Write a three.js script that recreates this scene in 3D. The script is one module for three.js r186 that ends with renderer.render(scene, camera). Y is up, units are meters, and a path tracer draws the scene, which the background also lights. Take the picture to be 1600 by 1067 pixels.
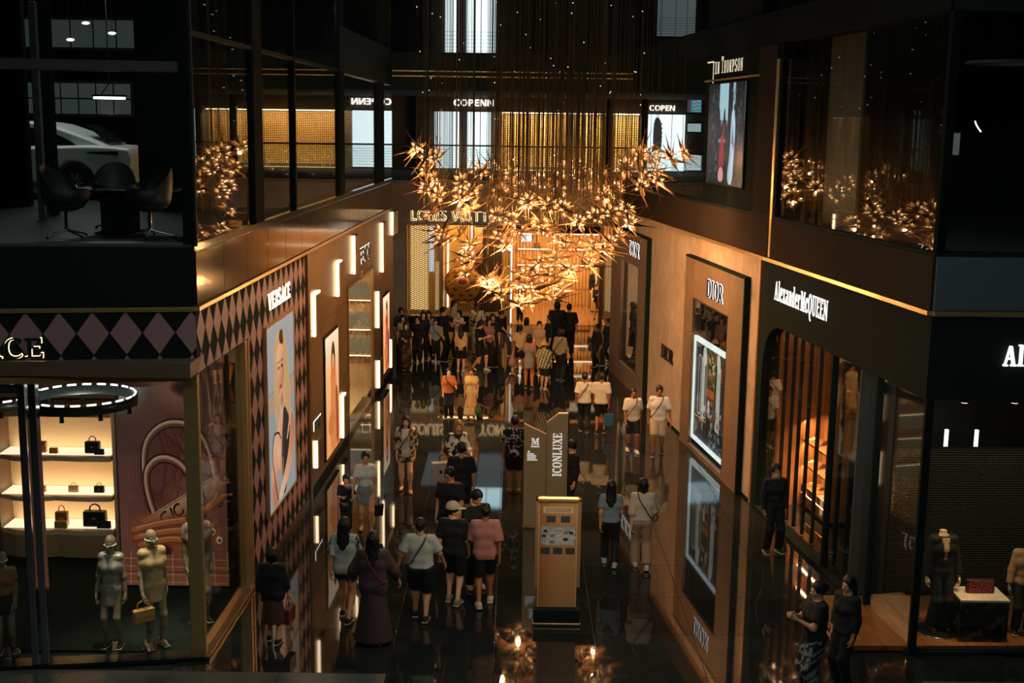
import * as THREE from 'three';
import { mergeGeometries } from 'three/addons/utils/BufferGeometryUtils.js';
import { RoundedBoxGeometry } from 'three/addons/geometries/RoundedBoxGeometry.js';
import { TextGeometry } from 'three/addons/geometries/TextGeometry.js';
import { FontLoader } from 'three/addons/loaders/FontLoader.js';
import { RectAreaLightUniformsLib } from 'three/addons/lights/RectAreaLightUniformsLib.js';

// ---------- camera, sky, exposure, large lights ----------
const scene = new THREE.Scene();
const V3 = THREE.Vector3, D = Math.PI / 180;
const F = 1930, PITCH = 9.94 * D, ROLL = 0.78 * D, EYE = 7.6;
const camera = new THREE.PerspectiveCamera(2 * Math.atan(533.5 / F) / D, 1600 / 1067, 0.1, 200);
camera.position.set(0, EYE, 0);
camera.rotation.order = 'YXZ';
camera.rotation.set(-PITCH, 0, ROLL);
camera.updateMatrixWorld();
const renderer = new THREE.WebGLRenderer({ antialias: true });
renderer.toneMapping = THREE.LinearToneMapping;
renderer.toneMappingExposure = 1.0;
renderer.shadowMap.enabled = true;
scene.background = new THREE.Color(0.006, 0.011, 0.0105);
RectAreaLightUniformsLib.init();
function areaLight(name, w, h, pos, to, color, intensity) {
  const l = new THREE.RectAreaLight(new THREE.Color(...color), intensity, w, h);
  l.name = name; l.position.set(...pos); scene.add(l); l.lookAt(...to); return l;
}
function pointLight(pos, color, intensity, radius = 3) {
  const l = new THREE.PointLight(new THREE.Color(...color), intensity, 0, 2);
  l.name = 'lamp_glow'; l.position.set(...pos); l.castShadow = true; l.shadow.radius = radius; scene.add(l); return l;
}
const WARM = [1, 0.62, 0.3], COOL = [0.72, 0.95, 1];

// ---------- small tools ----------
let SEED = 12345;
const rnd = () => { SEED = (SEED + 0x6D2B79F5) | 0; let t = Math.imul(SEED ^ (SEED >>> 15), 1 | SEED); t = (t + Math.imul(t ^ (t >>> 7), 61 | t)) ^ t; return ((t ^ (t >>> 14)) >>> 0) / 4294967296; };
const rr = (a, b) => a + (b - a) * rnd();
const cr = Math.cos(ROLL), sr = Math.sin(ROLL), cp = Math.cos(PITCH), sp = Math.sin(PITCH);
const FWD = new V3(0, -sp, -cp), RGT = new V3(cr, sr * cp, -sr * sp), UPV = new V3(-sr, cr * cp, -cr * sp);
const CAM = new V3(0, EYE, 0);
const ray = (x, y) => FWD.clone().addScaledVector(RGT, (x - 800) / F).addScaledVector(UPV, -(y - 533.5) / F);
// real places measured from the photograph: a point on a level at height h, or on a plane z = const
const onLevel = (x, y, h = 0) => { const d = ray(x, y); return CAM.clone().addScaledVector(d, (h - EYE) / d.y); };
const onDepth = (x, y, z) => { const d = ray(x, y); return CAM.clone().addScaledVector(d, z / d.z); };
class Frame { // a wall: x along it, y up, z out of it
  constructor(x, z, deg) { this.o = new V3(x, 0, z); this.a = deg * D; this.ex = new V3(Math.cos(this.a), 0, -Math.sin(this.a)); this.ez = new V3(Math.sin(this.a), 0, Math.cos(this.a)); }
  at(x, y, z = 0) { return this.o.clone().addScaledVector(this.ex, x).addScaledVector(this.ez, z).setY(y); }
  hit(px, py, z = 0) { const d = ray(px, py), o = this.at(0, 0, z), k = o.sub(CAM).dot(this.ez) / d.dot(this.ez), p = CAM.clone().addScaledVector(d, k); return [p.clone().sub(this.o).dot(this.ex), p.y]; }
}
const LW = new Frame(-4.31, -16.6, 88.37), RW = new Frame(5.87, -17.1, -82.85), LF = new Frame(-4.31, -16.6, 8.5), RF = new Frame(5.87, -17.1, 2), BK = new Frame(0, -47, 0), W0 = new Frame(0, 0, 0);
const taken = new Map();
function numbered(n) { const k = taken.get(n) || 0; taken.set(n, k + 1); return k ? n + '_' + String(k).padStart(3, '0') : n; }
function finish(o) { o.castShadow = true; o.receiveShadow = true; return o; }
function thing(name, label, category, fr, x, y, z, group, turn = 0) {
  const o = new THREE.Group(); o.name = numbered(name); o.position.copy(fr.at(x, y, z)); o.rotation.y = fr.a + turn * D;
  o.userData = { label, category }; if (group) o.userData.group = group; scene.add(o); return o;
}
function part(name, geo, mat, parent, label) { const m = finish(new THREE.Mesh(Array.isArray(geo) ? merge(geo) : geo, mat)); m.name = name; if (label) m.userData.label = label; parent.add(m); return m; }
function struct(name, fr, x = 0, y = 0, z = 0) { const o = new THREE.Group(); o.name = numbered(name); o.position.copy(fr.at(x, y, z)); o.rotation.y = fr.a; o.userData = { kind: 'structure' }; scene.add(o); return o; }
function copyOf(root, pos, turn, label, scale) {
  const r = root.clone(); r.name = numbered(root.name.replace(/_\d{3}$/, '')); r.userData = { ...root.userData }; if (label) r.userData.label = label;
  r.position.copy(pos); if (turn !== undefined) r.rotation.y = turn; if (scale) r.scale.setScalar(scale); scene.add(r); return r;
}
function clean(g) { const o = g.index ? g.toNonIndexed() : g; for (const k of Object.keys(o.attributes)) if (!['position', 'normal', 'uv'].includes(k)) o.deleteAttribute(k); if (!o.attributes.uv) o.setAttribute('uv', new THREE.BufferAttribute(new Float32Array(o.attributes.position.count * 2), 2)); o.morphAttributes = {}; return o; }
const merge = (a) => a.length === 1 ? a[0] : mergeGeometries(a.map(clean));
function metreUV(g, s = 1) { // uv in metres from the dominant axis of each normal
  g = g.index ? g.toNonIndexed() : g; const p = g.attributes.position, n = g.attributes.normal, u = new Float32Array(p.count * 2);
  for (let i = 0; i < p.count; i++) { const ax = Math.abs(n.getX(i)), ay = Math.abs(n.getY(i)), az = Math.abs(n.getZ(i)); const [a, b] = az >= ax && az >= ay ? [p.getX(i), p.getY(i)] : ax >= ay ? [p.getZ(i), p.getY(i)] : [p.getX(i), p.getZ(i)]; u[i * 2] = a * s; u[i * 2 + 1] = b * s; }
  g.setAttribute('uv', new THREE.BufferAttribute(u, 2)); return g;
}
const box = (x0, x1, y0, y1, z0, z1) => new THREE.BoxGeometry(Math.abs(x1 - x0), Math.abs(y1 - y0), Math.abs(z1 - z0)).translate((x0 + x1) / 2, (y0 + y1) / 2, (z0 + z1) / 2);
const rbox = (x0, x1, y0, y1, z0, z1, r = 0.01, s = 2) => new RoundedBoxGeometry(Math.abs(x1 - x0), Math.abs(y1 - y0), Math.abs(z1 - z0), s, Math.min(r, Math.abs(x1 - x0) / 2.01, Math.abs(y1 - y0) / 2.01, Math.abs(z1 - z0) / 2.01)).translate((x0 + x1) / 2, (y0 + y1) / 2, (z0 + z1) / 2);
const cyl = (r0, r1, h, x, y, z, n = 12) => new THREE.CylinderGeometry(r0, r1, h, n).translate(x, y, z);
const ball = (r, x, y, z, sx = 1, sy = 1, sz = 1, n = 10) => new THREE.SphereGeometry(r, n, Math.ceil(n * 0.7)).scale(sx, sy, sz).translate(x, y, z);
const tube = (pts, r, n = 12, m = 6, closed = false) => new THREE.TubeGeometry(new THREE.CatmullRomCurve3(pts.map((p) => new V3(...p)), closed), n, r, m, closed);
function bar(a, b, r, n = 6, r2 = r) { const A = new V3(...a), B = new V3(...b), d = B.clone().sub(A); return new THREE.CylinderGeometry(r2, r, d.length(), n).applyQuaternion(new THREE.Quaternion().setFromUnitVectors(new V3(0, 1, 0), d.clone().normalize())).translate(...A.add(B).multiplyScalar(0.5).toArray()); }
function plate(pts, z0, z1, bevel = 0) { const s = new THREE.Shape(pts.map((p) => new THREE.Vector2(...p))); return new THREE.ExtrudeGeometry(s, { depth: z1 - z0 - 2 * bevel, bevelEnabled: bevel > 0, bevelSize: bevel, bevelThickness: bevel, bevelSegments: 1, bevelOffset: -bevel }).translate(0, 0, z0 + bevel); }
function clipRect(poly, x0, x1, y0, y1) {
  for (const [ax, lim, sgn] of [[0, x0, 1], [0, x1, -1], [1, y0, 1], [1, y1, -1]]) {
    const out = []; const ins = (p) => (p[ax] - lim) * sgn >= 0;
    for (let i = 0; i < poly.length; i++) { const a = poly[i], b = poly[(i + 1) % poly.length], ia = ins(a), ib = ins(b); if (ia) out.push(a); if (ia !== ib) { const t = (lim - a[ax]) / (b[ax] - a[ax]); out.push([a[0] + t * (b[0] - a[0]), a[1] + t * (b[1] - a[1])]); } }
    poly = out; if (poly.length < 3) return null;
  } return poly;
}

// ---------- textures and materials ----------
function canvasTex(w, h, draw, repeat) { const c = document.createElement('canvas'); c.width = w; c.height = h; draw(c.getContext('2d'), w, h); const t = new THREE.CanvasTexture(c); t.colorSpace = THREE.SRGBColorSpace; t.magFilter = THREE.LinearFilter; if (repeat) { t.wrapS = t.wrapT = THREE.RepeatWrapping; t.repeat.set(...repeat); } return t; }
function noiseTex(w, h, f, srgb = true, repeat) { const d = new Uint8Array(w * h * 4); for (let y = 0; y < h; y++) for (let x = 0; x < w; x++) { const c = f(x / w, y / h), i = (y * w + x) * 4; d[i] = c[0]; d[i + 1] = c[1]; d[i + 2] = c[2]; d[i + 3] = 255; } const t = new THREE.DataTexture(d, w, h); if (srgb) t.colorSpace = THREE.SRGBColorSpace; t.magFilter = THREE.LinearFilter; t.wrapS = t.wrapT = THREE.RepeatWrapping; if (repeat) t.repeat.set(...repeat); t.needsUpdate = true; return t; }
const HSH = Array.from({ length: 4096 }, () => rnd());
function vnoise(x, y, p) { const xi = Math.floor(x), yi = Math.floor(y), fx = x - xi, fy = y - yi, s = fx * fx * (3 - 2 * fx), t = fy * fy * (3 - 2 * fy), h = (a, b) => HSH[((((a % p) + p) % p) * 57 + (((b % p) + p) % p) * 131) & 4095]; return (h(xi, yi) * (1 - s) + h(xi + 1, yi) * s) * (1 - t) + (h(xi, yi + 1) * (1 - s) + h(xi + 1, yi + 1) * s) * t; }
const fbm = (u, v, p) => vnoise(u * p, v * p, p) * 0.5 + vnoise(u * p * 2, v * p * 2, p * 2) * 0.3 + vnoise(u * p * 4, v * p * 4, p * 4) * 0.2;
const mat = (color, roughness = 0.6, metalness = 0, o = {}) => { const { name, ...rest } = o; const m = new THREE.MeshStandardMaterial({ roughness, metalness, ...rest }); if (Array.isArray(color)) m.color.setRGB(...color); else m.color.set(color); if (name) m.name = name; return m; };
const matte = (c) => new THREE.MeshPhysicalMaterial({ color: new THREE.Color(...c), roughness: 1, specularIntensity: 0.15 });
const glow = (c, k, o = {}) => { const m = new THREE.MeshStandardMaterial({ color: 0x111111, roughness: 0.6, ...o }); m.emissive.setRGB(...c); m.emissiveIntensity = k; return m; };
const screenMat = (tex, k) => { const m = new THREE.MeshStandardMaterial({ color: 0x050505, roughness: 0.35, emissiveMap: tex }); m.emissive.setRGB(1, 1, 1); m.emissiveIntensity = k; return m; };
const glass = (c = 0xffffff, o = {}) => new THREE.MeshPhysicalMaterial({ color: c, roughness: 0, metalness: 0, transmission: 1, thickness: 0, ior: 1.5, ...o });
const brushed = noiseTex(256, 256, (u, v) => { const k = 205 + 50 * vnoise(u * 128, v * 3, 128); return [k, k, k]; });
const stoneTex = noiseTex(256, 256, (u, v) => { const n = fbm(u, v, 6), k = 200 + 45 * n + 10 * rnd(); return [k, k * 0.985, k * 0.96]; });
const travTex = noiseTex(512, 512, (u, v) => { const n = fbm(u, v, 8), s = vnoise(u * 40, v * 6, 40), k = 196 + 40 * n + 18 * s; return [k, k * 0.97, k * 0.93]; });
const woodTex = noiseTex(256, 256, (u, v) => { const s = vnoise(u * 60, v * 3, 60), n = fbm(u, v, 5), k = 150 + 60 * s + 40 * n; return [k, k * 0.9, k * 0.8]; });
const M = {
  black: new THREE.MeshPhysicalMaterial({ color: new THREE.Color(0.009, 0.0165, 0.015), roughness: 0.9, specularIntensity: 0.25 }), blackGloss: mat([0.012, 0.018, 0.018], 0.12), slab: mat([0.006, 0.008, 0.008], 0.5),
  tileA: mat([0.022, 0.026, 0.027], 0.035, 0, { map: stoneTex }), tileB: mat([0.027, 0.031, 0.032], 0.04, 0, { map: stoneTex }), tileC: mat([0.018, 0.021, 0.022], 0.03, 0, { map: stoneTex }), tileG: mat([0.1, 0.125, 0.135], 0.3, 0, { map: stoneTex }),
  pink: mat([0.36, 0.19, 0.19], 0.55), gold: mat([0.72, 0.46, 0.19], 0.3, 0.75), bronze: mat([0.36, 0.23, 0.12], 0.3, 0.85, { map: brushed }), fascia: mat([0.09, 0.058, 0.028], 0.1, 0.8), fasciaDark: mat([0.05, 0.036, 0.025], 0.45, 0.3),
  fendi: mat([0.3, 0.19, 0.09], 0.38, 0.6, { map: brushed }), fendiBox: mat([0.25, 0.16, 0.075], 0.34, 0.6, { map: brushed }),
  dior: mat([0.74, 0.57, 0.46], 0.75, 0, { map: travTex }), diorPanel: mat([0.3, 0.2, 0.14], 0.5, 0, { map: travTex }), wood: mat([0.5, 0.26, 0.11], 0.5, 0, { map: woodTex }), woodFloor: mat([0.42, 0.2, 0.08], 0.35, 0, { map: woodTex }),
  cream: mat([0.72, 0.55, 0.36], 0.6), white: mat([0.75, 0.74, 0.7], 0.5), grey: mat([0.22, 0.23, 0.22], 0.6), lvStone: mat([0.5, 0.47, 0.4], 0.7, 0, { map: stoneTex }), chrome: mat([0.6, 0.62, 0.62], 0.12, 1), darkGrey: mat([0.05, 0.058, 0.058], 0.5),
  pane: glass(0xf4f8f7), paneDark: glass(0x9aa4a2), warmLamp: glow([1, 0.74, 0.45], 6), whiteLamp: glow([1, 0.96, 0.9], 3.2), coolLamp: glow([0.78, 0.95, 1], 1.2),
};
const loader = new FontLoader(), font = {};
for (const k of ['sans_bold', 'sans_regular', 'serif_regular', 'serif_bold']) font[k] = await loader.loadAsync('fonts/droid/droid_' + k + '.typeface.json');
const softBlob = (c, pts, rgb, n = 10, a = 0.16) => { const mx = pts.reduce((s, p) => s + p[0], 0) / pts.length, my = pts.reduce((s, p) => s + p[1], 0) / pts.length; for (let i = 0; i < n; i++) { const k = 1 - i / n * 0.85; blob(c, pts.map((p) => [mx + (p[0] - mx) * k, my + (p[1] - my) * k]), 'rgba(' + rgb + ',' + a + ')'); } };
// raised letters on a wall, one part per letter; halo = glowing plate behind each letter that lights the wall
function letters(parent, text, f, size, width, x, y, z, depth, face, halo, haloGap = 0.02) {
  const gs = []; let cx = 0;
  for (const ch of text) { const g = new TextGeometry(ch === ' ' ? 'i' : ch, { font: font[f], size, depth, curveSegments: 4, bevelEnabled: false }); g.computeBoundingBox(); const b = g.boundingBox.clone(); const w = b.max.x - b.min.x; if (ch === ' ') { cx += size * 0.4; continue; } g.translate(cx - b.min.x, 0, 0); let hg; if (halo) { hg = new TextGeometry(ch, { font: font[f], size, depth: 0.001, curveSegments: 4, bevelEnabled: true, bevelSize: size * 0.026, bevelThickness: 0.001, bevelSegments: 1 }); hg.translate(cx - b.min.x, 0, 0); } cx += w + size * 0.13; gs.push([g, hg]); }
  cx -= size * 0.13; const s = width / cx;
  for (const [g, hg] of gs) { g.scale(s, 1, 1); g.translate(x - width / 2, y, z); const m = part('letter', g, face, parent); if (hg) part('halo_light', hg.scale(s, 1, 1).translate(x - width / 2, y, z - haloGap), halo, m); }
}
function addedLightPanel(label, w, h, pos, to, color, intensity, k = 0.4) { // added fill light shaped as a panel: housing, glowing diffuser, area light before it
  areaLight('added_panel_light', w, h, pos, to, color, intensity);
  const t = thing('ceiling_light', label, 'lamp', W0, ...pos), d = new V3(...to).sub(new V3(...pos)).normalize(); t.position.addScaledVector(d, -0.03); t.lookAt(t.position.clone().add(d));
  part('diffuser', rbox(-w / 2, w / 2, -h / 2, h / 2, -0.02, 0, 0.003, 1), glow(color, k), t); part('housing', rbox(-w / 2 - 0.03, w / 2 + 0.03, -h / 2 - 0.03, h / 2 + 0.03, -0.06, -0.012, 0.005, 1), M.black, t); return t;
}
// ---------- added unseen fill panels for the hall ----------
addedLightPanel('added unseen roof fill panel over the near half of the hall', 8, 9, [0.8, 12.7, -14], [0.8, 0, -14.01], [0.9, 1, 0.97], 0.4, 0.2);  // invented source for the general ambient light of the near hall
addedLightPanel('added unseen roof fill panel over the far half of the hall', 6, 9, [0.3, 12.7, -30], [0.3, 0, -30.01], [0.9, 1, 0.97], 0.32, 0.15);  // same invented ambient source for the far hall
addedLightPanel('added unseen tilted fill panel above the balcony facing down the hall', 12, 2.4, [0.5, 12.55, -3], [0.5, 2, -24], [0.82, 1, 0.97], 4, 0.5);  // added out of view to brighten faces and shopfronts from the front
M.deep = matte([0.005, 0.008, 0.0075]);
// ---------- the setting: floor, ceilings, fascias, glass storeys ----------
{
  const f = struct('floor', W0);
  part('slab', box(-15, 13, -0.3, -0.02, -57, 8), M.slab, f);
  const T = 1.5, g = new RoundedBoxGeometry(T - 0.006, 0.02, T - 0.006, 1, 0.002), lit = [M.tileA, M.tileB, M.tileC];
  for (let i = -5; i < 8; i++) for (let k = 0; k < 24; k++) {
    const x = 0.55 + i * T, z = -15.5 - k * T; if ((x < -4.6 || x > 6.6) && z > -36.5 && z < -16) continue;
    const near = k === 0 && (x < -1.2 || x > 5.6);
    const m = part('tile', g, near ? M.tileG : lit[Math.floor(rnd() * 3)], f); m.position.set(x, -0.01, z);
  }
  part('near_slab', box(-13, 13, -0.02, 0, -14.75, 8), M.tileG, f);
}
const TRIM = 5.08, TOP = 5.93, LEND = 21.4, REND = -21.55;
{ // lower ceiling under the far gallery, gallery slab, roof with a skylight opening
  const c = struct('ceiling', W0);
  part('gallery_slab', box(-13, 13, 5.08, 5.9, -57, -37.6), M.fasciaDark, c); part('gallery_floor', box(-13, 13, 5.9, 5.915, -57, -37.75), M.black, c); for (let i = 0; i < 8; i++) for (let k = 0; k < 5; k++) part('soffit_panel', rbox(-6 + i * 1.5, -4.51 + i * 1.5, 5.05, 5.08, -39.5 - k * 1.5, -38.01 - k * 1.5, 0.004, 1), M.soffit = M.soffit || mat([0.03, 0.038, 0.038], 0.7), c);
  part('roof', [box(-15, -4, 13, 13.3, -57, 8), box(5.5, 13, 13, 13.3, -57, 8), box(-4, 5.5, 13, 13.3, -57, -36), box(-4, 5.5, 13, 13.3, -6, 8)], M.black, c);
  part('skylight_rim', [box(-4.1, -4, 12.9, 13.35, -36, -6), box(5.5, 5.6, 12.9, 13.35, -36, -6)], M.bronze, c);
  const o = struct('wall_outer', W0);
  part('left_shell', box(-15.3, -15, -0.3, 13.3, -57, 8), M.black, o); part('right_shell', box(13, 13.3, -0.3, 13.3, -57, 8), M.black, o);
  part('rear_shell', box(-15, 13, -0.3, 13.3, 8, 8.3), M.black, o); part('far_shell', box(-15.3, 13.3, -0.3, 13.3, -57.3, -57), M.black, o);
}
{ // left fascia: black toward the camera, glossy bronze panels along the hall
  const s = struct('trim_1', LF);
  part('fascia_panel', rbox(-9, 0, TRIM + 0.04, TOP, -0.3, 0.03, 0.006), M.blackGloss, s);
  for (let i = 0; i < 7; i++) part('trim_strip', rbox(-1.3 * (i + 1), -1.3 * i - 0.006, TRIM - 0.03, TRIM + 0.03, -0.2, 0.06, 0.004), M.gold, s);
  const l = struct('trim_2', LW);
  for (let i = 0; i < 15; i++) part('fascia_panel', rbox(i * 1.43 + 0.004, i * 1.43 + 1.426, TRIM + 0.04, TOP - 0.07, -0.3, 0.03, 0.006, 1), M.fascia, l);
  part('fascia_cap', box(-0.02, LEND, TOP - 0.07, TOP + 0.03, -0.35, 0.02), M.blackGloss, l);
  for (let i = 0; i < 15; i++) part('trim_strip', rbox(i * 1.43 + 0.003, i * 1.43 + 1.427, TRIM - 0.03, TRIM + 0.03, -0.2, 0.06, 0.004, 1), M.gold, l);
  const r = struct('trim_3', RW);
  for (const [a, b] of [[REND, -19.4], [-19.4, -15.8], [-15.8, -12.2], [-12.2, -7], [-6.85, -3.4], [-3.4, 0.02]]) part('fascia_panel', rbox(a + 0.004, b - 0.004, TRIM + 0.05, TOP - 0.05, -0.3, 0.05, 0.006, 1), M.fasciaR = M.fasciaR || matte([0.04, 0.027, 0.019]), r);
  part('gold_post', rbox(-6.99, -6.86, TRIM + 0.05, 8.9, -0.2, 0.04, 0.005), M.gold, r);
  part('fascia_cap', box(REND, 0, TOP - 0.05, TOP, -0.35, 0.03), M.black, r);
  for (let i = 0; i < 15; i++) part('trim_strip', rbox(REND + i * 1.437 + 0.003, REND + i * 1.437 + 1.433, TRIM - 0.03, TRIM + 0.04, -0.2, 0.075, 0.004, 1), M.gold, r);
  const q = struct('trim_4', RF);
  part('fascia_panel', rbox(0.0, 4.2, TRIM + 0.05, TOP - 0.05, -0.3, 0.05, 0.006), mat([0.12, 0.15, 0.175], 0.45, 0.3), q);
  part('fascia_cap', box(0, 4.2, TOP - 0.05, TOP, -0.3, 0.04), M.black, q);
  for (let i = 0; i < 3; i++) part('trim_strip', rbox(i * 1.4 + 0.003, i * 1.4 + 1.397, TRIM - 0.03, TRIM + 0.04, -0.2, 0.075, 0.004), M.gold, q);
  const b = struct('trim_5', W0);
  for (let i = 0; i < 5; i++) part('fascia_panel', rbox(-3.9 + i * 1.5, -2.404 + i * 1.5, 5.02, 5.84, -37.6, -37.45, 0.006), M.fasciaDark, b);
}
{ // upper storey on the left: floor, room shell, glass with mullions
  const s = struct('wall_left_upper', LW);
  part('floor_slab', box(0, LEND, 5.5, TOP - 0.01, -9.8, -0.31), mat([0.03, 0.035, 0.035], 0.4), s);
  part('room_back', box(0, LEND, TOP, 12, -9.9, -9.75), M.black, s); part('room_far', box(LEND - 0.2, LEND, TOP, 12, -9.8, -0.05), M.black, s);
  part('room_ceiling', box(-0.1, LEND, 11.9, 12.2, -9.8, 0), M.black, s);
  for (const [a, b] of [[-0.06, 0.06], [3.5, 4.1], [6.7, 6.83], [11.7, 12.35], [17.9, 19.2]]) part('mullion', rbox(a, b, TOP + 0.03, 13, -0.12, 0.03, 0.01, 1), M.deep, s);
  for (const [a, b] of [[0.06, 3.5], [4.1, 6.7], [6.83, 11.7], [12.35, 17.9], [19.2, LEND]]) part('pane', box(a, b, TOP + 0.03, 8.72, -0.04, -0.028), M.pane, s);
  for (const [a, b] of [[0.06, 3.5], [4.1, 6.7], [6.83, 11.7]]) part('pane', box(a, b, 8.78, 12, -0.04, -0.028), M.pane, s);
  part('transom', box(0.06, 11.7, 8.72, 8.78, -0.08, 0.02), M.black, s);
  part('slab_edge', rbox(11.7, LEND, 8.74, 9.75, -0.3, 0.04, 0.01), M.black, s);
  part('cove_strip', box(12.4, LEND, 8.7, 8.735, -0.02, 0.03), M.bronze, s);
  const f = struct('wall_left_front', LF);
  for (const [a, b] of [[-0.05, 0.05], [-2.86, -2.68], [-5.6, -5.45]]) part('mullion', rbox(a, b, TOP, 12, -0.12, 0.03, 0.01, 1), M.black, f);
  part('transom', rbox(-6, -0.05, 8.22, 8.36, -0.1, 0.02, 0.01), M.bronzeDark = mat([0.03, 0.025, 0.018], 0.6, 0.2), f);
  for (const [a, b] of [[-2.68, -0.05], [-5.45, -2.86]]) { part('pane', box(a, b, TOP, 8.22, -0.03, -0.02), M.pane, f); part('pane', box(a, b, 8.36, 12, -0.03, -0.02), M.pane, f); }
  part('sill', rbox(-6, 0, TOP, TOP + 0.05, -0.2, 0.03, 0.01), M.darkGrey, f);
}
{ // upper storey on the right
  const s = struct('wall_right_upper', RW);
  const jx = RW.hit(1101, 210)[0]; part('wall_panel', box(jx, -8.1, TOP, 13, -0.3, 0), M.deep, s); part('side_floor', box(REND, -8.2, 5.5, TOP - 0.02, -7, -0.31), M.black, s); for (let k = 0; k < 5; k++) part('balustrade_pane', box(REND + k * (jx - REND) / 5 + 0.01, REND + (k + 1) * (jx - REND) / 5 - 0.01, TOP, 6.95, -0.06, -0.045), M.pane, s);
  part('pier', rbox(-8.1, -7, TOP, 9.2, -0.3, 0.03, 0.01), matte([0.022, 0.016, 0.012]), s);
  part('slab_edge', rbox(REND, 0, 9.2, 9.8, -0.4, 0.05, 0.01), M.deep, s);
  part('cove_strip', box(jx, -8.0, 8.62, 8.66, 0, 0.05), M.gold, s);
  for (const [a, b] of [[-6.84, -6.7], [-0.06, 0.06]]) part('mullion', rbox(a, b, TOP, 9.2, -0.1, 0.03, 0.01, 1), M.deep, s);
  for (const [a, b] of [[-6.7, -0.06]]) part('pane', box(a, b, TOP, 9.2, -0.03, -0.02), M.pane, s);
  part('floor_slab', box(-8, 0, 5.5, TOP - 0.01, -6, -0.31), M.darkGrey, s); part('room_back', box(-8.1, 2, TOP, 12, -6.2, -6), M.black, s); part('room_side', box(-8.1, -8, TOP, 12, -6, -0.3), M.black, s);
  part('inner_column', rbox(RW.hit(1287, 300, -0.5)[0], RW.hit(1338, 300, -0.5)[0], TOP, 12, -0.55, -0.5, 0.01), mat([0.06, 0.056, 0.048], 0.6), s);
  const f = struct('wall_right_front', RF);
  part('pane', box(0.06, 4, TOP, 9.2, -0.03, -0.02), M.pane, f); part('mullion', rbox(4, 4.1, TOP, 12, -0.1, 0.03), M.black, f); part('header', box(0, 4, 9.2, 12, -0.2, 0), M.black, f);
}
// ---------- left: harlequin shop ----------
function diamonds(parent, x0, x1, y0, y1, cx0, skip) {
  const w = 0.215, h = 0.3, geos = new Map();
  for (let r = 0; r < 9; r++) for (let i = Math.floor((x0 - cx0) / 0.43) - 1; i <= (x1 - cx0) / 0.43 + 1; i++) {
    const cx = cx0 + i * 0.43, cy = 4.76 - r * 0.6, e = 0.006;
    const p = clipRect([[cx - w + e, cy], [cx, cy - h + e], [cx + w - e, cy], [cx, cy + h - e]], x0, x1, y0, y1);
    if (!p || (skip && cx - w > skip[0] && cx + w < skip[1] && cy - h > skip[2] && cy + h < skip[3])) continue;
    const key = p.map((q) => (q[0] - cx).toFixed(3) + ',' + (q[1] - cy).toFixed(3)).join(';');
    if (!geos.has(key)) geos.set(key, plate(p.map((q) => [q[0] - cx, q[1] - cy]), 0, 0.012));
    part('diamond', geos.get(key), M.pink, parent).position.set(cx, cy, 0);
  }
}
{
  const s = struct('wall_left', LW);
  part('wall_body', [box(2.85, 7.58, 0, 5.05, -0.3, 0), box(0, 2.85, 4.17, 5.05, -0.3, 0)], M.black, s);
  diamonds(s, 0, 2.85, 4.19, 5.04, 0.2); diamonds(s, 2.87, 7.5, 0.12, 5.04, 0.2, [3.8, 6.25, 0.8, 4.2]);
  part('plinth', box(2.85, 7.6, 0, 0.1, 0, 0.04), M.bronze, s);
  part('end_post', rbox(7.58, 7.78, 0, 5.05, -0.3, 0.06, 0.01), M.bronze, s);
  const f = struct('wall_left_shopfront', LF);
  part('wall_body', box(-9, 0, 4.17, 5.05, -0.3, 0), M.black, f);
  diamonds(f, -3.9, 0, 4.19, 5.04, -0.06);
  part('header_trim', rbox(-9, 0, 4.08, 4.17, -0.25, 0.02, 0.006), M.gold, f);
  for (const [a, b, m] of [[-0.2, 0.0, M.gold], [-2.38, -2.28, M.chrome], [-2.24, -2.14, M.chrome], [-5, -4.8, M.chrome]]) part('post', rbox(a, b, 0, 4.08, -0.22, 0.0, 0.015), m, f);
  for (const [a, b] of [[-2.14, -0.2], [-4.8, -2.38]]) part('pane', box(a, b, 0.06, 4.08, -0.06, -0.048), M.pane, f);
  part('threshold', box(-9, 0, 0, 0.06, -0.25, 0.02), M.blackGloss, f);
  const w = struct('window_1', LW);
  part('post', rbox(2.62, 2.72, 0, 4.17, -0.15, 0.02, 0.01), M.gold, w); part('post', rbox(2.78, 2.85, 0, 4.17, -0.15, 0.03, 0.01), M.gold, w);
  part('pane', box(0.02, 2.62, 0.06, 4.17, -0.08, -0.068), M.pane, w); part('sill', rbox(0, 2.85, 0, 0.06, -0.2, 0.05, 0.006), M.bronze, w);
  // room behind the glass
  const r = struct('trim_11', W0);
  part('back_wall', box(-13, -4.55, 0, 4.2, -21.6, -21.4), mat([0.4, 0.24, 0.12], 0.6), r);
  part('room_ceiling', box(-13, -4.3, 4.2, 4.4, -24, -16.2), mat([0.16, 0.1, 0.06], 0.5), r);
  part('plinth_floor', box(-8.9, -4.5, 0, 0.02, -21.4, -16.85), M.black, r);
}
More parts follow.
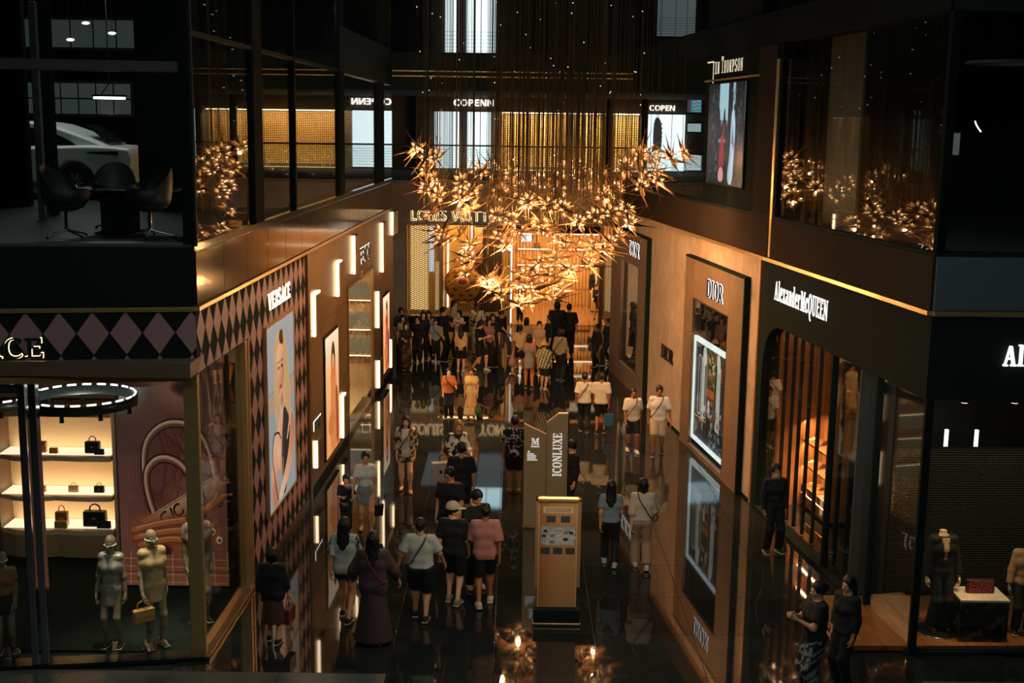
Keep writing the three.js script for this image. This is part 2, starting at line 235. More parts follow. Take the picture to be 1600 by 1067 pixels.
{
  const haloW = glow([1, 0.66, 0.32], 5), litGold = mat([0.6, 0.42, 0.2], 0.3, 0.9);
  const e = LF.hit(68, 553), t = thing('shop_sign', 'thin outlined gold capitals with warm halo on the pink diamond band facing the viewer', 'sign', LF, e[0] - 0.97, 4.44, 0);
  letters(t, 'VERSACE', 'serif_regular', 0.27, 1.94, 0, 0, 0.02, 0.03, M.black, haloW, 0.012);
  const a = LW.hit(418, 470), b = LW.hit(452, 458), u = thing('shop_sign', 'narrow white lit capitals above the tall portrait on the diamond wall', 'sign', LW, (a[0] + b[0]) / 2, 4.4, 0);
  letters(u, 'VERSACE', 'serif_regular', 0.3, b[0] - a[0], 0, 0, 0.012, 0.012, glow([1, 0.9, 0.75], 1.4), glow([1, 0.72, 0.4], 2), 0.008);
}
// painted advertising: flat prints on light boxes; the handbag print only glows in place of spots
const skinG = (c, x0, y0, x1, y1) => { const g = c.createLinearGradient(x0, y0, x1, y1); g.addColorStop(0, '#f3c6a4'); g.addColorStop(0.5, '#e0a27c'); g.addColorStop(1, '#b8704c'); return g; };
const blob = (c, pts, fill) => { c.fillStyle = fill; c.beginPath(); pts.forEach((p, i) => { const q = pts[(i + 1) % pts.length], m = [(p[0] + q[0]) / 2, (p[1] + q[1]) / 2]; if (!i) { const z = pts[pts.length - 1]; c.moveTo((z[0] + p[0]) / 2, (z[1] + p[1]) / 2); } c.quadraticCurveTo(p[0], p[1], m[0], m[1]); }); c.closePath(); c.fill(); };
const stroke = (c, pts, w, col) => { c.strokeStyle = col; c.lineWidth = w; c.lineCap = 'round'; c.beginPath(); c.moveTo(...pts[0]); for (let i = 1; i < pts.length; i++) { const a = pts[i], n = pts[i + 1]; n ? c.quadraticCurveTo(a[0], a[1], (a[0] + n[0]) / 2, (a[1] + n[1]) / 2) : c.lineTo(...a); } c.stroke(); };
const portraitTex = canvasTex(512, 720, (c, w, h) => {
  c.fillStyle = '#a3a9ab'; c.fillRect(0, 0, w, h); c.fillStyle = '#8e9598'; c.fillRect(0, 255, w, 12); c.fillStyle = '#b79a8d'; c.fillRect(0, 270, w, 70); c.fillStyle = '#9aa1a4'; c.fillRect(0, 340, w, 380);
  blob(c, [[150, 60], [250, 30], [330, 60], [400, 180], [430, 330], [420, 430], [360, 470], [300, 300], [200, 300], [170, 440], [120, 330], [130, 160]], '#d8a873');
  blob(c, [[240, 40], [300, 40], [320, 90], [280, 110], [230, 80]], '#1b1512');
  for (let i = 0; i < 26; i++) stroke(c, [[300 + i * 2, 60 + i], [350 + i * 2.4, 200], [370 + i * 2 - (i % 5) * 8, 440]], 4, i % 2 ? '#e9c590' : '#b47a48');
  for (let i = 0; i < 12; i++) stroke(c, [[215 - i, 70 + i * 2], [165 - i * 2, 180], [150 + i * 2, 330]], 4, i % 2 ? '#e5bb85' : '#a8703f');
  blob(c, [[185, 110], [260, 85], [310, 130], [310, 230], [270, 300], [230, 305], [190, 240], [175, 170]], skinG(c, 170, 100, 320, 300));
  blob(c, [[225, 280], [285, 270], [300, 380], [400, 420], [470, 470], [480, 560], [300, 640], [120, 560], [90, 450], [210, 400]], skinG(c, 80, 300, 460, 640));
  for (const x of [215, 275]) { blob(c, [[x - 22, 185], [x, 176], [x + 22, 186], [x, 196]], '#2a1a14'); stroke(c, [[x - 24, 166], [x, 158], [x + 24, 168]], 5, '#7a4c2c'); }
  stroke(c, [[245, 190], [238, 225], [250, 235]], 4, '#b06c4a'); blob(c, [[215, 262], [245, 255], [275, 263], [245, 277]], '#9c4a3c');
  blob(c, [[80, 470], [160, 430], [150, 560], [190, 720], [60, 720], [50, 600]], skinG(c, 40, 430, 200, 720));
  stroke(c, [[110, 430], [60, 500], [110, 600], [160, 700]], 10, '#15100e'); stroke(c, [[110, 430], [190, 430], [230, 470]], 8, '#15100e');
  blob(c, [[290, 350], [340, 370], [420, 440], [380, 560], [330, 700], [260, 720], [240, 560], [270, 430]], '#1f2529'); stroke(c, [[300, 400], [290, 520], [280, 700]], 4, '#59646b'); stroke(c, [[270, 560], [258, 640], [262, 710]], 9, '#c9a14f');
  softBlob(c, [[225, 285], [290, 280], [300, 350], [240, 370]], '120,60,40', 8, 0.08); softBlob(c, [[270, 120], [320, 140], [312, 260], [280, 290]], '150,80,54', 8, 0.06); softBlob(c, [[190, 130], [230, 110], [240, 220], [200, 240]], '255,226,200', 8, 0.06); softBlob(c, [[120, 480], [200, 440], [260, 520], [180, 620]], '255,220,190', 8, 0.06); softBlob(c, [[240, 420], [300, 400], [290, 560], [230, 600]], '110,58,40', 8, 0.07); softBlob(c, [[60, 600], [120, 560], [150, 720], [60, 720]], '150,86,60', 8, 0.06);
  blob(c, [[430, 400], [490, 430], [500, 560], [420, 640], [230, 720], [160, 700], [330, 600], [400, 520]], skinG(c, 160, 720, 500, 400));
  for (let i = 0; i < 4; i++) stroke(c, [[440 - i * 18, 400 + i * 22], [400 - i * 16, 430 + i * 22]], 18, '#e2ac86');
});
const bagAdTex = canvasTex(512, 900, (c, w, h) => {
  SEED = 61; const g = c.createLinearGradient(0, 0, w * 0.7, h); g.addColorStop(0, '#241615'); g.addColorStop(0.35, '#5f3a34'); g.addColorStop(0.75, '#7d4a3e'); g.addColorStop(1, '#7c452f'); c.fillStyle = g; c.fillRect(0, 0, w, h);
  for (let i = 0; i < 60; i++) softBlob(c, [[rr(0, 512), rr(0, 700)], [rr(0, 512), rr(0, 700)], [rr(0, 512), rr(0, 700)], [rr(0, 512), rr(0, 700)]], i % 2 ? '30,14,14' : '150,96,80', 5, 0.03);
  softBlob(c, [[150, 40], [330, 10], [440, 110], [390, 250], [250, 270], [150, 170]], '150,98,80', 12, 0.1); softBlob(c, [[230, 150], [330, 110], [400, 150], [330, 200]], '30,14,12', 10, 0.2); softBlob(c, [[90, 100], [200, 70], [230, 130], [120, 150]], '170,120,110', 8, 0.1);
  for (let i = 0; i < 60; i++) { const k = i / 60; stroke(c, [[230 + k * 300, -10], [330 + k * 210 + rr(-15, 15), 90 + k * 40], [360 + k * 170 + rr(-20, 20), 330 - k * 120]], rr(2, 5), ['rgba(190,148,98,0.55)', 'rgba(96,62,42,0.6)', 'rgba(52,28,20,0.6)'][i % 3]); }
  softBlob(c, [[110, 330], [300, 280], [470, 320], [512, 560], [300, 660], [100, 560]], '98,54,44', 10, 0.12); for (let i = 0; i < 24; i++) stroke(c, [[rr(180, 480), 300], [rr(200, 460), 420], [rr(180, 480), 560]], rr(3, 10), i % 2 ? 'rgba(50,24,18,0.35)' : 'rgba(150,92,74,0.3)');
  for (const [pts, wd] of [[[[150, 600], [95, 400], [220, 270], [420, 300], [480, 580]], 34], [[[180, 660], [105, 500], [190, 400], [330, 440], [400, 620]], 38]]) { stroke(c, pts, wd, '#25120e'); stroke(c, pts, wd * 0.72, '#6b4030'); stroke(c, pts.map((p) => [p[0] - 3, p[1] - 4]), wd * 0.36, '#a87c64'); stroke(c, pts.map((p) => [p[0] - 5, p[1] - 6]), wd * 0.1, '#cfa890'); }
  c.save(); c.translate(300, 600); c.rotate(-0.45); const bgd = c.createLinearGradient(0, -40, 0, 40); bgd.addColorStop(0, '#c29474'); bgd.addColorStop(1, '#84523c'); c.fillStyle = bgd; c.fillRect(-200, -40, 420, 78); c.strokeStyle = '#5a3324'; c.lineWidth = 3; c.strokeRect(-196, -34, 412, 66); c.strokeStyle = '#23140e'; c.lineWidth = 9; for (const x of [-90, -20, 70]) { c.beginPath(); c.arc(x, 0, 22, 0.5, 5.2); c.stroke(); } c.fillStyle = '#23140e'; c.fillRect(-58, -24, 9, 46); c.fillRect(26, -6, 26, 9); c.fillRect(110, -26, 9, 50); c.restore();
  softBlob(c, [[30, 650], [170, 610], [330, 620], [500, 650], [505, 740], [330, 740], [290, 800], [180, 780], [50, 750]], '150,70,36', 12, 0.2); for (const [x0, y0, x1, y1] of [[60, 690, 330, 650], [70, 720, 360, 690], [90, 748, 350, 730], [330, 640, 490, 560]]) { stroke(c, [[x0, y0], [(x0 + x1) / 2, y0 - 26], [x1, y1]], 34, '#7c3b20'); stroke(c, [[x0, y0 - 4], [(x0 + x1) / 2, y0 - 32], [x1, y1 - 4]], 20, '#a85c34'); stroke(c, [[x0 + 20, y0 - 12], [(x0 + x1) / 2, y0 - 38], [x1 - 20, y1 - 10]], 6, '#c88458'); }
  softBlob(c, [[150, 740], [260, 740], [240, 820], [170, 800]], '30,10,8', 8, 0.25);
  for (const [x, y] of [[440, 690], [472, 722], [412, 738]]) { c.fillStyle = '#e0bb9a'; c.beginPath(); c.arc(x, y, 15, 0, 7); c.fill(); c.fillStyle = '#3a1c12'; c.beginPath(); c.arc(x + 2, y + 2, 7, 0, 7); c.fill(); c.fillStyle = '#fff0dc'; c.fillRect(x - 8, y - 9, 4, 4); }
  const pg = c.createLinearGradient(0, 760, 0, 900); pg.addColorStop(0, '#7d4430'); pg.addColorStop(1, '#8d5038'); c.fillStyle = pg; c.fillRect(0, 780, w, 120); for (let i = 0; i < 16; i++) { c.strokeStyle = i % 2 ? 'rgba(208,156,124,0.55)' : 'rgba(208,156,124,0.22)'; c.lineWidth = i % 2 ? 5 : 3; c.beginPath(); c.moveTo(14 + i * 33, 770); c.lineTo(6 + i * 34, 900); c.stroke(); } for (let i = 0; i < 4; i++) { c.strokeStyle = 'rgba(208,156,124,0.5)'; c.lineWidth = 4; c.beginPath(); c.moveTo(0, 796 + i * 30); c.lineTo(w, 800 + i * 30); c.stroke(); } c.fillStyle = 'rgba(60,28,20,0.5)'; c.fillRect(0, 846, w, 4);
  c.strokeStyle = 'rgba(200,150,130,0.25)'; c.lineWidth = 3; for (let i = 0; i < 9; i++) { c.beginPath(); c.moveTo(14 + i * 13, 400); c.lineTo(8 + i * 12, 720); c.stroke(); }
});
const fashionTex = (a, b, seed) => canvasTex(256, 420, (c, w, h) => {
  SEED = seed; const g = c.createLinearGradient(0, 0, 0, h); g.addColorStop(0, '#fbe6c4'); g.addColorStop(0.35, '#f1b67a'); g.addColorStop(1, '#e89a52'); c.fillStyle = g; c.fillRect(0, 0, w, h);
  blob(c, [[90, 120], [130, 60], [175, 70], [190, 140], [215, 420], [60, 420], [80, 240]], a); blob(c, [[110, 70], [140, 40], [165, 70], [160, 120], [125, 125]], '#d99a72'); blob(c, [[100, 60], [140, 20], [180, 60], [185, 150], [168, 90], [120, 60], [100, 140]], '#4a2a1a');
  for (let i = 0; i < 14; i++) stroke(c, [[90 + i * 8, 160], [80 + i * 10, 280], [70 + i * 11, 420]], 3, i % 2 ? b : '#f4c58c'); blob(c, [[20, 300], [100, 260], [170, 300], [150, 350], [60, 360]], '#c8743c'); blob(c, [[180, 180], [240, 220], [250, 420], [190, 420]], b);
});
{
  const t = thing('light_box_poster', 'tall backlit portrait of a long-haired blonde model holding a black bag', 'poster', LW, 5.02, 0.88, 0.0);
  part('frame', [box(-1.16, 1.16, -0.04, 0, 0, 0.07), box(-1.16, 1.16, 3.27, 3.31, 0, 0.07), box(-1.16, -1.12, 0, 3.27, 0, 0.07), box(1.12, 1.16, 0, 3.27, 0, 0.07)], M.gold, t);
  part('screen', box(-1.12, 1.12, 0, 3.27, 0.01, 0.05), screenMat(portraitTex, 0.78), t);
  const a = onDepth(178, 590, -19.3), q = thing('light_box_poster', 'huge brown handbag print with added glow and plaid cloth inside the diamond shop', 'poster', W0, (a.x - 4.6) / 2, 0.02, -19.3);
  const w = (-4.6 - a.x) / 2; part('frame', box(-w - 0.02, w + 0.02, 0, 4.1, -0.12, -0.02), M.black, q); part('screen', box(-w, w, 0.05, 4.05, -0.02, 0), screenMat(bagAdTex, 0.5), q);  // ordinary print; its own glow replaces lamp light falling on it
  const b = onDepth(301, 728, -18.0), z = thing('light_box_poster', 'narrow pale poster with dark curled print beside the gold corner post', 'poster', W0, b.x, b.y - 0.62, -18.0);
  part('screen', box(-0.1, 0.1, 0, 1.24, -0.03, 0), screenMat(canvasTex(64, 256, (c) => { c.fillStyle = '#8b9794'; c.fillRect(0, 0, 64, 256); c.fillStyle = '#d8cdb8'; c.fillRect(34, 0, 30, 256); stroke(c, [[60, 20], [30, 60], [52, 110]], 12, '#151015'); stroke(c, [[36, 120], [58, 150], [30, 200]], 9, '#2a1220'); stroke(c, [[44, 210], [60, 230], [40, 250]], 4, '#8a3040'); }), 0.75), z);
  part('frame', box(-0.11, 0.11, -0.01, 1.25, -0.05, -0.03), M.black, z);
}
// ring lamps
function ringLamp(x, y, z, label) {
  const t = thing('ring_lamp', label, 'lamp', W0, x, y, z, 'ring lamps in the diamond shop');
  const prof = [[0.75, -0.14], [0.82, -0.14], [0.82, 0], [0.75, 0], [0.75, -0.14]].map((p) => new THREE.Vector2(...p));
  part('ring', new THREE.LatheGeometry(prof, 56), mat([0.03, 0.05, 0.055], 0.35, 0.3), t);
  const seg = new THREE.TorusGeometry(0.79, 0.016, 4, 6, 0.17).rotateX(-Math.PI / 2);
  for (let i = 0; i < 22; i++) { const m = part('light_strip', seg, M.whiteLamp, t); m.position.y = 0.012; m.rotation.y = i * Math.PI / 11; }
  for (let i = 0; i < 9; i++) { const a = i * 0.7 + 0.2; part('spot_head', [cyl(0.03, 0.035, 0.09, Math.cos(a) * 0.785, -0.19, Math.sin(a) * 0.785, 8)], M.black, t); }
  for (const a of [0.5, 2.6, 4.7]) part('hanger', bar([Math.cos(a) * 0.785, 0, Math.sin(a) * 0.785], [Math.cos(a) * 0.785, 4.18 - y, Math.sin(a) * 0.785], 0.006), M.chrome, t);
}
{ const p = onDepth(127, 618, -18.3), q = onDepth(-22, 616, -19.3); ringLamp(p.x, p.y, p.z, 'round black ring lamp with white dashes, whole ring right of the chrome posts'); ringLamp(q.x, q.y, q.z, 'round black ring lamp farther back, cut by the left edge of the picture'); pointLight([p.x, p.y - 0.3, p.z], [1, 0.8, 0.6], 2.4, 2); }
// lit shelves with bags
const SH = { x: -7.87, z: -20.6 };
{
  const t = thing('display_shelf', 'curved cream display shelves glowing behind the left shop window', 'shelf', W0, SH.x, 0.0, SH.z, undefined);
  const cream = mat([0.78, 0.6, 0.4], 0.45);
  part('back_panel', box(-0.98, 0.98, 0.5, 2.75, -0.62, -0.56), cream, t); part('side_panel', box(-1.06, -0.98, 0.05, 2.75, -0.62, 0), mat([0.16, 0.1, 0.06], 0.5), t); part('side_panel', box(0.98, 1.04, 0.05, 2.75, -0.62, -0.1), cream, t); part('top_panel', box(-1.06, 1.04, 2.52, 2.75, -0.62, -0.2), mat([0.4, 0.25, 0.13], 0.5), t);
  const shape = (d) => { const s = new THREE.Shape(); s.moveTo(-0.98, 0.56); s.lineTo(0.98, 0.56); s.lineTo(0.98, d); s.quadraticCurveTo(0.5, d - 0.07, 0, d + 0.02); s.quadraticCurveTo(-0.4, d - 0.12, -0.7, d - 0.02); s.lineTo(-0.98, d + 0.12); s.closePath(); return s; };
  const lampTop = glow([1, 0.82, 0.58], 1.15, { color: 0xffe8c8 });
  for (const y of [1.88, 1.17, 0.56]) {
    part('shelf', new THREE.ExtrudeGeometry(shape(-0.02), { depth: 0.07, bevelEnabled: true, bevelSize: 0.01, bevelThickness: 0.01, bevelSegments: 1, curveSegments: 8 }).rotateX(-Math.PI / 2).translate(0, y - 0.08, 0).scale(1, 1, 1), cream, t);
    part('light_panel', box(-0.96, 0.96, y, y + 0.012, -0.55, -0.06), lampTop, t);
    areaLight('shelf_light', 1.8, 0.4, [SH.x, y + 0.03, SH.z - 0.35], [SH.x, y + 2, SH.z - 0.5], [1, 0.66, 0.36], 2.6);
  }
  part('base_panel', new THREE.ExtrudeGeometry(shape(-0.06), { depth: 0.4, bevelEnabled: false, curveSegments: 8 }).rotateX(-Math.PI / 2).translate(0, 0.08, 0), mat([0.5, 0.32, 0.17], 0.35), t);
}
function bag(x, y, z, w, h, d, m, label, group, handle = true, flap = true) {
  const t = thing('handbag', label, 'bag', W0, x, y, z, group);
  const g = new RoundedBoxGeometry(w, h, d, 3, Math.min(w, d) * 0.18), p = g.attributes.position; for (let i = 0; i < p.count; i++) { const k = 1 - 0.2 * (p.getY(i) / h + 0.5); p.setX(i, p.getX(i) * (0.9 + 0.1 * k)); p.setZ(i, p.getZ(i) * k); } g.computeVertexNormals();
  part('body', g.translate(0, h / 2, 0), m, t);
  if (flap) { part('flap', rbox(-w * 0.46, w * 0.46, h * 0.55, h * 0.99, d * 0.3, d * 0.5, 0.01), m, t); part('clasp', rbox(-w * 0.07, w * 0.07, h * 0.48, h * 0.62, d * 0.48, d * 0.56, 0.004), M.gold, t); }
  if (handle) part('handle', tube([[-w * 0.22, h * 0.95, 0], [-w * 0.2, h * 1.25, 0], [0, h * 1.42, 0], [w * 0.2, h * 1.25, 0], [w * 0.22, h * 0.95, 0]], w * 0.035, 12, 6), m, t);
}
{
  const bk = mat([0.012, 0.013, 0.018], 0.4), ye = mat([0.75, 0.42, 0.08], 0.45), be = mat([0.75, 0.58, 0.38], 0.45), br = mat([0.16, 0.09, 0.035], 0.45), tn = mat([0.5, 0.27, 0.08], 0.45), z = SH.z - 0.16, at = (px, py) => onDepth(px, py, z).x;
  bag(at(145, 700), 1.9, z, 0.26, 0.21, 0.12, bk, 'black top-handle bag on the upper glowing shelf', undefined); bag(at(158, 702), 1.9, z + 0.1, 0.17, 0.1, 0.06, bk, 'small black flap purse in front of the bag on the upper shelf', undefined, false);
  bag(at(66, 700), 1.9, z, 0.16, 0.2, 0.1, tn, 'tan bag half hidden behind the chrome posts, upper shelf', undefined, false); bag(at(86, 702), 1.9, z + 0.06, 0.15, 0.1, 0.07, ye, 'small yellow purse just right of the chrome posts', undefined, false);
  bag(at(115, 760), 1.19, z, 0.18, 0.12, 0.08, be, 'small cream handbag on the middle shelf', undefined); bag(at(155, 760), 1.19, z, 0.18, 0.12, 0.08, bk, 'small black handbag on the middle shelf', undefined); bag(at(68, 760), 1.19, z, 0.1, 0.11, 0.08, be, 'pale purse mostly behind the chrome posts, middle shelf', undefined, false);
  bag(at(149, 815), 0.58, z, 0.4, 0.28, 0.16, bk, 'large black tote on the lowest glowing shelf', undefined); bag(at(166, 817), 0.58, z + 0.12, 0.24, 0.13, 0.07, bk, 'small black clutch leaning on the large black tote', undefined, false); bag(at(97, 812), 0.58, z, 0.22, 0.26, 0.12, br, 'dark brown top-handle bag at the left of the lowest shelf', undefined); bag(at(100, 817), 0.58, z + 0.14, 0.22, 0.13, 0.08, tn, 'tan handbag standing before the dark brown one', undefined);
}
// spotlights over the window figures
for (const [x, z] of [[-5.65, -16.75], [-5.0, -16.95], [-4.75, -17.5]]) {
  const t = thing('spot_lamp', x < -5.5 ? 'small round ceiling spot over the mannequin in the grey dress' : x < -4.9 ? 'small round ceiling spot over the mannequin holding a tan bag' : 'small round ceiling spot beside the gold corner post', 'lamp', W0, x, 4.13, z);
  part('housing', cyl(0.06, 0.06, 0.07, 0, 0.035, 0), M.black, t); part('bulb', cyl(0.045, 0.045, 0.01, 0, -0.003, 0), glow([1, 0.8, 0.55], 2), t);
  const l = new THREE.SpotLight(new THREE.Color(1, 0.78, 0.5), 22, 0, 0.32, 0.6, 2); l.name = 'spot_light'; l.position.set(x, 4.1, z); l.target.position.set(x, 0, z - 0.25); l.castShadow = true; scene.add(l, l.target);
}
// ---------- left: bronze shop with light boxes ----------
{
  const s = struct('wall_left_bronze', LW), cols = [7.78, 9.3, 11.2, 12.62], cols2 = [17.05, 18.6, 20, LEND], rows = [0.14, 1.72, 3.42, 5.05];
  const panel = (a, b, c, d) => part('panel', metreUV(rbox(a + 0.004, b - 0.004, c + 0.004, d - 0.004, -0.07, 0, 0.006, 1), 0.7), M.fendi, s);
  for (const cs of [cols, cols2]) for (let i = 0; i < 3; i++) for (let j = 0; j < 3; j++) panel(cs[i], cs[i + 1], rows[j], rows[j + 1]);
  for (let i = 0; i < 3; i++) panel(12.62 + i * 1.4767, 12.62 + (i + 1) * 1.4767, 3.75, 5.05);
  part('end_return', box(LEND - 0.25, LEND, 0, 5.05, -4, -0.25), M.fendi, s);
  const b = struct('baseboard_left', LW); part('baseboard', [box(7.78, 12.62, 0, 0.13, -0.2, -0.03), box(17.05, LEND, 0, 0.13, -0.2, -0.03)], M.black, b);
  const d = struct('door_1', LW); part('door_frame', [rbox(12.62, 12.7, 0, 3.75, -0.07, 0.03), rbox(16.98, 17.05, 0, 3.75, -0.07, 0.02), rbox(12.62, 17.05, 3.68, 3.75, -0.07, 0.03)], M.bronze, d);
  part('pane', box(12.7, 16.98, 0.1, 3.68, -0.04, -0.028), M.pane, d); part('threshold', box(12.7, 17, 0, 0.1, -0.3, 0), M.blackGloss, d);
  const r = struct('trim_6', LW), cr2 = mat([0.62, 0.46, 0.27], 0.5);
  part('back_wall', box(11, 18.6, 0, 3.9, -3.2, -3.0), cr2, r); part('side_wall', box(10.9, 11, 0, 3.9, -3, -0.08), cr2, r); part('side_wall', box(18.6, 18.7, 0, 3.9, -3, -0.08), cr2, r); part('shop_ceiling', box(10.9, 18.7, 3.85, 4.0, -3.2, -0.08), cr2, r); part('shop_floor', box(10.9, 18.7, 0, 0.02, -3, -0.08), M.cream, r);
  const la = thing('ceiling_light', 'warm recessed ceiling panel inside the bronze shop doorway', 'lamp', LW, 14.9, 3.8, -1.6); part('diffuser', rbox(-1.6, 1.6, 0, 0.03, -0.35, 0.35), glow([1, 0.75, 0.45], 1.8), la); part('frame', rbox(-1.65, 1.65, 0.015, 0.05, -0.4, 0.4), M.gold, la);
  areaLight('ceiling_glow', 3.2, 0.7, LW.at(14.9, 3.78, -1.6).toArray(), LW.at(15.8, 0, -1.5).toArray(), [1, 0.66, 0.34], 60);
  for (const [y, n] of [[1.0, 'low'], [1.75, 'middle'], [2.6, 'high']]) { const q = thing('wall_shelf', n + ' golden shelf on the end wall inside the bronze shop doorway', 'shelf', LW, 18.42, y, -1.55); part('board', rbox(-0.16, 0.17, 0, 0.04, -1.4, 1.4, 0.005), M.cream, q); part('light_strip', box(-0.172, -0.16, 0.005, 0.035, -1.4, 1.4), M.warmLamp, q); part('back_glow_light', box(0.165, 0.175, 0.06, 0.5, -1.35, 1.35), glow([1, 0.68, 0.34], 0.45), q); }
  for (let i = 0; i < 4; i++) { const q = thing('wall_shelf', ['lowest', 'second', 'third', 'top'][i] + ' glass shelf with a light edge in the bronze shop', 'shelf', LW, 14.8, 0.7 + i * 0.62, -2.8); part('board', rbox(-3, 3, 0, 0.03, -0.2, 0.2, 0.005), M.cream, q); part('light_strip', box(-3, 3, 0.004, 0.026, 0.2, 0.212), M.warmLamp, q); }
}
function wallLight(px, y0, y1, tick, label, bw = 0.6, deep = 0.1) {
  const a = LW.hit(px, y0), b = LW.hit(px, y1), x = (a[0] + b[0]) / 2, h = a[1] - b[1], t = thing('wall_light', label, 'lamp', LW, x, b[1], 0, undefined);
  part('panel_box', metreUV(rbox(0, bw, 0, h, 0, deep, 0.006, 1), 0.7), M.fendiBox, t); part('light_strip', box(-0.045, 0, 0.0, h, 0.012, deep - 0.03), M.warmLamp, t);
  if (tick) part('light_strip', box(0, tick, h, h + 0.03, 0.012, deep - 0.04), M.warmLamp, t);
}
[[488, 461, 526, 0.6, 'bronze wall box with a bright upright light strip, nearest to the diamond shop, upper'], [525, 411, 463, 0.5, 'bronze box light second from the diamond shop along the upper row'], [550.5, 368, 428, 0, 'bronze box light left of the lettering over the golden doorway'], [595, 348, 425, 0, 'longest bright light strip beyond the golden doorway, high on the wall'], [611, 331, 367, 0, 'short light strip at the far upper end of the bronze wall'], [588.5, 455, 512, 0, 'light strip between the doorway and the far narrow poster'], [532.5, 620, 684, 0.4, 'light strip between the red fashion poster and the golden doorway'], [491, 688, 731, 0, 'low light strip under the small wall lettering'], [589.5, 563, 606, 0, 'low light strip at the far side of the golden doorway'], [608.5, 530, 574, 0, 'last low light strip before the grey stone facade']].forEach((a) => wallLight(a[0], a[1], a[2], a[3], a[4], a[0] > 600 ? 0.9 : 0.6));
{
  const halo = glow([1, 0.9, 0.72], 4), face = mat([0.03, 0.025, 0.02], 0.4);
  const a = LW.hit(561, 410), b = LW.hit(577, 400), t = thing('shop_sign', 'dark capitals with white halo above the golden doorway', 'sign', LW, (a[0] + b[0]) / 2, 4.05, 0); letters(t, 'FENDI', 'sans_bold', 0.4, b[0] - a[0], 0, 0, 0.012, 0.02, face, halo, 0.008);
  const c = LW.hit(490, 664), d = LW.hit(501, 652), u = thing('shop_sign', 'small glowing capitals low on the bronze wall beside the red poster', 'sign', LW, (c[0] + d[0]) / 2, LW.hit(495, 668)[1], 0); letters(u, 'FENDI', 'sans_bold', 0.2, d[0] - c[0], 0, 0, 0.012, 0.02, face, halo, 0.008);
  const p = thing('light_box_poster', 'glowing orange fashion poster on the bronze wall near the small lettering', 'poster', LW, 10.24, 0.36, 0); part('frame', rbox(-0.84, 0.84, -0.05, 2.72, 0, 0.04), M.black, p); part('screen', box(-0.79, 0.79, 0, 2.67, 0.03, 0.055), screenMat(fashionTex('#d9743a', '#a5402c', 7), 1.0), p);
  const e = LW.hit(596, 466), g = LW.hit(606, 571), q = thing('light_box_poster', 'narrow pale poster with a red figure at the far end of the bronze wall', 'poster', LW, (e[0] + g[0]) / 2, g[1], 0), hw = (g[0] - e[0]) / 2; part('frame', rbox(-hw - 0.05, hw + 0.05, -0.05, e[1] - g[1] + 0.05, 0, 0.04), M.black, q); part('screen', box(-hw, hw, 0, e[1] - g[1], 0.03, 0.055), screenMat(fashionTex('#c02b22', '#7a1512', 21), 1.1), q);
}
SEED = 777;
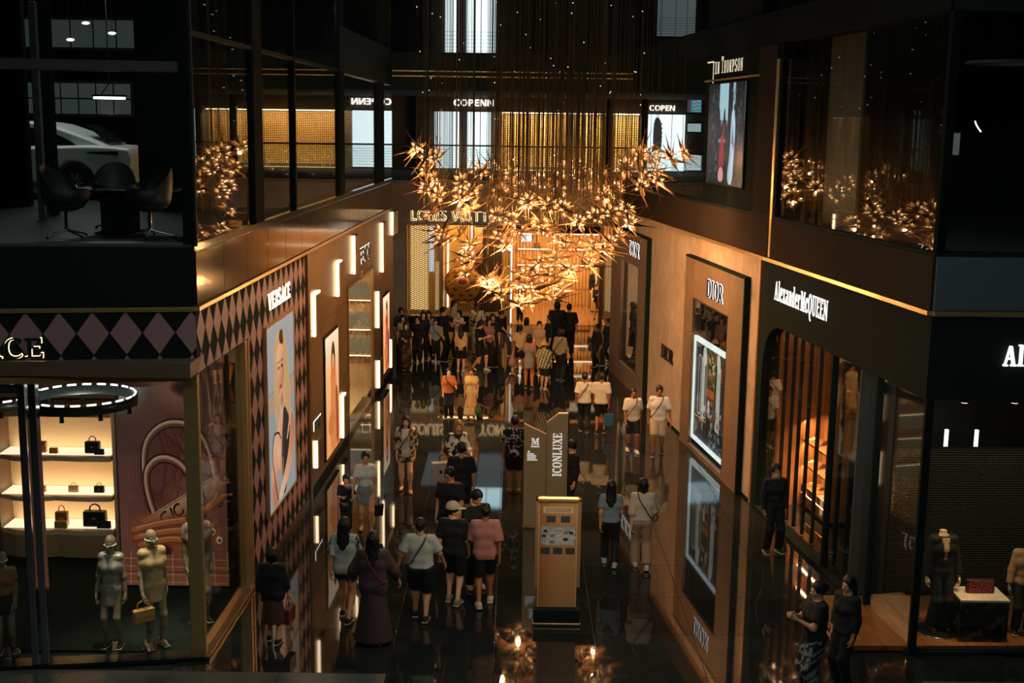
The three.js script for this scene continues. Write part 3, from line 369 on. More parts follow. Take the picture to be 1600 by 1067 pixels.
// ---------- right: warm stone shop ----------
const W1 = [-11.94, -9.12, 0.12, 3.64], W2 = [-20.1, -17.74, 0.58, 3.7];
{
  const s = struct('wall_right', RW), P = (n, a, b, c, d, m = M.dior, z0 = -0.3, z1 = 0) => part(n, metreUV(rbox(a, b, c, d, z0, z1, 0.004, 1), 0.35), m, s);
  P('stone_panel', -16.75, -14.6, 0.06, 5.05); P('stone_panel', -14.595, -12.7, 0.06, 5.05); P('stone_panel', -8.1, -7.5, 0.06, 2.4); P('stone_panel', -8.1, -7.5, 2.405, 5.05); P('stone_panel', -12.695, -8.1, 4.5, 5.05); P('stone_panel', REND, -16.755, 4.5, 5.05);
  part('end_return', box(REND, REND + 0.3, 0, 5.05, -4, -0.3), M.dior, s); part('baseboard', box(-16.75, -12.7, 0, 0.06, -0.3, -0.01), M.black, s);
  part('gold_post', rbox(-7.5, -7.4, 0, 5.05, -0.3, 0.03, 0.01), mat([0.7, 0.36, 0.15], 0.4, 0.5), s);
  const ring = (w, x0, x1) => { // stone surround standing proud of the wall, dark edges
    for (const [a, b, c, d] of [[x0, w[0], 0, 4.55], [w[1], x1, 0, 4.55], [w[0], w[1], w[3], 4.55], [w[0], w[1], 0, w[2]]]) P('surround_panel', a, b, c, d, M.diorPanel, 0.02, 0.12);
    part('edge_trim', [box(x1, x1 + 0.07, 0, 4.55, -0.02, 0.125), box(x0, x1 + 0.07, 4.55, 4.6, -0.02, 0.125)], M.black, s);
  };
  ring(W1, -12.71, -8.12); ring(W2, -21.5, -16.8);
  const i = struct('trim_7', RW), cr2 = mat([0.5, 0.33, 0.18], 0.5);
  part('window_room', [box(W1[0] - 0.4, W1[1] + 0.4, 0, 4, -1.3, -1.2), box(W1[0] - 0.4, W1[0] - 0.3, 0, 4, -1.2, -0.3), box(W1[1] + 0.3, W1[1] + 0.4, 0, 4, -1.2, -0.3)], mat([0.03, 0.025, 0.02], 0.5), i);
  part('niche_back', box(-21, -17, 0.5, 4, -1.7, -1.6), cr2, i); part('niche_side', box(-21.1, -21, 0.5, 4, -1.6, -0.3), cr2, i); part('niche_side', box(-17, -16.9, 0.5, 4, -1.6, -0.3), cr2, i); part('niche_ceiling', box(-21, -17, 3.9, 4, -1.6, -0.3), cr2, i); part('niche_floor', box(-21, -17, 0.5, 0.58, -1.6, -0.3), M.cream, i);
  for (const [n, w] of [['window_2', W1], ['window_3', W2]]) { const g = struct(n, RW); part('pane', box(w[0], w[1], w[2], w[3], 0.09, 0.1), M.pane, g); part('frame', [box(w[0], w[0] + 0.03, w[2], w[3], 0.08, 0.125), box(w[1] - 0.03, w[1], w[2], w[3], 0.08, 0.125), box(w[0], w[1], w[3] - 0.03, w[3], 0.08, 0.125)], M.bronze, g); }
  for (const y of [1.9, 2.75, 3.4]) { const q = thing('wall_shelf', ['low', 'middle', 'high'][y < 2 ? 0 : y < 3 ? 1 : 2] + ' lit ledge behind the silver-dressed figures in the far stone window', 'shelf', RW, -19.4, y, -1.5); part('board', rbox(-1.4, 1.4, 0, 0.03, -0.1, 0.1, 0.004), M.gold, q); part('light_strip', box(-1.4, 1.4, -0.012, -0.002, -0.05, 0.05), M.warmLamp, q); }
  const la = thing('ceiling_light', 'narrow white light panel over the figures in the far stone window', 'lamp', RW, -18.9, 3.84, -0.8); part('diffuser', rbox(-1.2, 1.2, 0, 0.03, -0.15, 0.15), glow([1, 0.9, 0.75], 1.5), la); part('frame', rbox(-1.24, 1.24, 0.012, 0.05, -0.19, 0.19), M.gold, la);
  areaLight('ceiling_glow', 2.4, 0.3, RW.at(-18.9, 3.82, -0.8).toArray(), RW.at(-18.9, 0, -0.81).toArray(), [1, 0.88, 0.72], 26);
}
const haloWhite = glow([1, 0.98, 0.94], 3), inkFace = mat([0.012, 0.012, 0.012], 0.4);
{
  for (const [x0, x1, y, h, hal, z, lab] of [[1105.5, 1130.5, 455, 0.4, 1, 0.12, 'black capitals with bright white halo over the window holding the framed picture'], [983.5, 999.5, 390, 0.4, 1, 0.12, 'haloed capitals on the far stone surround near the chandelier'], [1034, 1053, 553, 0.36, 0, 0, 'plain black capitals standing on bare stone between two windows']]) {
    const a = RW.hit(x0, y, z), b = RW.hit(x1, y, z), c = RW.hit((x0 + x1) / 2, y, z), t = thing('shop_sign', lab, 'sign', RW, (a[0] + b[0]) / 2, c[1] - h / 2, z);
    letters(t, 'DIOR', 'serif_regular', h, b[0] - a[0], 0, 0, 0.012, 0.022, inkFace, hal ? haloWhite : null, 0.008);
  }
  const tex = canvasTex(512, 460, (c, w, h) => {
    c.fillStyle = '#0b0f10'; c.fillRect(0, 0, w, h); SEED = 5;
    c.fillStyle = '#cfc9bb'; for (const x of [110, 120, 350, 365]) c.fillRect(x, 60, 46, 300); c.fillStyle = '#efe9da'; blob(c, [[120, 10], [180, 0], [190, 90], [130, 100]], '#e8e4da'); blob(c, [[340, 0], [400, 10], [400, 90], [350, 80]], '#e8e4da');
    c.fillStyle = '#3a2a1c'; c.fillRect(196, 0, 130, 240); c.fillStyle = '#b98a3c'; c.fillRect(200, 30, 6, 400); c.fillRect(318, 30, 6, 400); for (let i = 0; i < 40; i++) { c.fillStyle = ['#d8a24c', '#7a5a2a', '#f0d9a0', '#2a1c10'][i % 4]; c.beginPath(); c.arc(rr(205, 318), rr(40, 130), rr(3, 12), 0, 7); c.fill(); }
    c.fillStyle = '#b5541c'; c.fillRect(206, 190, 110, 36); c.fillRect(226, 240, 80, 22); c.fillStyle = '#e9e6df'; blob(c, [[216, 250], [250, 240], [266, 320], [230, 330]], '#ece8de');
    for (let i = 0; i < 60; i++) { c.fillStyle = ['#1f4e78', '#9c1f2a', '#f2efe8', '#101010', '#274a8a', '#d9b48a'][i % 6]; blob(c, [[rr(40, 470), rr(250, 330)], [rr(40, 470), rr(250, 330)], [rr(40, 470), rr(260, 360)]].map((p, k, q) => [q[0][0] + k * 8, q[0][1] + (k % 2) * 40]), c.fillStyle); }
    c.fillStyle = '#14161a'; c.fillRect(0, 360, w, 100); c.fillStyle = '#c98a3a'; c.fillRect(20, 352, 170, 10); for (let i = 0; i < 70; i++) { c.fillStyle = i % 3 ? '#cfd2d2' : '#4a4d50'; c.fillRect(rr(250, 480), rr(340, 450), 5, rr(5, 20)); }
    for (const x of [60, 150]) { c.strokeStyle = '#e8e2d2'; c.lineWidth = 6; c.strokeRect(x, 60, 36, 280); }
  });
  const t = thing('light_box_poster', 'bright white-framed picture of a hall leaning in the near stone window', 'poster', RW, -10.53, 0.27, 0.03), hw = 1.39;
  part('screen', box(-hw + 0.1, hw - 0.1, 0.1, 2.38, -0.04, 0), screenMat(tex, 1.0), t); part('light_frame', [box(-hw, hw, 0, 0.1, -0.05, 0.03), box(-hw, hw, 2.38, 2.48, -0.05, 0.03), box(-hw, -hw + 0.1, 0.1, 2.38, -0.05, 0.03), box(hw - 0.1, hw, 0.1, 2.38, -0.05, 0.03)], glow([0.92, 1, 0.97], 1.5), t);
}
// ---------- right: black shop with slats ----------
{
  const s = struct('wall_right_black', RW), sh = new THREE.Shape(); sh.moveTo(-7.4, 0); sh.lineTo(-7.4, 5.05); sh.lineTo(0, 5.05); sh.lineTo(0, 3.85); sh.lineTo(-6.1, 3.85); sh.quadraticCurveTo(-7.12, 3.85, -7.12, 2.7); sh.lineTo(-7.12, 0); sh.closePath();
  part('wall_body', new THREE.ExtrudeGeometry(sh, { depth: 0.25, bevelEnabled: false, curveSegments: 14 }).translate(0, 0, -0.25), M.black, s);
  part('pane', box(-7.12, -0.03, 0.06, 3.85, -0.1, -0.088), M.pane, s); part('mullion', rbox(-0.03, 0.03, 0, 3.85, -0.12, 0, 0.005), M.black, s); for (const x of [-3.6, -1.75]) part('mullion', rbox(x, x + 0.06, 0, 3.85, -0.14, -0.03, 0.005), M.black, s); part('sill', rbox(-7.12, 0, 0, 0.06, -0.25, 0.02, 0.005), M.black, s);
  const f = struct('wall_right_shopfront', RF); part('wall_body', box(0, 5, 3.85, 5.05, -0.25, 0), M.black, f); part('pane', box(0.03, 5, 0.06, 3.85, -0.1, -0.088), M.pane, f); part('sill', rbox(0, 5, 0, 0.06, -0.25, 0.02, 0.005), M.black, f);
  const r = struct('trim_8', W0), dk = mat([0.05, 0.05, 0.046], 0.5);
  part('room_ceiling', box(5.95, 13, 3.9, 4.1, -26.2, -17.35), M.black, r); part('room_back', box(4.8, 13, 0, 4, -26.4, -26.2), dk, r);
  const rw = struct('trim_9', RW); part('alcove_ceiling', box(-7.3, -0.2, 3.9, 4.05, -2, -0.27), M.black, rw); part('room_side', box(-7.4, -7.25, 0, 4, -1.62, -0.3), M.wood, rw);
  part('wood_wall', metreUV(box(-7.25, RW.hit(1300, 700, -1.5)[0], 0, 3.9, -1.62, -1.5)), M.wood, rw);
  const fl = struct('floor_wood', RF); for (let k = 0; k < 9; k++) part('floor_board', metreUV(rbox(-0.9 + k * 0.62, -0.9 + k * 0.62 + 0.614, 0.02, 0.1, -2.1, -0.12, 0.003, 1), 0.8), M.woodFloor, fl);
}
{
  const slatM = mat([0.006, 0.009, 0.009], 0.8), t = thing('slat_screen', 'row of tall black vertical slats behind the arched shop glass', 'screen', RW, -4.5, 0, -0.35);
  for (const [px, w] of [[1197, 0.07], [1207, 0.09], [1220, 0.09], [1233, 0.07], [1245, 0.1], [1259, 0.1], [1275, 0.1], [1296, 0.16], [1312, 0.14], [1330, 0.1], [1349, 0.1], [1380, 0.14]]) { const x = RW.hit(px, 720, -0.35)[0] + 4.5; part('slat', rbox(x - w / 4, x + w / 4, 0.02, 3.9, -0.035, 0.035, 0.006, 1), slatM, t); }
  const zS = -1.0, x0 = RW.hit(1233, 690, zS)[0], x1 = RW.hit(1291, 760, zS)[0], L = x1 - x0, ys = [[1235.6, 672], [1233, 706], [1231, 740], [1229.5, 780]].map((p) => RW.hit(p[0], p[1], zS)[1]);
  const q = thing('shoe_shelf', 'open wooden shelf unit with shoes glowing orange behind the slats', 'shelf', RW, x0, 0.05, zS);
  part('back_panel', metreUV(box(0, L, 0, 2.6, -0.46, -0.42)), M.wood, q); part('side_panel', metreUV(rbox(-0.04, 0, 0, 2.6, -0.42, 0, 0.004)), M.wood, q); part('side_panel', metreUV(rbox(L, L + 0.04, 0, 2.6, -0.42, 0, 0.004)), M.wood, q); part('drawer_base', metreUV(rbox(0, L, 0, 0.22, -0.42, 0, 0.004)), M.wood, q);
  ys.forEach((y) => { part('shelf', metreUV(rbox(0, L, y - 0.09, y - 0.05, -0.42, 0, 0.004)), M.wood, q); part('light_strip', box(0.03, L - 0.03, y - 0.1, y - 0.091, -0.06, -0.03), M.warmLamp, q); areaLight('shelf_glow', L, 0.06, RW.at((x0 + x1) / 2, y + 0.4, zS - 0.03).toArray(), RW.at((x0 + x1) / 2, y - 0.4, zS - 0.3).toArray(), [1, 0.55, 0.22], 120); }); addedLightPanel('added long warm fill panel above the wooden alcove behind the slats', 5, 0.2, RW.at(-4.9, 3.84, -0.7).toArray(), RW.at(-4.9, 0, -1.35).toArray(), [1, 0.56, 0.26], 7);  // alcove panel is an added light that brightens the wood
  for (let k = 0; k < 4; k++) { part('drawer', metreUV(rbox(0.06 + k * L / 4, (k + 1) * L / 4 - 0.06, 0.24, 0.4, -0.3, 0, 0.004)), M.wood, q); }
  const shoe = (m) => { const o = new THREE.Group(), g = ball(0.05, 0, 0.05, 0, 0.95, 0.9, 2.5, 12), p = g.attributes.position; for (let i = 0; i < p.count; i++) { const z = p.getZ(i); p.setY(i, Math.max(0.01, p.getY(i) * (z > 0 ? 0.75 : 1.15))); } g.computeVertexNormals(); part('upper', [g, cyl(0.038, 0.045, 0.06, 0, 0.095, -0.075, 10)], m, o); part('sole', rbox(-0.045, 0.045, 0, 0.016, -0.125, 0.125, 0.008), m === M.white ? M.white : M.black, o); return o; };
  const dark = mat([0.04, 0.02, 0.012], 0.4);
  ys.forEach((y, r) => { for (let k = 0; k < 4; k++) { const m = k % 4 < 2 ? M.white : dark, o = shoe(m); o.name = numbered('shoe'); o.position.copy(RW.at(x0 + L * (0.14 + k * 0.24), y - 0.048, zS - 0.2)); o.rotation.y = RW.a + 0.5; const nm = ['top', 'second', 'third', 'lowest'][r], w = ['first', 'second', 'third', 'last'][k]; o.userData = { label: (m === M.white ? 'white' : 'dark brown') + ' low shoe, ' + w + ' from the far end on the ' + nm + ' wooden shelf', category: 'shoe' }; scene.add(o); } });
}
{
  const a = RW.hit(1211.5, 458), b = RW.hit(1294.5, 487), t = thing('shop_sign', 'white bold letters on the black wall next to the stone shop', 'sign', RW, (a[0] + b[0]) / 2, 4.36, 0), wm = glow([1, 1, 0.98], 1.0, { color: 0xeeeeee }); letters(t, 'AlexanderMcQUEEN', 'serif_bold', 0.36, b[0] - a[0], 0, 0, 0.012, 0.008, wm, null);
  const c = RF.hit(1565, 571), u = thing('shop_sign', 'large white letters cut by the right edge of the picture', 'sign', RF, c[0] + 1.35, c[1], 0); letters(u, 'AlexanderMcQUEEN', 'serif_bold', 0.29, 2.7, 0, 0, 0.02, 0.05, wm, null);
  // window display: mesh screen, counter, plinth
  const mesh = noiseTex(256, 128, (x, y) => { const row = Math.floor(y * 8), fx = (x * 8 + (row % 2) * 0.5) % 1, fy = (y * 8) % 1, d = Math.hypot((fx - 0.5) / 0.42, (fy - 0.5) / 0.34); const k = d < 1 ? 215 - 70 * d : 26; return [k, k * 0.96, k * 0.86]; }, true, [9, 9]);
  const q = thing('mesh_screen', 'grey woven metal screen standing behind the black suit', 'screen', RF, 2.75, 0.1, -2.2); part('woven_panel', metreUV(box(-2.4, 2.4, 0.03, 2.45, -0.03, 0), 0.35), mat([0.34, 0.32, 0.28], 0.45, 0.4, { map: mesh, bumpMap: mesh, bumpScale: 0.01 }), q); part('frame', [rbox(-2.44, -2.4, 0, 2.47, -0.04, 0.01), rbox(-2.44, 2.44, 2.45, 2.48, -0.04, 0.01)], M.black, q);
  const gp = thing('partition', 'plain grey partition panel left of the woven screen in the black shop', 'partition', RF, 0.12, 0.1, -2.16); part('board', rbox(-0.36, 0.22, 0, 3.75, -0.03, 0.02, 0.005), mat([0.05, 0.052, 0.048], 0.7), gp); part('edge', box(0.22, 0.235, 0, 3.75, -0.03, 0.03), M.black, gp);
  const k = onLevel(1541, 1010, 0.1), sx = 0.36, camo = noiseTex(128, 128, (x, y) => { const n = fbm(x, y, 5), m = fbm(y, x, 7); return n > 0.58 ? [96, 74, 44] : m > 0.56 ? [44, 34, 24] : [16, 17, 14]; });
  const p = thing('display_plinth', 'dark mottled cube plinth with a white marble top in the right window', 'plinth', W0, k.x, 0.1, -17.66); part('block', rbox(-sx, sx, 0, 0.62, -0.28, 0.28, 0.01), mat([0.6, 0.6, 0.6], 0.4, 0, { map: camo }), p); part('marble_top', rbox(-sx - 0.005, sx + 0.005, 0.62, 0.66, -0.285, 0.285, 0.008), mat([0.8, 0.74, 0.64], 0.3, 0, { map: travTex }), p);
  const g = thing('name_block', 'small dark maroon block lettering standing on the marble plinth top', 'sign', W0, k.x + 0.02, 0.765, -17.68); part('block', rbox(-0.21, 0.21, 0, 0.2, -0.05, 0.02, 0.01), mat([0.05, 0.012, 0.014], 0.4), g); const mr = mat([0.4, 0.08, 0.06], 0.4); letters(g, 'ALEXANDER', 'serif_bold', 0.075, 0.36, 0, 0.11, 0.02, 0.015, mr, null); letters(g, 'McQUEEN', 'serif_bold', 0.08, 0.36, 0, 0.015, 0.02, 0.015, mr, null);
  addedLightPanel('added slim fill panel over the woven screen in the right window', 4, 0.15, [8, 3.75, -17.75], [8, 0.4, -19.3], [1, 0.82, 0.6], 11);  // added light, put in because the woven screen stayed dark
  const ct = thing('counter', 'pale display counter deep inside the black shop under three light tubes', 'counter', W0, 8.9, 0, -24.6); part('body', rbox(-1.7, 1.7, 0, 0.9, -0.5, 0.5, 0.02), M.darkGrey, ct); part('top', rbox(-1.75, 1.75, 0.9, 0.95, -0.55, 0.55, 0.01), M.grey, ct);
  for (const [px, w] of [[1446, 'leftmost'], [1478, 'middle'], [1525, 'rightmost']]) { const o = onDepth(px, 690, -24.9), u2 = thing('tube_light', w + ' of three upright white light tubes above the counter', 'lamp', W0, o.x, 0.96, -24.9); part('tube', cyl(0.045, 0.045, 0.5, 0, 0.3, 0, 8), glow([1, 1, 0.97], 1.6), u2); part('base', cyl(0.06, 0.07, 0.05, 0, 0.025, 0, 8), M.black, u2); }
  for (const [px, nm] of [[1470, 'small ceiling spot over the headless black suit'], [1545, 'small ceiling spot over the marble plinth']]) { const o = onLevel(px, 1000, 0.1), u3 = thing('spot_lamp', nm, 'lamp', W0, o.x, 3.78, o.z + 0.2); part('housing', cyl(0.06, 0.06, 0.08, 0, 0.05, 0), M.black, u3); part('bulb', cyl(0.045, 0.045, 0.01, 0, 0.004, 0), glow([1, 0.8, 0.55], 2), u3); const l = new THREE.SpotLight(new THREE.Color(1, 0.6, 0.3), px < 1500 ? 14 : 20, 0, 0.3, 0.7, 2); l.name = 'spot_light'; l.position.set(o.x, 3.74, o.z + 0.2); l.target.position.set(o.x - 0.1, 0, o.z - 0.2); l.castShadow = true; scene.add(l, l.target); }
}
// ---------- far end: stone facade with lit shop ----------
{
  const s = struct('wall_back', BK), P = (a, b, c, d, m = M.lvStone) => part('stone_panel', metreUV(rbox(a, b, c, d, -0.3, 0, 0.004, 1), 0.5), m, s);
  for (const [a, b] of [[-10, -6.6], [-6.595, -4.08]]) for (const [c, d] of [[0, 1.7], [1.705, 3.4], [3.405, 5.05]]) P(a, b, c, d);
  P(-4.075, -2.2, 3.86, 5.05); P(-2.195, 0, 3.86, 5.05); P(0.005, 2.2, 3.86, 5.05); P(2.205, 4.05, 3.86, 5.05); P(4.055, 10, 0, 5.05);
  P(-4.075, -0.2, 0, 0.3, M.black);
  part('pilaster', rbox(-2.78, -2.66, 0.3, 3.86, -0.2, 0.05, 0.01), M.gold, s); part('door_post', rbox(-0.22, -0.12, 0, 3.86, -0.25, 0.04, 0.01), M.gold, s); part('door_post', rbox(3.3, 3.46, 0, 3.86, -0.25, 0.04, 0.01), M.bronze, s);
  const i = struct('trim_10', W0), gm = mat([0.7, 0.42, 0.17], 0.5);
  part('shop_back', box(-6, 6, 0, 4.2, -53.2, -53), mat([0.62, 0.38, 0.17], 0.55), i); part('shop_side', box(-6.1, -6, 0, 4.2, -53, -47.3), gm, i); part('shop_side', box(6, 6.1, 0, 4.2, -53, -47.3), gm, i); part('shop_ceiling', box(-6, 6, 4.1, 4.3, -53, -47.3), gm, i);
  for (let k = 0; k < 6; k++) part('floor_tile', rbox(-0.1 + k * 0.62, 0.51 + k * 0.62, 0, 0.014, -52.9, -47.1, 0.003, 1), mat([0.5, 0.26, 0.11], 0.12), i);
  for (let k = 0; k < 34; k++) part('flute', cyl(0.07, 0.07, 4, -0.4 + k * 0.145, 2, -52.98, 8), gm, i);
  part('window_backdrop', box(-4.1, -0.3, 0.3, 3.86, -48.4, -48.3), mat([0.6, 0.36, 0.11], 0.35, 0.5), i); part('divider', box(-2.75, -2.68, 0.3, 3.86, -48.3, -47.3), M.gold, i);
  const la = thing('ceiling_light', 'warm ceiling panel inside the far shop behind the chandelier', 'lamp', W0, 1.7, 3.98, -50); part('diffuser', rbox(-1.8, 1.8, 0, 0.03, -1.2, 1.2), glow([1, 0.72, 0.4], 0.7), la); part('frame', rbox(-1.85, 1.85, 0.015, 0.06, -1.25, 1.25), M.gold, la);
  addedLightPanel('added warm fill panel tucked behind the header of the far shop doorway', 3.2, 0.4, [1.7, 3.7, -47.75], [1.7, 1.2, -53], [1, 0.58, 0.25], 58, 1);  // added light, set where the floor mirror cannot show it
  addedLightPanel('added warm fill panel at the top of the far display window', 2.0, 0.2, [-1.9, 3.78, -47.45], [-1.9, 0.9, -48.0], [1, 0.6, 0.24], 45, 1);  // added light that brightens the round bag and its backdrop
  // lattice windows
  for (const [n, x0, x1, y1] of [['window_4', -4.04, -2.82, 3.8], ['window_5', 3.5, 4.02, 3.0]]) {
    const w = struct(n, BK), bars = []; const nx = Math.round((x1 - x0) / 0.1), ny = Math.round((y1 - 0.36) / 0.075);
    for (let a = 0; a < nx; a++) for (let b = 0; b < ny; b++) { const g = new THREE.BoxGeometry(0.118, 0.04, 0.03); g.rotateZ(a % 2 ? 0.6 : -0.6); bars.push(g.translate(x0 + (a + 0.5) * (x1 - x0) / nx, 0.36 + (b + 0.5) * 0.075, -0.05)); }
    const l = part('lattice', merge(bars), mat([0.5, 0.3, 0.1], 0.4, 0.6), w); l.userData.kind = 'stuff';
    part('frame', [rbox(x0 - 0.05, x1 + 0.05, y1, y1 + 0.06, -0.1, 0.03), rbox(x0 - 0.05, x0, 0.3, y1, -0.1, 0.03), rbox(x1, x1 + 0.05, 0.3, y1, -0.1, 0.03), rbox(x0 - 0.05, x1 + 0.05, 0.28, 0.35, -0.1, 0.05)], M.gold, w);
  }
  const strip = (x, w, y0, y1, m, lab, z = -48.1) => { const t = thing('window_lamp', lab, 'lamp', W0, x, y0, z); part('glow_panel', rbox(-w / 2, w / 2, 0, y1 - y0, -0.03, 0, 0.005), m, t); part('edge', [box(-w / 2 - 0.015, -w / 2, 0, y1 - y0, -0.04, 0.01), box(w / 2, w / 2 + 0.015, 0, y1 - y0, -0.04, 0.01)], M.gold, t); };
  strip(-3.66, 0.7, 0.4, 3.75, glow([1, 0.64, 0.24], 1.5), 'tall amber light panel behind the golden lattice window'); strip(-3.2, 0.22, 1.9, 3.7, glow([0.8, 0.95, 1], 1.6), 'narrow bluish white light panel behind the golden lattice window'); strip(-2.95, 0.2, 0.4, 2.3, glow([1, 0.62, 0.26], 1.0), 'low narrow amber panel at the right of the golden lattice window'); strip(3.78, 0.4, 0.5, 2.95, glow([1, 0.62, 0.25], 0.7), 'amber light panel behind the far right lattice', -47.6); strip(-0.06, 0.06, 0.1, 3.8, glow([0.9, 1, 1], 1.2), 'slim upright white light line at the far shop doorway', -46.9);
  strip(0.55, 0.42, 2.7, 3.7, glow([0.85, 0.95, 1], 1.1), 'pale gridded light window high inside the far shop', -52.7); strip(-2.55, 0.05, 0.5, 3.3, M.warmLamp, 'thin bright warm line beside the round monogram bag', -48.2); strip(-1.62, 0.06, 2.6, 3.7, glow([0.9, 0.95, 1], 1), 'thin pale line at the top of the far display window', -48.2);
  // hanging brown cloth, round bag
  const dk = thing('dark_curtain', 'dark brown gauze curtain filling the right part of the far display window', 'curtain', W0, -0.95, 0.32, -48.2); for (let k = 0; k < 11; k++) part('fold', cyl(0.05, 0.055, 3.5, -0.5 + k * 0.1, 1.75, 0, 8), mat([0.07, 0.04, 0.02], 0.8), dk); part('rail', bar([-0.6, 3.5, 0], [0.6, 3.5, 0], 0.02), M.bronze, dk);
  const cl = thing('hanging_cloth', 'brown hanging cloth panel in the far display window', 'panel', W0, -1.35, 2.3, -47.9); part('cloth', rbox(-0.16, 0.16, 0, 1.35, -0.02, 0.02, 0.008), mat([0.4, 0.2, 0.09], 0.7), cl); part('rod', bar([-0.2, 1.36, 0], [0.2, 1.36, 0], 0.015), M.gold, cl);
  const o = onDepth(723, 443, -47.8), mono = canvasTex(256, 256, (c) => { c.fillStyle = '#b98a3a'; c.fillRect(0, 0, 256, 256); c.fillStyle = '#6b4314'; for (let a = 0; a < 9; a++) for (let b = 0; b < 9; b++) { const x = a * 30 + (b % 2) * 15, y = b * 30; c.beginPath(); if ((a + b) % 2) { c.arc(x, y, 8, 0, 7); } else { c.moveTo(x, y - 10); c.lineTo(x + 8, y); c.lineTo(x, y + 10); c.lineTo(x - 8, y); } c.fill(); } });
  const rb = thing('round_bag', 'large round patterned golden bag with a red label in the far window', 'bag', W0, o.x, o.y - 0.72, -47.85); part('body', ball(0.68, 0, 0.7, 0, 1, 1.05, 0.42, 28), mat([1.0, 0.9, 0.7], 0.45, 0, { map: mono }), rb); part('rim', new THREE.TorusGeometry(0.69, 0.03, 6, 40).scale(1, 1.05, 1).translate(0, 0.7, 0), M.bronze, rb); part('label_disc', ball(0.24, 0, 0.82, 0.27, 1, 0.8, 0.12, 18), mat([0.9, 0.7, 0.5], 0.5), rb); part('label_print', ball(0.18, 0, 0.82, 0.3, 1, 0.7, 0.1, 16), mat([0.65, 0.06, 0.05], 0.5), rb); part('stand', cyl(0.15, 0.2, 0.06, 0, 0.0, 0, 16), M.gold, rb);
  const t = thing('shop_sign', 'long row of dark thin capitals with warm halo across the far stone band', 'sign', BK, -2.08, 3.99, 0); letters(t, 'LOUIS VUITTON', 'sans_regular', 0.4, 3.6, 0, 0, 0.03, 0.04, inkFace, glow([1, 0.62, 0.3], 5), 0.02);
  // inside: shelves, bags, table
  [[3.05, 'top'], [2.4, 'middle'], [1.72, 'lowest']].forEach(([y, n]) => { const q = thing('wall_shelf', n + ' lit shelf along the back wall of the far shop', 'shelf', W0, 2.3, y, -52.6); part('board', rbox(-2.1, 1.3, 0, 0.04, -0.25, 0.25, 0.006), M.gold, q); part('light_strip', box(-2.1, 1.3, 0.006, 0.034, 0.25, 0.265), M.warmLamp, q); areaLight('shelf_glow', 3.3, 0.1, [1.9, y - 0.02, -52.5], [1.9, y - 1, -52.7], [1, 0.6, 0.25], 10); });
  const bk = mat([0.06, 0.03, 0.02], 0.4), wh = mat([0.8, 0.72, 0.6], 0.4), w3 = ['left', 'middle', 'right'];
  [[3.09, 'top'], [2.44, 'middle'], [1.76, 'lowest']].forEach(([y, n], r) => { for (let k = 0; k < 3; k++) bag(0.9 + k * 0.95 + r * 0.12, y, -52.55, 0.3, 0.22, 0.14, (k + r) % 3 ? bk : wh, ((k + r) % 3 ? 'dark' : 'pale') + ' bag, ' + w3[k] + ' on the ' + n + ' back shelf of the far shop'); });
  const tb = thing('console_table', 'slim dark console table inside the far shop', 'table', W0, 2.55, 0.014, -51.2); part('top', rbox(-0.75, 0.75, 0.86, 0.9, -0.25, 0.25, 0.005), M.wood, tb); for (const x of [-0.72, 0.72]) for (const z of [-0.22, 0.22]) part('leg', box(x - 0.02, x + 0.02, 0, 0.86, z - 0.02, z + 0.02), M.black, tb);
}
{
  const cool = [0.6, 0.9, 1];
  for (const [x0, x1, z0, z1, k, lab] of [[-1.95, -0.25, -42.0, -39.6, 1.2, 'bright bluish light panel in the soffit before the far shop'], [-3.2, -0.25, -46.6, -42.2, 0.2, 'soffit stretch above the far shop window, cool light put in as dim glow']]) { const t = thing('ceiling_light', lab, 'lamp', W0, (x0 + x1) / 2, 5.0, (z0 + z1) / 2), w = (x1 - x0) / 2, d = (z1 - z0) / 2, m = glow(cool, k); for (let i = 0; i < 3; i++) part('diffuser', rbox(-w + 0.02 + i * 2 * w / 3, -w - 0.02 + (i + 1) * 2 * w / 3, 0, 0.03, -d, d, 0.005), m, t); part('frame', rbox(-w - 0.04, w + 0.04, 0.015, 0.045, -d - 0.04, d + 0.04, 0.005), M.black, t); }  // second entry is plain soffit; its cool lighting is put in as glow
  areaLight('ceiling_glow', 1.6, 2.2, [-1.1, 4.97, -40.8], [-1.1, 0, -40.81], cool, 1.2);
}
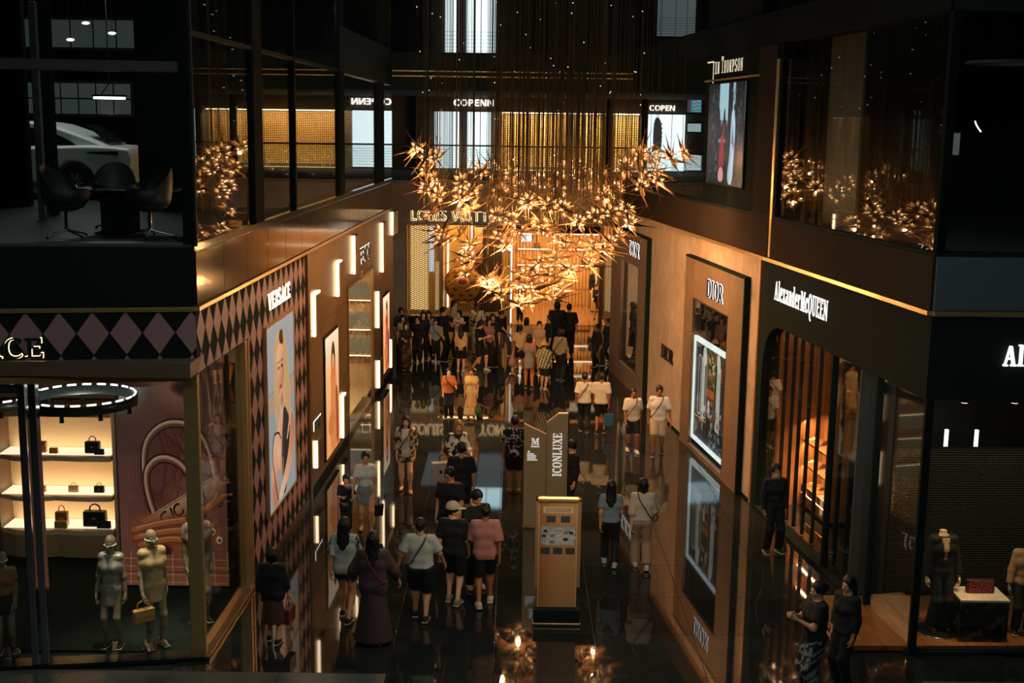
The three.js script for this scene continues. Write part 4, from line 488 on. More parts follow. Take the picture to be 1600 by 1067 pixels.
// ---------- far upper gallery ----------
{
  const s = struct('wall_upper_back', W0);
  part('wall_body', box(-13, 13, 5.9, 13, -47.6, -47.1), mat([0.05, 0.042, 0.034], 0.6), s); part('slab_edge', rbox(-13, 13, 8.62, 9.7, -38, -37.6, 0.01), M.black, s); part('gallery_ceiling', box(-13, 13, 8.6, 8.9, -47.1, -38), M.black, s);
  for (const y of [8.98, 9.13]) part('gold_line', box(-3.8, 3.5, y, y + 0.03, -37.61, -37.56), M.gold, s);
  for (let k = 0; k < 5; k++) part('balustrade_pane', box(-3.9 + k * 1.5, -2.42 + k * 1.5, 5.92, 6.95, -37.72, -37.7), M.pane, s); part('handrail', bar([-3.9, 6.97, -37.71], [3.6, 6.97, -37.71], 0.025, 8), M.black, s);
  for (const x of [-3.75, 3.45, 4.75]) part('pillar', rbox(x - 0.12, x + 0.12, 5.93, 8.6, -46.25, -46.0), M.black, s);
  const figure = (dark) => canvasTex(256, 256, (c) => { c.fillStyle = '#cfe0e2'; c.fillRect(0, 0, 256, 256); c.fillStyle = '#b9ced2'; for (let i = 0; i < 20; i++) c.fillRect(i * 13 + 3, 0, 3, 256); c.fillStyle = 'rgba(60,80,84,0.5)'; for (let i = 0; i < 7; i++) c.fillRect(0, 170 + i * 12, 256, 2); if (dark) { c.fillStyle = '#172022'; blob(c, [[40, 20], [70, 10], [95, 40], [100, 130], [80, 220], [50, 220], [35, 120]], '#1a2325'); for (let i = 0; i < 8; i++) c.fillRect(36, 40 + i * 20, 66, 4); } });
  const scr = (x0, x1, y0, y1, z, m, lab) => { const t = thing('light_screen', lab, 'screen', W0, (x0 + x1) / 2, y0, z); part('glow_panel', box(-(x1 - x0) / 2, (x1 - x0) / 2, 0, y1 - y0, -0.04, 0), m, t); part('frame', [box(-(x1 - x0) / 2 - 0.05, (x1 - x0) / 2 + 0.05, y1 - y0, y1 - y0 + 0.05, -0.06, 0.03), box(-(x1 - x0) / 2 - 0.05, (x1 - x0) / 2 + 0.05, -0.05, 0, -0.06, 0.03)], M.black, t); return t; };
  const m1 = screenMat(figure(false), 2.0), m2 = screenMat(figure(true), 1.6);
  scr(-3.0, -2.05, 5.97, 8.06, -46.9, m1, 'left pale curtained light screen on the upper gallery'); scr(-1.78, -0.85, 5.97, 8.06, -46.9, m1, 'second pale curtained light screen on the upper gallery'); scr(4.98, 6.36, 5.97, 8.06, -46.9, m2, 'pale light screen with a dark figure right of the hanging wires');
  scr(-2.62, -2.2, 10.0, 12.9, -46.9, m1, 'narrow pale light window high above the gallery, left'); scr(-1.85, -0.76, 10.0, 12.9, -46.9, m1, 'wide pale light window high above the gallery, right'); scr(5.2, 6.6, 10.9, 12.9, -46.9, screenMat(figure(false), 0.1), 'dim pale light window at the top right corner of the gallery');
  scr(-5.6, -5.05, 5.97, 8.0, -46.9, m1, 'pale light screen behind the left column of the gallery');
  // beaded golden wall lit from above
  const bg = new THREE.SphereGeometry(0.027, 6, 4).scale(1, 0.75, 1), n = 66 * 30, bead = new THREE.InstancedMesh(bg, mat([0.85, 0.55, 0.2], 0.3, 0.7), n); let q = 0; const m4 = new THREE.Matrix4();
  for (let a = 0; a < 66; a++) for (let b = 0; b < 30; b++) { m4.makeTranslation(-0.55 + a * 0.079, 7.95 - b * 0.064, -46.86 + 0.015 * rnd()); bead.setMatrixAt(q++, m4); }
  bead.name = 'bead_curtain'; bead.userData = { label: 'wide golden bead curtain on the upper gallery right of the pale screens', category: 'bead curtain', kind: 'stuff' }; finish(bead); scene.add(bead);
  const t = thing('light_strip', 'long warm light strip along the top of the golden bead curtain', 'lamp', W0, 2.05, 8.03, -46.7); part('tube_light', box(-2.6, 2.6, 0, 0.03, -0.04, 0.04), M.warmLamp, t); part('housing', rbox(-2.65, 2.65, 0.03, 0.09, -0.08, 0.08), M.black, t);
  areaLight('strip_glow', 5.2, 0.08, [2.05, 8.02, -46.35], [2.05, 6.6, -46.9], [1, 0.62, 0.24], 300);
  areaLight('strip_glow', 5.2, 0.08, [2.05, 5.97, -46.4], [2.05, 7.2, -46.9], [1, 0.62, 0.24], 80);
  const u = thing('light_strip', 'second warm light strip at the foot of the golden bead curtain', 'lamp', W0, 2.05, 5.93, -46.7); part('tube_light', box(-2.6, 2.6, 0, 0.02, -0.03, 0.03), glow([1, 0.7, 0.35], 1.5), u); part('housing', rbox(-2.65, 2.65, -0.01, 0.0, -0.08, 0.08), M.black, u);
  const sg = thing('shop_sign', 'small glowing round capitals above the pale gallery screens', 'sign', W0, -1.55, 8.28, -47.08); letters(sg, 'COPENN', 'sans_bold', 0.24, 1.5, 0, 0, 0.02, 0.04, glow([1, 0.92, 0.8], 2.2), null);
  const sh = thing('shop_sign', 'small warm capitals above the pale screen right of the wires', 'sign', W0, 5.5, 8.2, -47.08); letters(sh, 'COPEN', 'sans_bold', 0.2, 0.95, 0, 0, 0.02, 0.04, glow([1, 0.85, 0.7], 1.6), null);
  const a = onDepth(1076, 135, -46.5), b = onDepth(1096, 176, -46.5); scr(a.x, b.x, b.y, a.y, -46.5, screenMat(canvasTex(64, 128, (c) => { c.fillStyle = '#2f6f84'; c.fillRect(0, 0, 64, 128); c.fillStyle = '#8a2f38'; c.fillRect(0, 0, 8, 128); c.strokeStyle = '#9fc3cc'; c.lineWidth = 3; for (let i = 0; i < 7; i++) { c.strokeRect(20, 8 + i * 17, 38, 12); c.beginPath(); c.moveTo(20, 8 + i * 17); c.lineTo(58, 20 + i * 17); c.stroke(); } }), 0.55), 'small blue picture screen with a red edge near the tall video wall');
  const d = onDepth(1075, 193, -46.5), e = onDepth(1095, 206, -46.5); scr(d.x, e.x, e.y, d.y, -46.5, glow([0.5, 0.72, 0.75], 0.45), 'tiny pale screen under the small blue picture screen');
}
// ---------- upper left showroom ----------
{
  const zc = -27, c = onDepth(140, 295, zc), t = thing('car', 'white coupe-like car seen from its rear side in the upper showroom', 'car', W0, c.x + 0.98, TOP, zc, undefined, 180);
  const paint = mat([0.62, 0.62, 0.58], 0.22, 0.1, {}), dg = mat([0.01, 0.012, 0.013], 0.06), tyre = mat([0.012, 0.012, 0.012], 0.7);
  const s = new THREE.Shape(); s.moveTo(-0.12, 0.34); s.lineTo(0.52, 0.3); s.absarc(0.98, 0.36, 0.43, Math.PI, 0, true); s.lineTo(3.4, 0.26); s.absarc(3.84, 0.36, 0.43, Math.PI, 0, true); s.lineTo(4.62, 0.3); s.quadraticCurveTo(4.78, 0.5, 4.66, 0.76); s.quadraticCurveTo(4.2, 0.98, 3.5, 1.03); s.lineTo(1.1, 1.12); s.quadraticCurveTo(0.4, 1.16, -0.2, 1.08); s.quadraticCurveTo(-0.34, 0.9, -0.24, 0.6); s.closePath();
  part('body', new THREE.ExtrudeGeometry(s, { depth: 1.7, bevelEnabled: true, bevelSize: 0.06, bevelThickness: 0.12, bevelSegments: 4, bevelOffset: -0.06, curveSegments: 16 }).translate(0, 0, -0.85), paint, t);
  const g = new THREE.Shape(); g.moveTo(0.2, 1.08); g.quadraticCurveTo(0.9, 1.36, 1.5, 1.55); g.quadraticCurveTo(2.2, 1.68, 2.8, 1.56); g.quadraticCurveTo(3.3, 1.3, 3.75, 1.02); g.closePath();
  part('cabin', new THREE.ExtrudeGeometry(g, { depth: 1.3, bevelEnabled: true, bevelSize: 0.05, bevelThickness: 0.14, bevelSegments: 4, bevelOffset: -0.05, curveSegments: 16 }).translate(0, 0, -0.65), paint, t);
  const w = new THREE.Shape(); w.moveTo(0.95, 1.13); w.quadraticCurveTo(1.4, 1.46, 2.1, 1.5); w.quadraticCurveTo(2.7, 1.5, 3.4, 1.08); w.closePath();
  for (const z of [0.79, -0.8]) part('side_window', new THREE.ExtrudeGeometry(w, { depth: 0.015, bevelEnabled: false }).translate(0, 0, z), dg, t);
  part('rear_window', plate([[-0.55, 0], [0.55, 0], [0.42, 0.62], [-0.42, 0.62]], 0, 0.02).rotateX(-0.95).rotateY(-Math.PI / 2).translate(0.34, 1.17, 0), dg, t);
  for (const z of [0.89, -0.99]) part('tail_light', plate([[0.02, 0.93], [0.62, 0.97], [0.7, 1.0], [0.02, 1.02]], 0, 0.1).translate(0, 0, z), dg, t);
  part('door_seam', [box(1.62, 1.628, 0.4, 1.1, 0.965, 0.972), box(2.7, 2.708, 0.35, 1.05, 0.965, 0.972)], dg, t); part('door_handle', [rbox(1.7, 1.9, 0.93, 0.96, 0.96, 1.0, 0.01), rbox(2.78, 2.98, 0.91, 0.94, 0.96, 1.0, 0.01)], M.chrome, t);
  for (const x of [0.98, 3.84]) for (const z of [0.82, -0.82]) { const r = part('wheel', new THREE.TorusGeometry(0.27, 0.09, 8, 24).scale(1, 1, 1.2).translate(x, 0.36, z), tyre, t); const sp = []; for (let k = 0; k < 10; k++) sp.push(bar([x, 0.36, z + 0.05 * Math.sign(z)], [x + 0.23 * Math.cos(k * 0.628), 0.36 + 0.23 * Math.sin(k * 0.628), z + 0.06 * Math.sign(z)], 0.02, 5)); part('rim', merge([...sp, new THREE.TorusGeometry(0.22, 0.02, 5, 20).translate(x, 0.36, z + 0.05 * Math.sign(z)), cyl(0.05, 0.05, 0.04, 0, 0, 0).rotateX(Math.PI / 2).translate(x, 0.36, z + 0.06 * Math.sign(z))]), M.chrome, r); }
  part('mirror', ball(0.1, 3.1, 1.12, 1.02, 1.1, 0.75, 0.8), paint, t);
  // ceiling light for the car, dim cool
  const l = thing('ceiling_light', 'cool rectangular light panel above the white car', 'lamp', W0, c.x - 0.6, 11.6, zc + 1); part('diffuser', rbox(-1.4, 1.4, 0, 0.04, -0.5, 0.5), glow([0.85, 1, 0.97], 0.5), l); part('frame', rbox(-1.45, 1.45, 0.02, 0.08, -0.55, 0.55), M.black, l);
  areaLight('ceiling_glow', 2.8, 1, [c.x - 0.6, 11.57, zc + 1], [c.x - 0.6, 0, zc + 0.9], [0.92, 1, 0.94], 17);
  // partitions and dim lit window grids
  const q = struct('trim_12', W0), p = onDepth(219, 260, -23.5); part('partition', rbox(p.x, p.x + 1.35, TOP, 11.9, -23.7, -23.4, 0.01), M.black, q); const w0 = onDepth(-30, 260, -24), w1 = onDepth(44, 260, -24); part('partition', rbox(w0.x, w1.x, TOP, 11.9, -24.2, -24, 0.01), M.deep, q); const e = onDepth(70, 260, -22); part('column', rbox(e.x, e.x + 0.17, TOP, 11.9, -22.2, -22, 0.01), M.black, q);
  const grid = (n, x0, y0, x1, y1, z, nx, ny, k) => { const a = onDepth(x0, y1, z), b = onDepth(x1, y0, z), w6 = struct(n, W0), m = glow([0.8, 1, 1], k), W = (b.x - a.x) / nx, H = (b.y - a.y) / ny; part('frame', rbox(a.x - 0.06, b.x + 0.06, a.y - 0.06, b.y + 0.06, z - 0.1, z - 0.02, 0.01), M.black, w6); for (let i = 0; i < nx; i++) for (let j = 0; j < ny; j++) part('pane', rbox(a.x + i * W + 0.02, a.x + (i + 1) * W - 0.02, a.y + j * H + 0.02, a.y + (j + 1) * H - 0.02, z - 0.02, z, 0.004, 1), m, w6); };
  grid('window_6', 41, 130, 204, 178, -32.5, 6, 2, 0.035); grid('window_7', 39, 31, 216, 74, -32.5, 5, 1, 0.03); grid('window_8', 80, 338, 220, 352, -31, 8, 1, 0.09);
  const gp = struct('trim_13', W0), g0 = onDepth(58, 300, -21); part('glass_fin', rbox(g0.x, g0.x + 0.12, TOP, 9.5, -21.1, -21, 0.01), mat([0.04, 0.05, 0.053], 0.4), gp);
  for (const [px, py, w2] of [[55, 71, 'lowest'], [134, 36, 'highest'], [175, 52, 'right'], [110, 62, 'middle']]) { const d = onDepth(px, py, -30), o = thing('downlight', 'tiny white downlight, ' + w2 + ' one in the top left showroom window', 'lamp', W0, d.x, d.y, -30); part('bulb_disc', ball(0.07, 0, 0, 0, 1.4, 0.5, 1), glow([1, 1, 0.95], 2.5), o); part('rod', bar([0, 0.02, 0], [0, 11.85 - d.y, 0], 0.006), M.black, o); }
  // pendant disc lamp
  const d = onDepth(171, 153, -19.2), pl = thing('pendant_lamp', 'flat white disc pendant lamp over the showroom table', 'lamp', W0, d.x, d.y, -19.2); part('disc', [cyl(0.26, 0.25, 0.03, 0, 0.03, 0, 28)], M.black, pl); part('diffuser_light', cyl(0.235, 0.235, 0.035, 0, 0.0, 0, 28), glow([1, 1, 0.97], 3), pl); part('arm', bar([-0.12, 0.05, 0], [0, 0.22, 0], 0.008), M.chrome, pl); part('stem', bar([0, 0.2, 0], [0, 11.85 - d.y, 0], 0.01), M.chrome, pl); pointLight([d.x, d.y - 0.12, -19.2], [1, 1, 0.97], 0.5, 8);
}
{
  const z = -18.6, a = onDepth(150, 294, z), t = thing('showroom_table', 'dark table on a block pedestal before the white car', 'table', W0, a.x + 0.45, TOP, z), h = a.y - TOP; part('top', rbox(-0.75, 0.75, h - 0.04, h, -0.45, 0.45, 0.01), M.blackGloss, t); part('pedestal', rbox(-0.32, 0.12, 0.02, h - 0.04, -0.25, 0.25, 0.02), M.black, t); part('foot', rbox(-0.4, 0.2, 0, 0.02, -0.32, 0.32, 0.005), M.black, t);
  const o = onDepth(146, 290, z), v = thing('table_vase', 'tiny dark bottle standing on the showroom table', 'bottle', W0, o.x + 0.08, a.y + 0.002, z + 0.1); part('body', new THREE.LatheGeometry([[0, 0], [0.035, 0], [0.035, 0.09], [0.012, 0.13], [0.012, 0.18], [0, 0.18]].map((p) => new THREE.Vector2(...p)), 12), M.blackGloss, v); part('cap', cyl(0.014, 0.014, 0.02, 0, 0.19, 0, 8), M.chrome, v);
  const chair = (x, z2, turn, label) => { const c = thing('swivel_chair', label, 'chair', W0, x, TOP, z2, undefined, turn); const sh = new THREE.SphereGeometry(0.34, 20, 12, 0, Math.PI * 2, Math.PI * 0.42, Math.PI * 0.58).scale(1, 0.75, 1).translate(0, 0.62, 0); const p = sh.attributes.position; for (let i = 0; i < p.count; i++) { const zz = p.getZ(i), yy = p.getY(i); if (yy > 0.5 && zz < 0) p.setY(i, yy + (-zz) * 0.85 * (yy - 0.5) / 0.12 * 0.8); } sh.computeVertexNormals(); part('seat_shell', sh, mat([0.02, 0.022, 0.022], 0.5, 0, { side: THREE.DoubleSide }), c); part('cushion', ball(0.26, 0, 0.45, 0, 1, 0.22, 1, 16), mat([0.03, 0.02, 0.015], 0.7), c); part('column', cyl(0.025, 0.03, 0.3, 0, 0.24, 0, 10), M.chrome, c); for (let k = 0; k < 4; k++) part('leg', bar([0, 0.11, 0], [0.33 * Math.cos(k * 1.57 + 0.4), 0.03, 0.33 * Math.sin(k * 1.57 + 0.4)], 0.018, 6, 0.012), M.chrome, c); for (let k = 0; k < 4; k++) part('glide', cyl(0.018, 0.018, 0.03, 0.33 * Math.cos(k * 1.57 + 0.4), 0.015, 0.33 * Math.sin(k * 1.57 + 0.4), 8), M.black, c); return c; };
  const f = (px, py) => onLevel(px, py, TOP); const c1 = f(105, 371), c2 = f(150, 366), c3 = f(235, 371); chair(c1.x, c1.z, 80, 'black shell swivel chair at the left end of the showroom table'); chair(c2.x, c2.z - 0.9, 10, 'black shell swivel chair behind the showroom table'); chair(c3.x, c3.z, -60, 'black shell swivel chair at the right end of the showroom table');
}
// ---------- upper right: video wall, sign, lamps behind the glass ----------
{
  const tex = canvasTex(300, 256, (c, w, h) => { SEED = 31; c.fillStyle = '#0c1214'; c.fillRect(0, 0, w, h); c.fillStyle = '#8fb0b8'; c.fillRect(95, 0, 75, 120); c.fillStyle = '#7d9aa4'; c.fillRect(205, 0, 20, 120); for (let i = 0; i < 240; i++) { c.fillStyle = ['#2a4248', '#4a1f24', '#37525a', '#5d2b2f', '#1c2a2e'][i % 5]; const x = i % 2 ? rr(10, 95) : rr(190, 285); c.fillRect(x, rr(10, 250), rr(3, 9), rr(4, 16)); } for (let i = 0; i < 9; i++) { const x = 92 + i * 15, y = 62 + 34 * Math.abs(Math.sin(i * 2.1)); blob(c, [[x, y], [x + 8, y], [x + 11, y + 20], [x + 18, y + 40], [x + 18, 200], [x - 10, 200], [x - 8, y + 40], [x - 3, y + 20]], ['#14181b', '#2a1a1e', '#1c2428'][i % 3]); } c.fillStyle = '#241a1c'; c.fillRect(100, 110, 30, 80); c.fillStyle = '#6e1f26'; c.fillRect(132, 100, 14, 50); softBlob(c, [[90, 138], [160, 138], [162, 152], [88, 152]], '150,176,180', 6, 0.25); c.fillStyle = '#8e1722'; blob(c, [[122, 128], [136, 128], [146, 160], [150, 215], [102, 215], [110, 160]], '#97202c'); for (let i = 0; i < 6; i++) stroke(c, [[112 + i * 6, 150], [110 + i * 6.4, 185], [104 + i * 8, 214]], 1.5, 'rgba(40,8,12,0.6)'); blob(c, [[108, 212], [145, 212], [150, 250], [100, 250]], '#c08a86'); blob(c, [[195, 80], [215, 60], [235, 100], [230, 170], [225, 254], [190, 254], [180, 230], [200, 170]], '#9dbccb'); for (let i = 0; i < 14; i++) stroke(c, [[200 + i * 2, 90 + i * 4], [212, 110 + i * 5], [204 + i * 2, 150]], 2, '#52708c'); stroke(c, [[205, 170], [190, 220], [192, 254]], 3, '#46606e'); });
  const a = RW.hit(1113, 133), b = RW.hit(1170, 130), c = RW.hit(1113, 285), t = thing('video_screen', 'tall dim video wall with red and pale blue figures on the upper right wall', 'screen', RW, (a[0] + b[0]) / 2, c[1], 0), hw = (b[0] - a[0]) / 2; part('frame', rbox(-hw - 0.03, hw + 0.03, -0.03, a[1] - c[1] + 0.03, 0, 0.05), M.black, t); part('screen', box(-hw, hw, 0, a[1] - c[1], 0.05, 0.06), screenMat(tex, 1.15), t);
  const d = RW.hit(1115, 108), e = RW.hit(1163, 104), s = thing('shop_sign', 'slim glowing cream capitals above the tall dim video wall', 'sign', RW, (d[0] + e[0]) / 2, 8.78, 0); const gm = glow([1, 0.85, 0.62], 0.8), w = e[0] - d[0]; const hh = [0.42, 0.26, 0.26, 0, 0.36, 0.26, 0.26, 0.26, 0.26, 0.26, 0.26, 0.26]; const word = 'JIM THOMPSON', cw = w / 11.4; let x = -w / 2; [...word].forEach((ch, i) => { if (ch === ' ') { x += cw * 0.5; return; } const g = new TextGeometry(ch, { font: font.serif_regular, size: hh[i], depth: 0.006, curveSegments: 3 }); g.computeBoundingBox(); const bb = g.boundingBox; g.translate(-bb.min.x, 0, 0).scale(cw * 0.66 / (bb.max.x - bb.min.x), 1, 1).translate(x, i === 0 ? -0.14 : 0, 0.02); part('letter', g, gm, s); x += cw; }); part('letter_bar', box(-w / 2 - 0.42, -w / 2 + 0.05, 0.26, 0.29, 0.02, 0.026), gm, s);
  const r = onDepth(1570, 98, -22), rl = thing('ring_lamp', 'faint unlit ring lamp high behind the upper right glass', 'lamp', W0, r.x, r.y, -22); part('ring', new THREE.TorusGeometry(0.62, 0.035, 6, 40).rotateX(Math.PI / 2), mat([0.16, 0.2, 0.2], 0.4), rl); part('hanger', [bar([0.6, 0, 0], [0.6, 11.9 - r.y, 0], 0.005), bar([-0.6, 0, 0], [-0.6, 11.9 - r.y, 0], 0.005)], M.black, rl);
  const u = onDepth(1528, 198, -22), cl = thing('curved_lamp', 'short curved white light stroke behind the upper right glass', 'lamp', W0, u.x, u.y, -22); part('tube', tube([[-0.06, 0.1, 0], [-0.03, 0.03, 0], [0.02, -0.04, 0], [0.06, -0.09, 0]], 0.014, 10, 5), glow([1, 1, 0.97], 2), cl); part('hanger', bar([-0.06, 0.1, 0], [-0.06, 11.9 - u.y, 0], 0.004), M.black, cl);
  const v = onDepth(1485, 242, -22), vs = thing('light_box_poster', 'small dim pale light box behind the upper right glass', 'screen', W0, v.x, v.y, -22); part('screen', rbox(-0.15, 0.15, 0, 0.38, -0.03, 0, 0.005), glow([0.75, 0.9, 0.9], 0.09), vs); part('frame', rbox(-0.17, 0.17, -0.02, 0.4, -0.06, -0.03), M.black, vs); part('post', box(-0.02, 0.02, TOP - v.y, -0.02, -0.05, -0.01), M.black, vs);
}
// ---------- chandelier: many hanging bursts of leaves and bulbs ----------
{
  SEED = 99;
  const leafG = new THREE.LatheGeometry([[0, 0.02], [0.022, 0.06], [0.042, 0.15], [0.034, 0.24], [0.016, 0.34], [0.005, 0.58], [0, 0.6]].map((p) => new THREE.Vector2(...p)), 7).scale(1, 1, 0.4).translate(0, 0, 0.03);
  const bulbG = new THREE.LatheGeometry([[0, 0.1], [0.019, 0.115], [0.029, 0.15], [0.024, 0.19], [0.01, 0.23], [0, 0.24]].map((p) => new THREE.Vector2(...p)), 8).translate(0, 0, -0.02);
  const hubG = ball(0.035, 0, 0, 0, 1, 1, 1, 8), amber = new THREE.MeshPhysicalMaterial({ color: new THREE.Color(0.34, 0.15, 0.045), roughness: 0.45, metalness: 0.1, transmission: 0.25, thickness: 0 }), darkLeaf = mat([0.05, 0.028, 0.014], 0.4, 0.5), bulbM = glow([1, 0.42, 0.1], 1.1), coreM = glow([1, 0.72, 0.4], 13), coreG = ball(0.016, 0, 0.16, 0.012, 1, 1.3, 1, 8), wireM = mat([0.07, 0.045, 0.02], 0.4, 0.7);
  const protos = [];
  for (let v = 0; v < 5; v++) {
    const g = new THREE.Group(); part('hub', hubG, darkLeaf, g);
    const n = 10; for (let k = 0; k < n; k++) { const l = part('leaf', leafG, (k + v) % 5 === 4 ? darkLeaf : amber, g); const az = k * 2 * Math.PI / n + rr(-0.15, 0.15), el = k % 2 ? rr(0.9, 1.25) : rr(1.25, 1.6); l.rotation.set(0, -az, -el, 'YXZ'); l.scale.setScalar(rr(0.85, 1.15)); if ((k + v) % 5 !== 4) { part('bulb', bulbG, bulbM, l); part('bulb_filament', coreG, coreM, l); } }
    protos.push(g);
  }
  // [x, y, depth, size, tilt toward the camera] of each burst
  const B = [];
  const add = (row, z, s, tilt, ...pts) => { for (let i = 0; i < pts.length; i += 2) B.push([pts[i], pts[i + 1], z + rr(-0.4, 0.4), s * rr(0.9, 1.1), tilt, row]); };
  add('outer wing tips',-27, 0.85, 0.9, 652, 234, 668, 242, 683, 246, 667, 266, 680, 280, 667, 296, 687, 306, 676, 334, 1066, 238, 1048, 248, 1024, 264, 1008, 278, 1026, 282, 1000, 292);
  add('front rim', -25.4, 0.9, 0.8, 722, 286, 740, 298, 722, 310, 738, 326, 776, 337, 800, 344, 826, 318, 858, 322, 845, 350, 878, 326, 904, 348, 930, 340, 956, 334, 978, 326, 982, 348);
  add('rear rim', -29.2, 1.05, 1.35, 816, 296, 846, 284, 872, 300, 912, 290, 780, 300, 975, 262, 750, 270, 800, 272, 932, 270, 768, 264, 884, 266, 900, 260, 998, 242, 1016, 240, 958, 296, 943, 306);
  add('left flank', -27, 0.9, 0.5, 688, 364, 692, 378, 718, 368, 734, 384, 726, 402, 740, 406, 730, 426, 762, 438, 772, 450, 784, 462, 780, 372, 792, 384, 814, 362);
  add('right flank', -27.6, 0.9, 0.5, 968, 368, 954, 380, 942, 390, 926, 388, 910, 402, 922, 414, 893, 424, 880, 436, 884, 388, 900, 384, 872, 376, 852, 364);
  add('lowest tier', -26.6, 0.95, 0.3, 820, 432, 838, 428, 818, 448, 834, 452, 850, 446, 862, 430, 876, 452, 866, 466, 830, 474, 812, 476, 846, 412, 870, 404);
  const ORD = ['first', 'second', 'third', 'fourth', 'fifth', 'sixth', 'seventh', 'eighth', 'ninth', 'tenth', 'eleventh', 'twelfth', 'thirteenth', 'fourteenth', 'fifteenth', 'sixteenth', 'seventeenth', 'eighteenth', 'nineteenth', 'twentieth'];
  B.forEach(([px, py, z, s, tilt, row], i) => {
    const rank = B.filter((q) => q[5] === row && (q[0] < px || (q[0] === px && q[1] < py))).length;
    const p = onDepth(px, py, z), pr = protos[i % 5], g = pr.clone(); g.name = numbered('pendant_burst'); g.position.copy(p);
    // axis leans outward from the middle of the bowl and toward the front
    g.rotation.set(tilt + rr(-0.2, 0.2), rr(-0.3, 0.3), -(px - 845) / 260 + rr(-0.2, 0.2)); g.scale.setScalar(s);
    const w = part('wire', new THREE.CylinderGeometry(0.006, 0.006, 13 - p.y, 5).translate(0, (13 - p.y) / 2, 0), wireM, g); w.quaternion.copy(g.quaternion).invert(); w.scale.setScalar(1 / s);
    g.userData = { label: 'amber bulb burst, ' + ORD[rank] + ' from the left in the chandelier ' + row, category: 'chandelier', group: 'bursts of the hanging chandelier' }; scene.add(g);
    if (i % 4 === 0) pointLight([p.x, p.y - 0.12, p.z + 0.05], [1, 0.52, 0.2], 8.5, 1.5);
  });
  const n = 330, rod = new THREE.InstancedMesh(new THREE.CylinderGeometry(0.007, 0.007, 1, 5).translate(0, -0.5, 0), wireM, n), m4 = new THREE.Matrix4(), q = new THREE.Quaternion();
  for (let i = 0; i < n; i++) { const px = i < 200 ? rr(660, 1004) : rr(760, 960), z = rr(-29.8, -25.2), low = 262 + 60 * (1 - Math.abs(px - 845) / 190) + rr(-14, 60), p = onDepth(px, low, z); m4.compose(new V3(p.x, 13, z), q, new V3(rr(0.6, 1.5), 13 - p.y, 1)); rod.setMatrixAt(i, m4); }
  rod.name = 'wire_curtain'; rod.userData = { label: 'dense curtain of thin bronze wires hanging from the roof above the chandelier', category: 'wire curtain', kind: 'stuff' }; finish(rod); scene.add(rod);
  const db = new THREE.InstancedMesh(new THREE.SphereGeometry(0.013, 6, 4), glow([1, 0.85, 0.6], 1.0), 60); for (let i = 0; i < 60; i++) { const p = onDepth(rr(650, 1010), rr(0, 200), rr(-29, -25)); db.setMatrixAt(i, m4.makeTranslation(p.x, p.y, p.z)); } db.name = 'light_beads'; db.userData = { label: 'tiny sparkling light beads scattered along the hanging wires', category: 'light beads', kind: 'stuff' }; finish(db); scene.add(db);
}
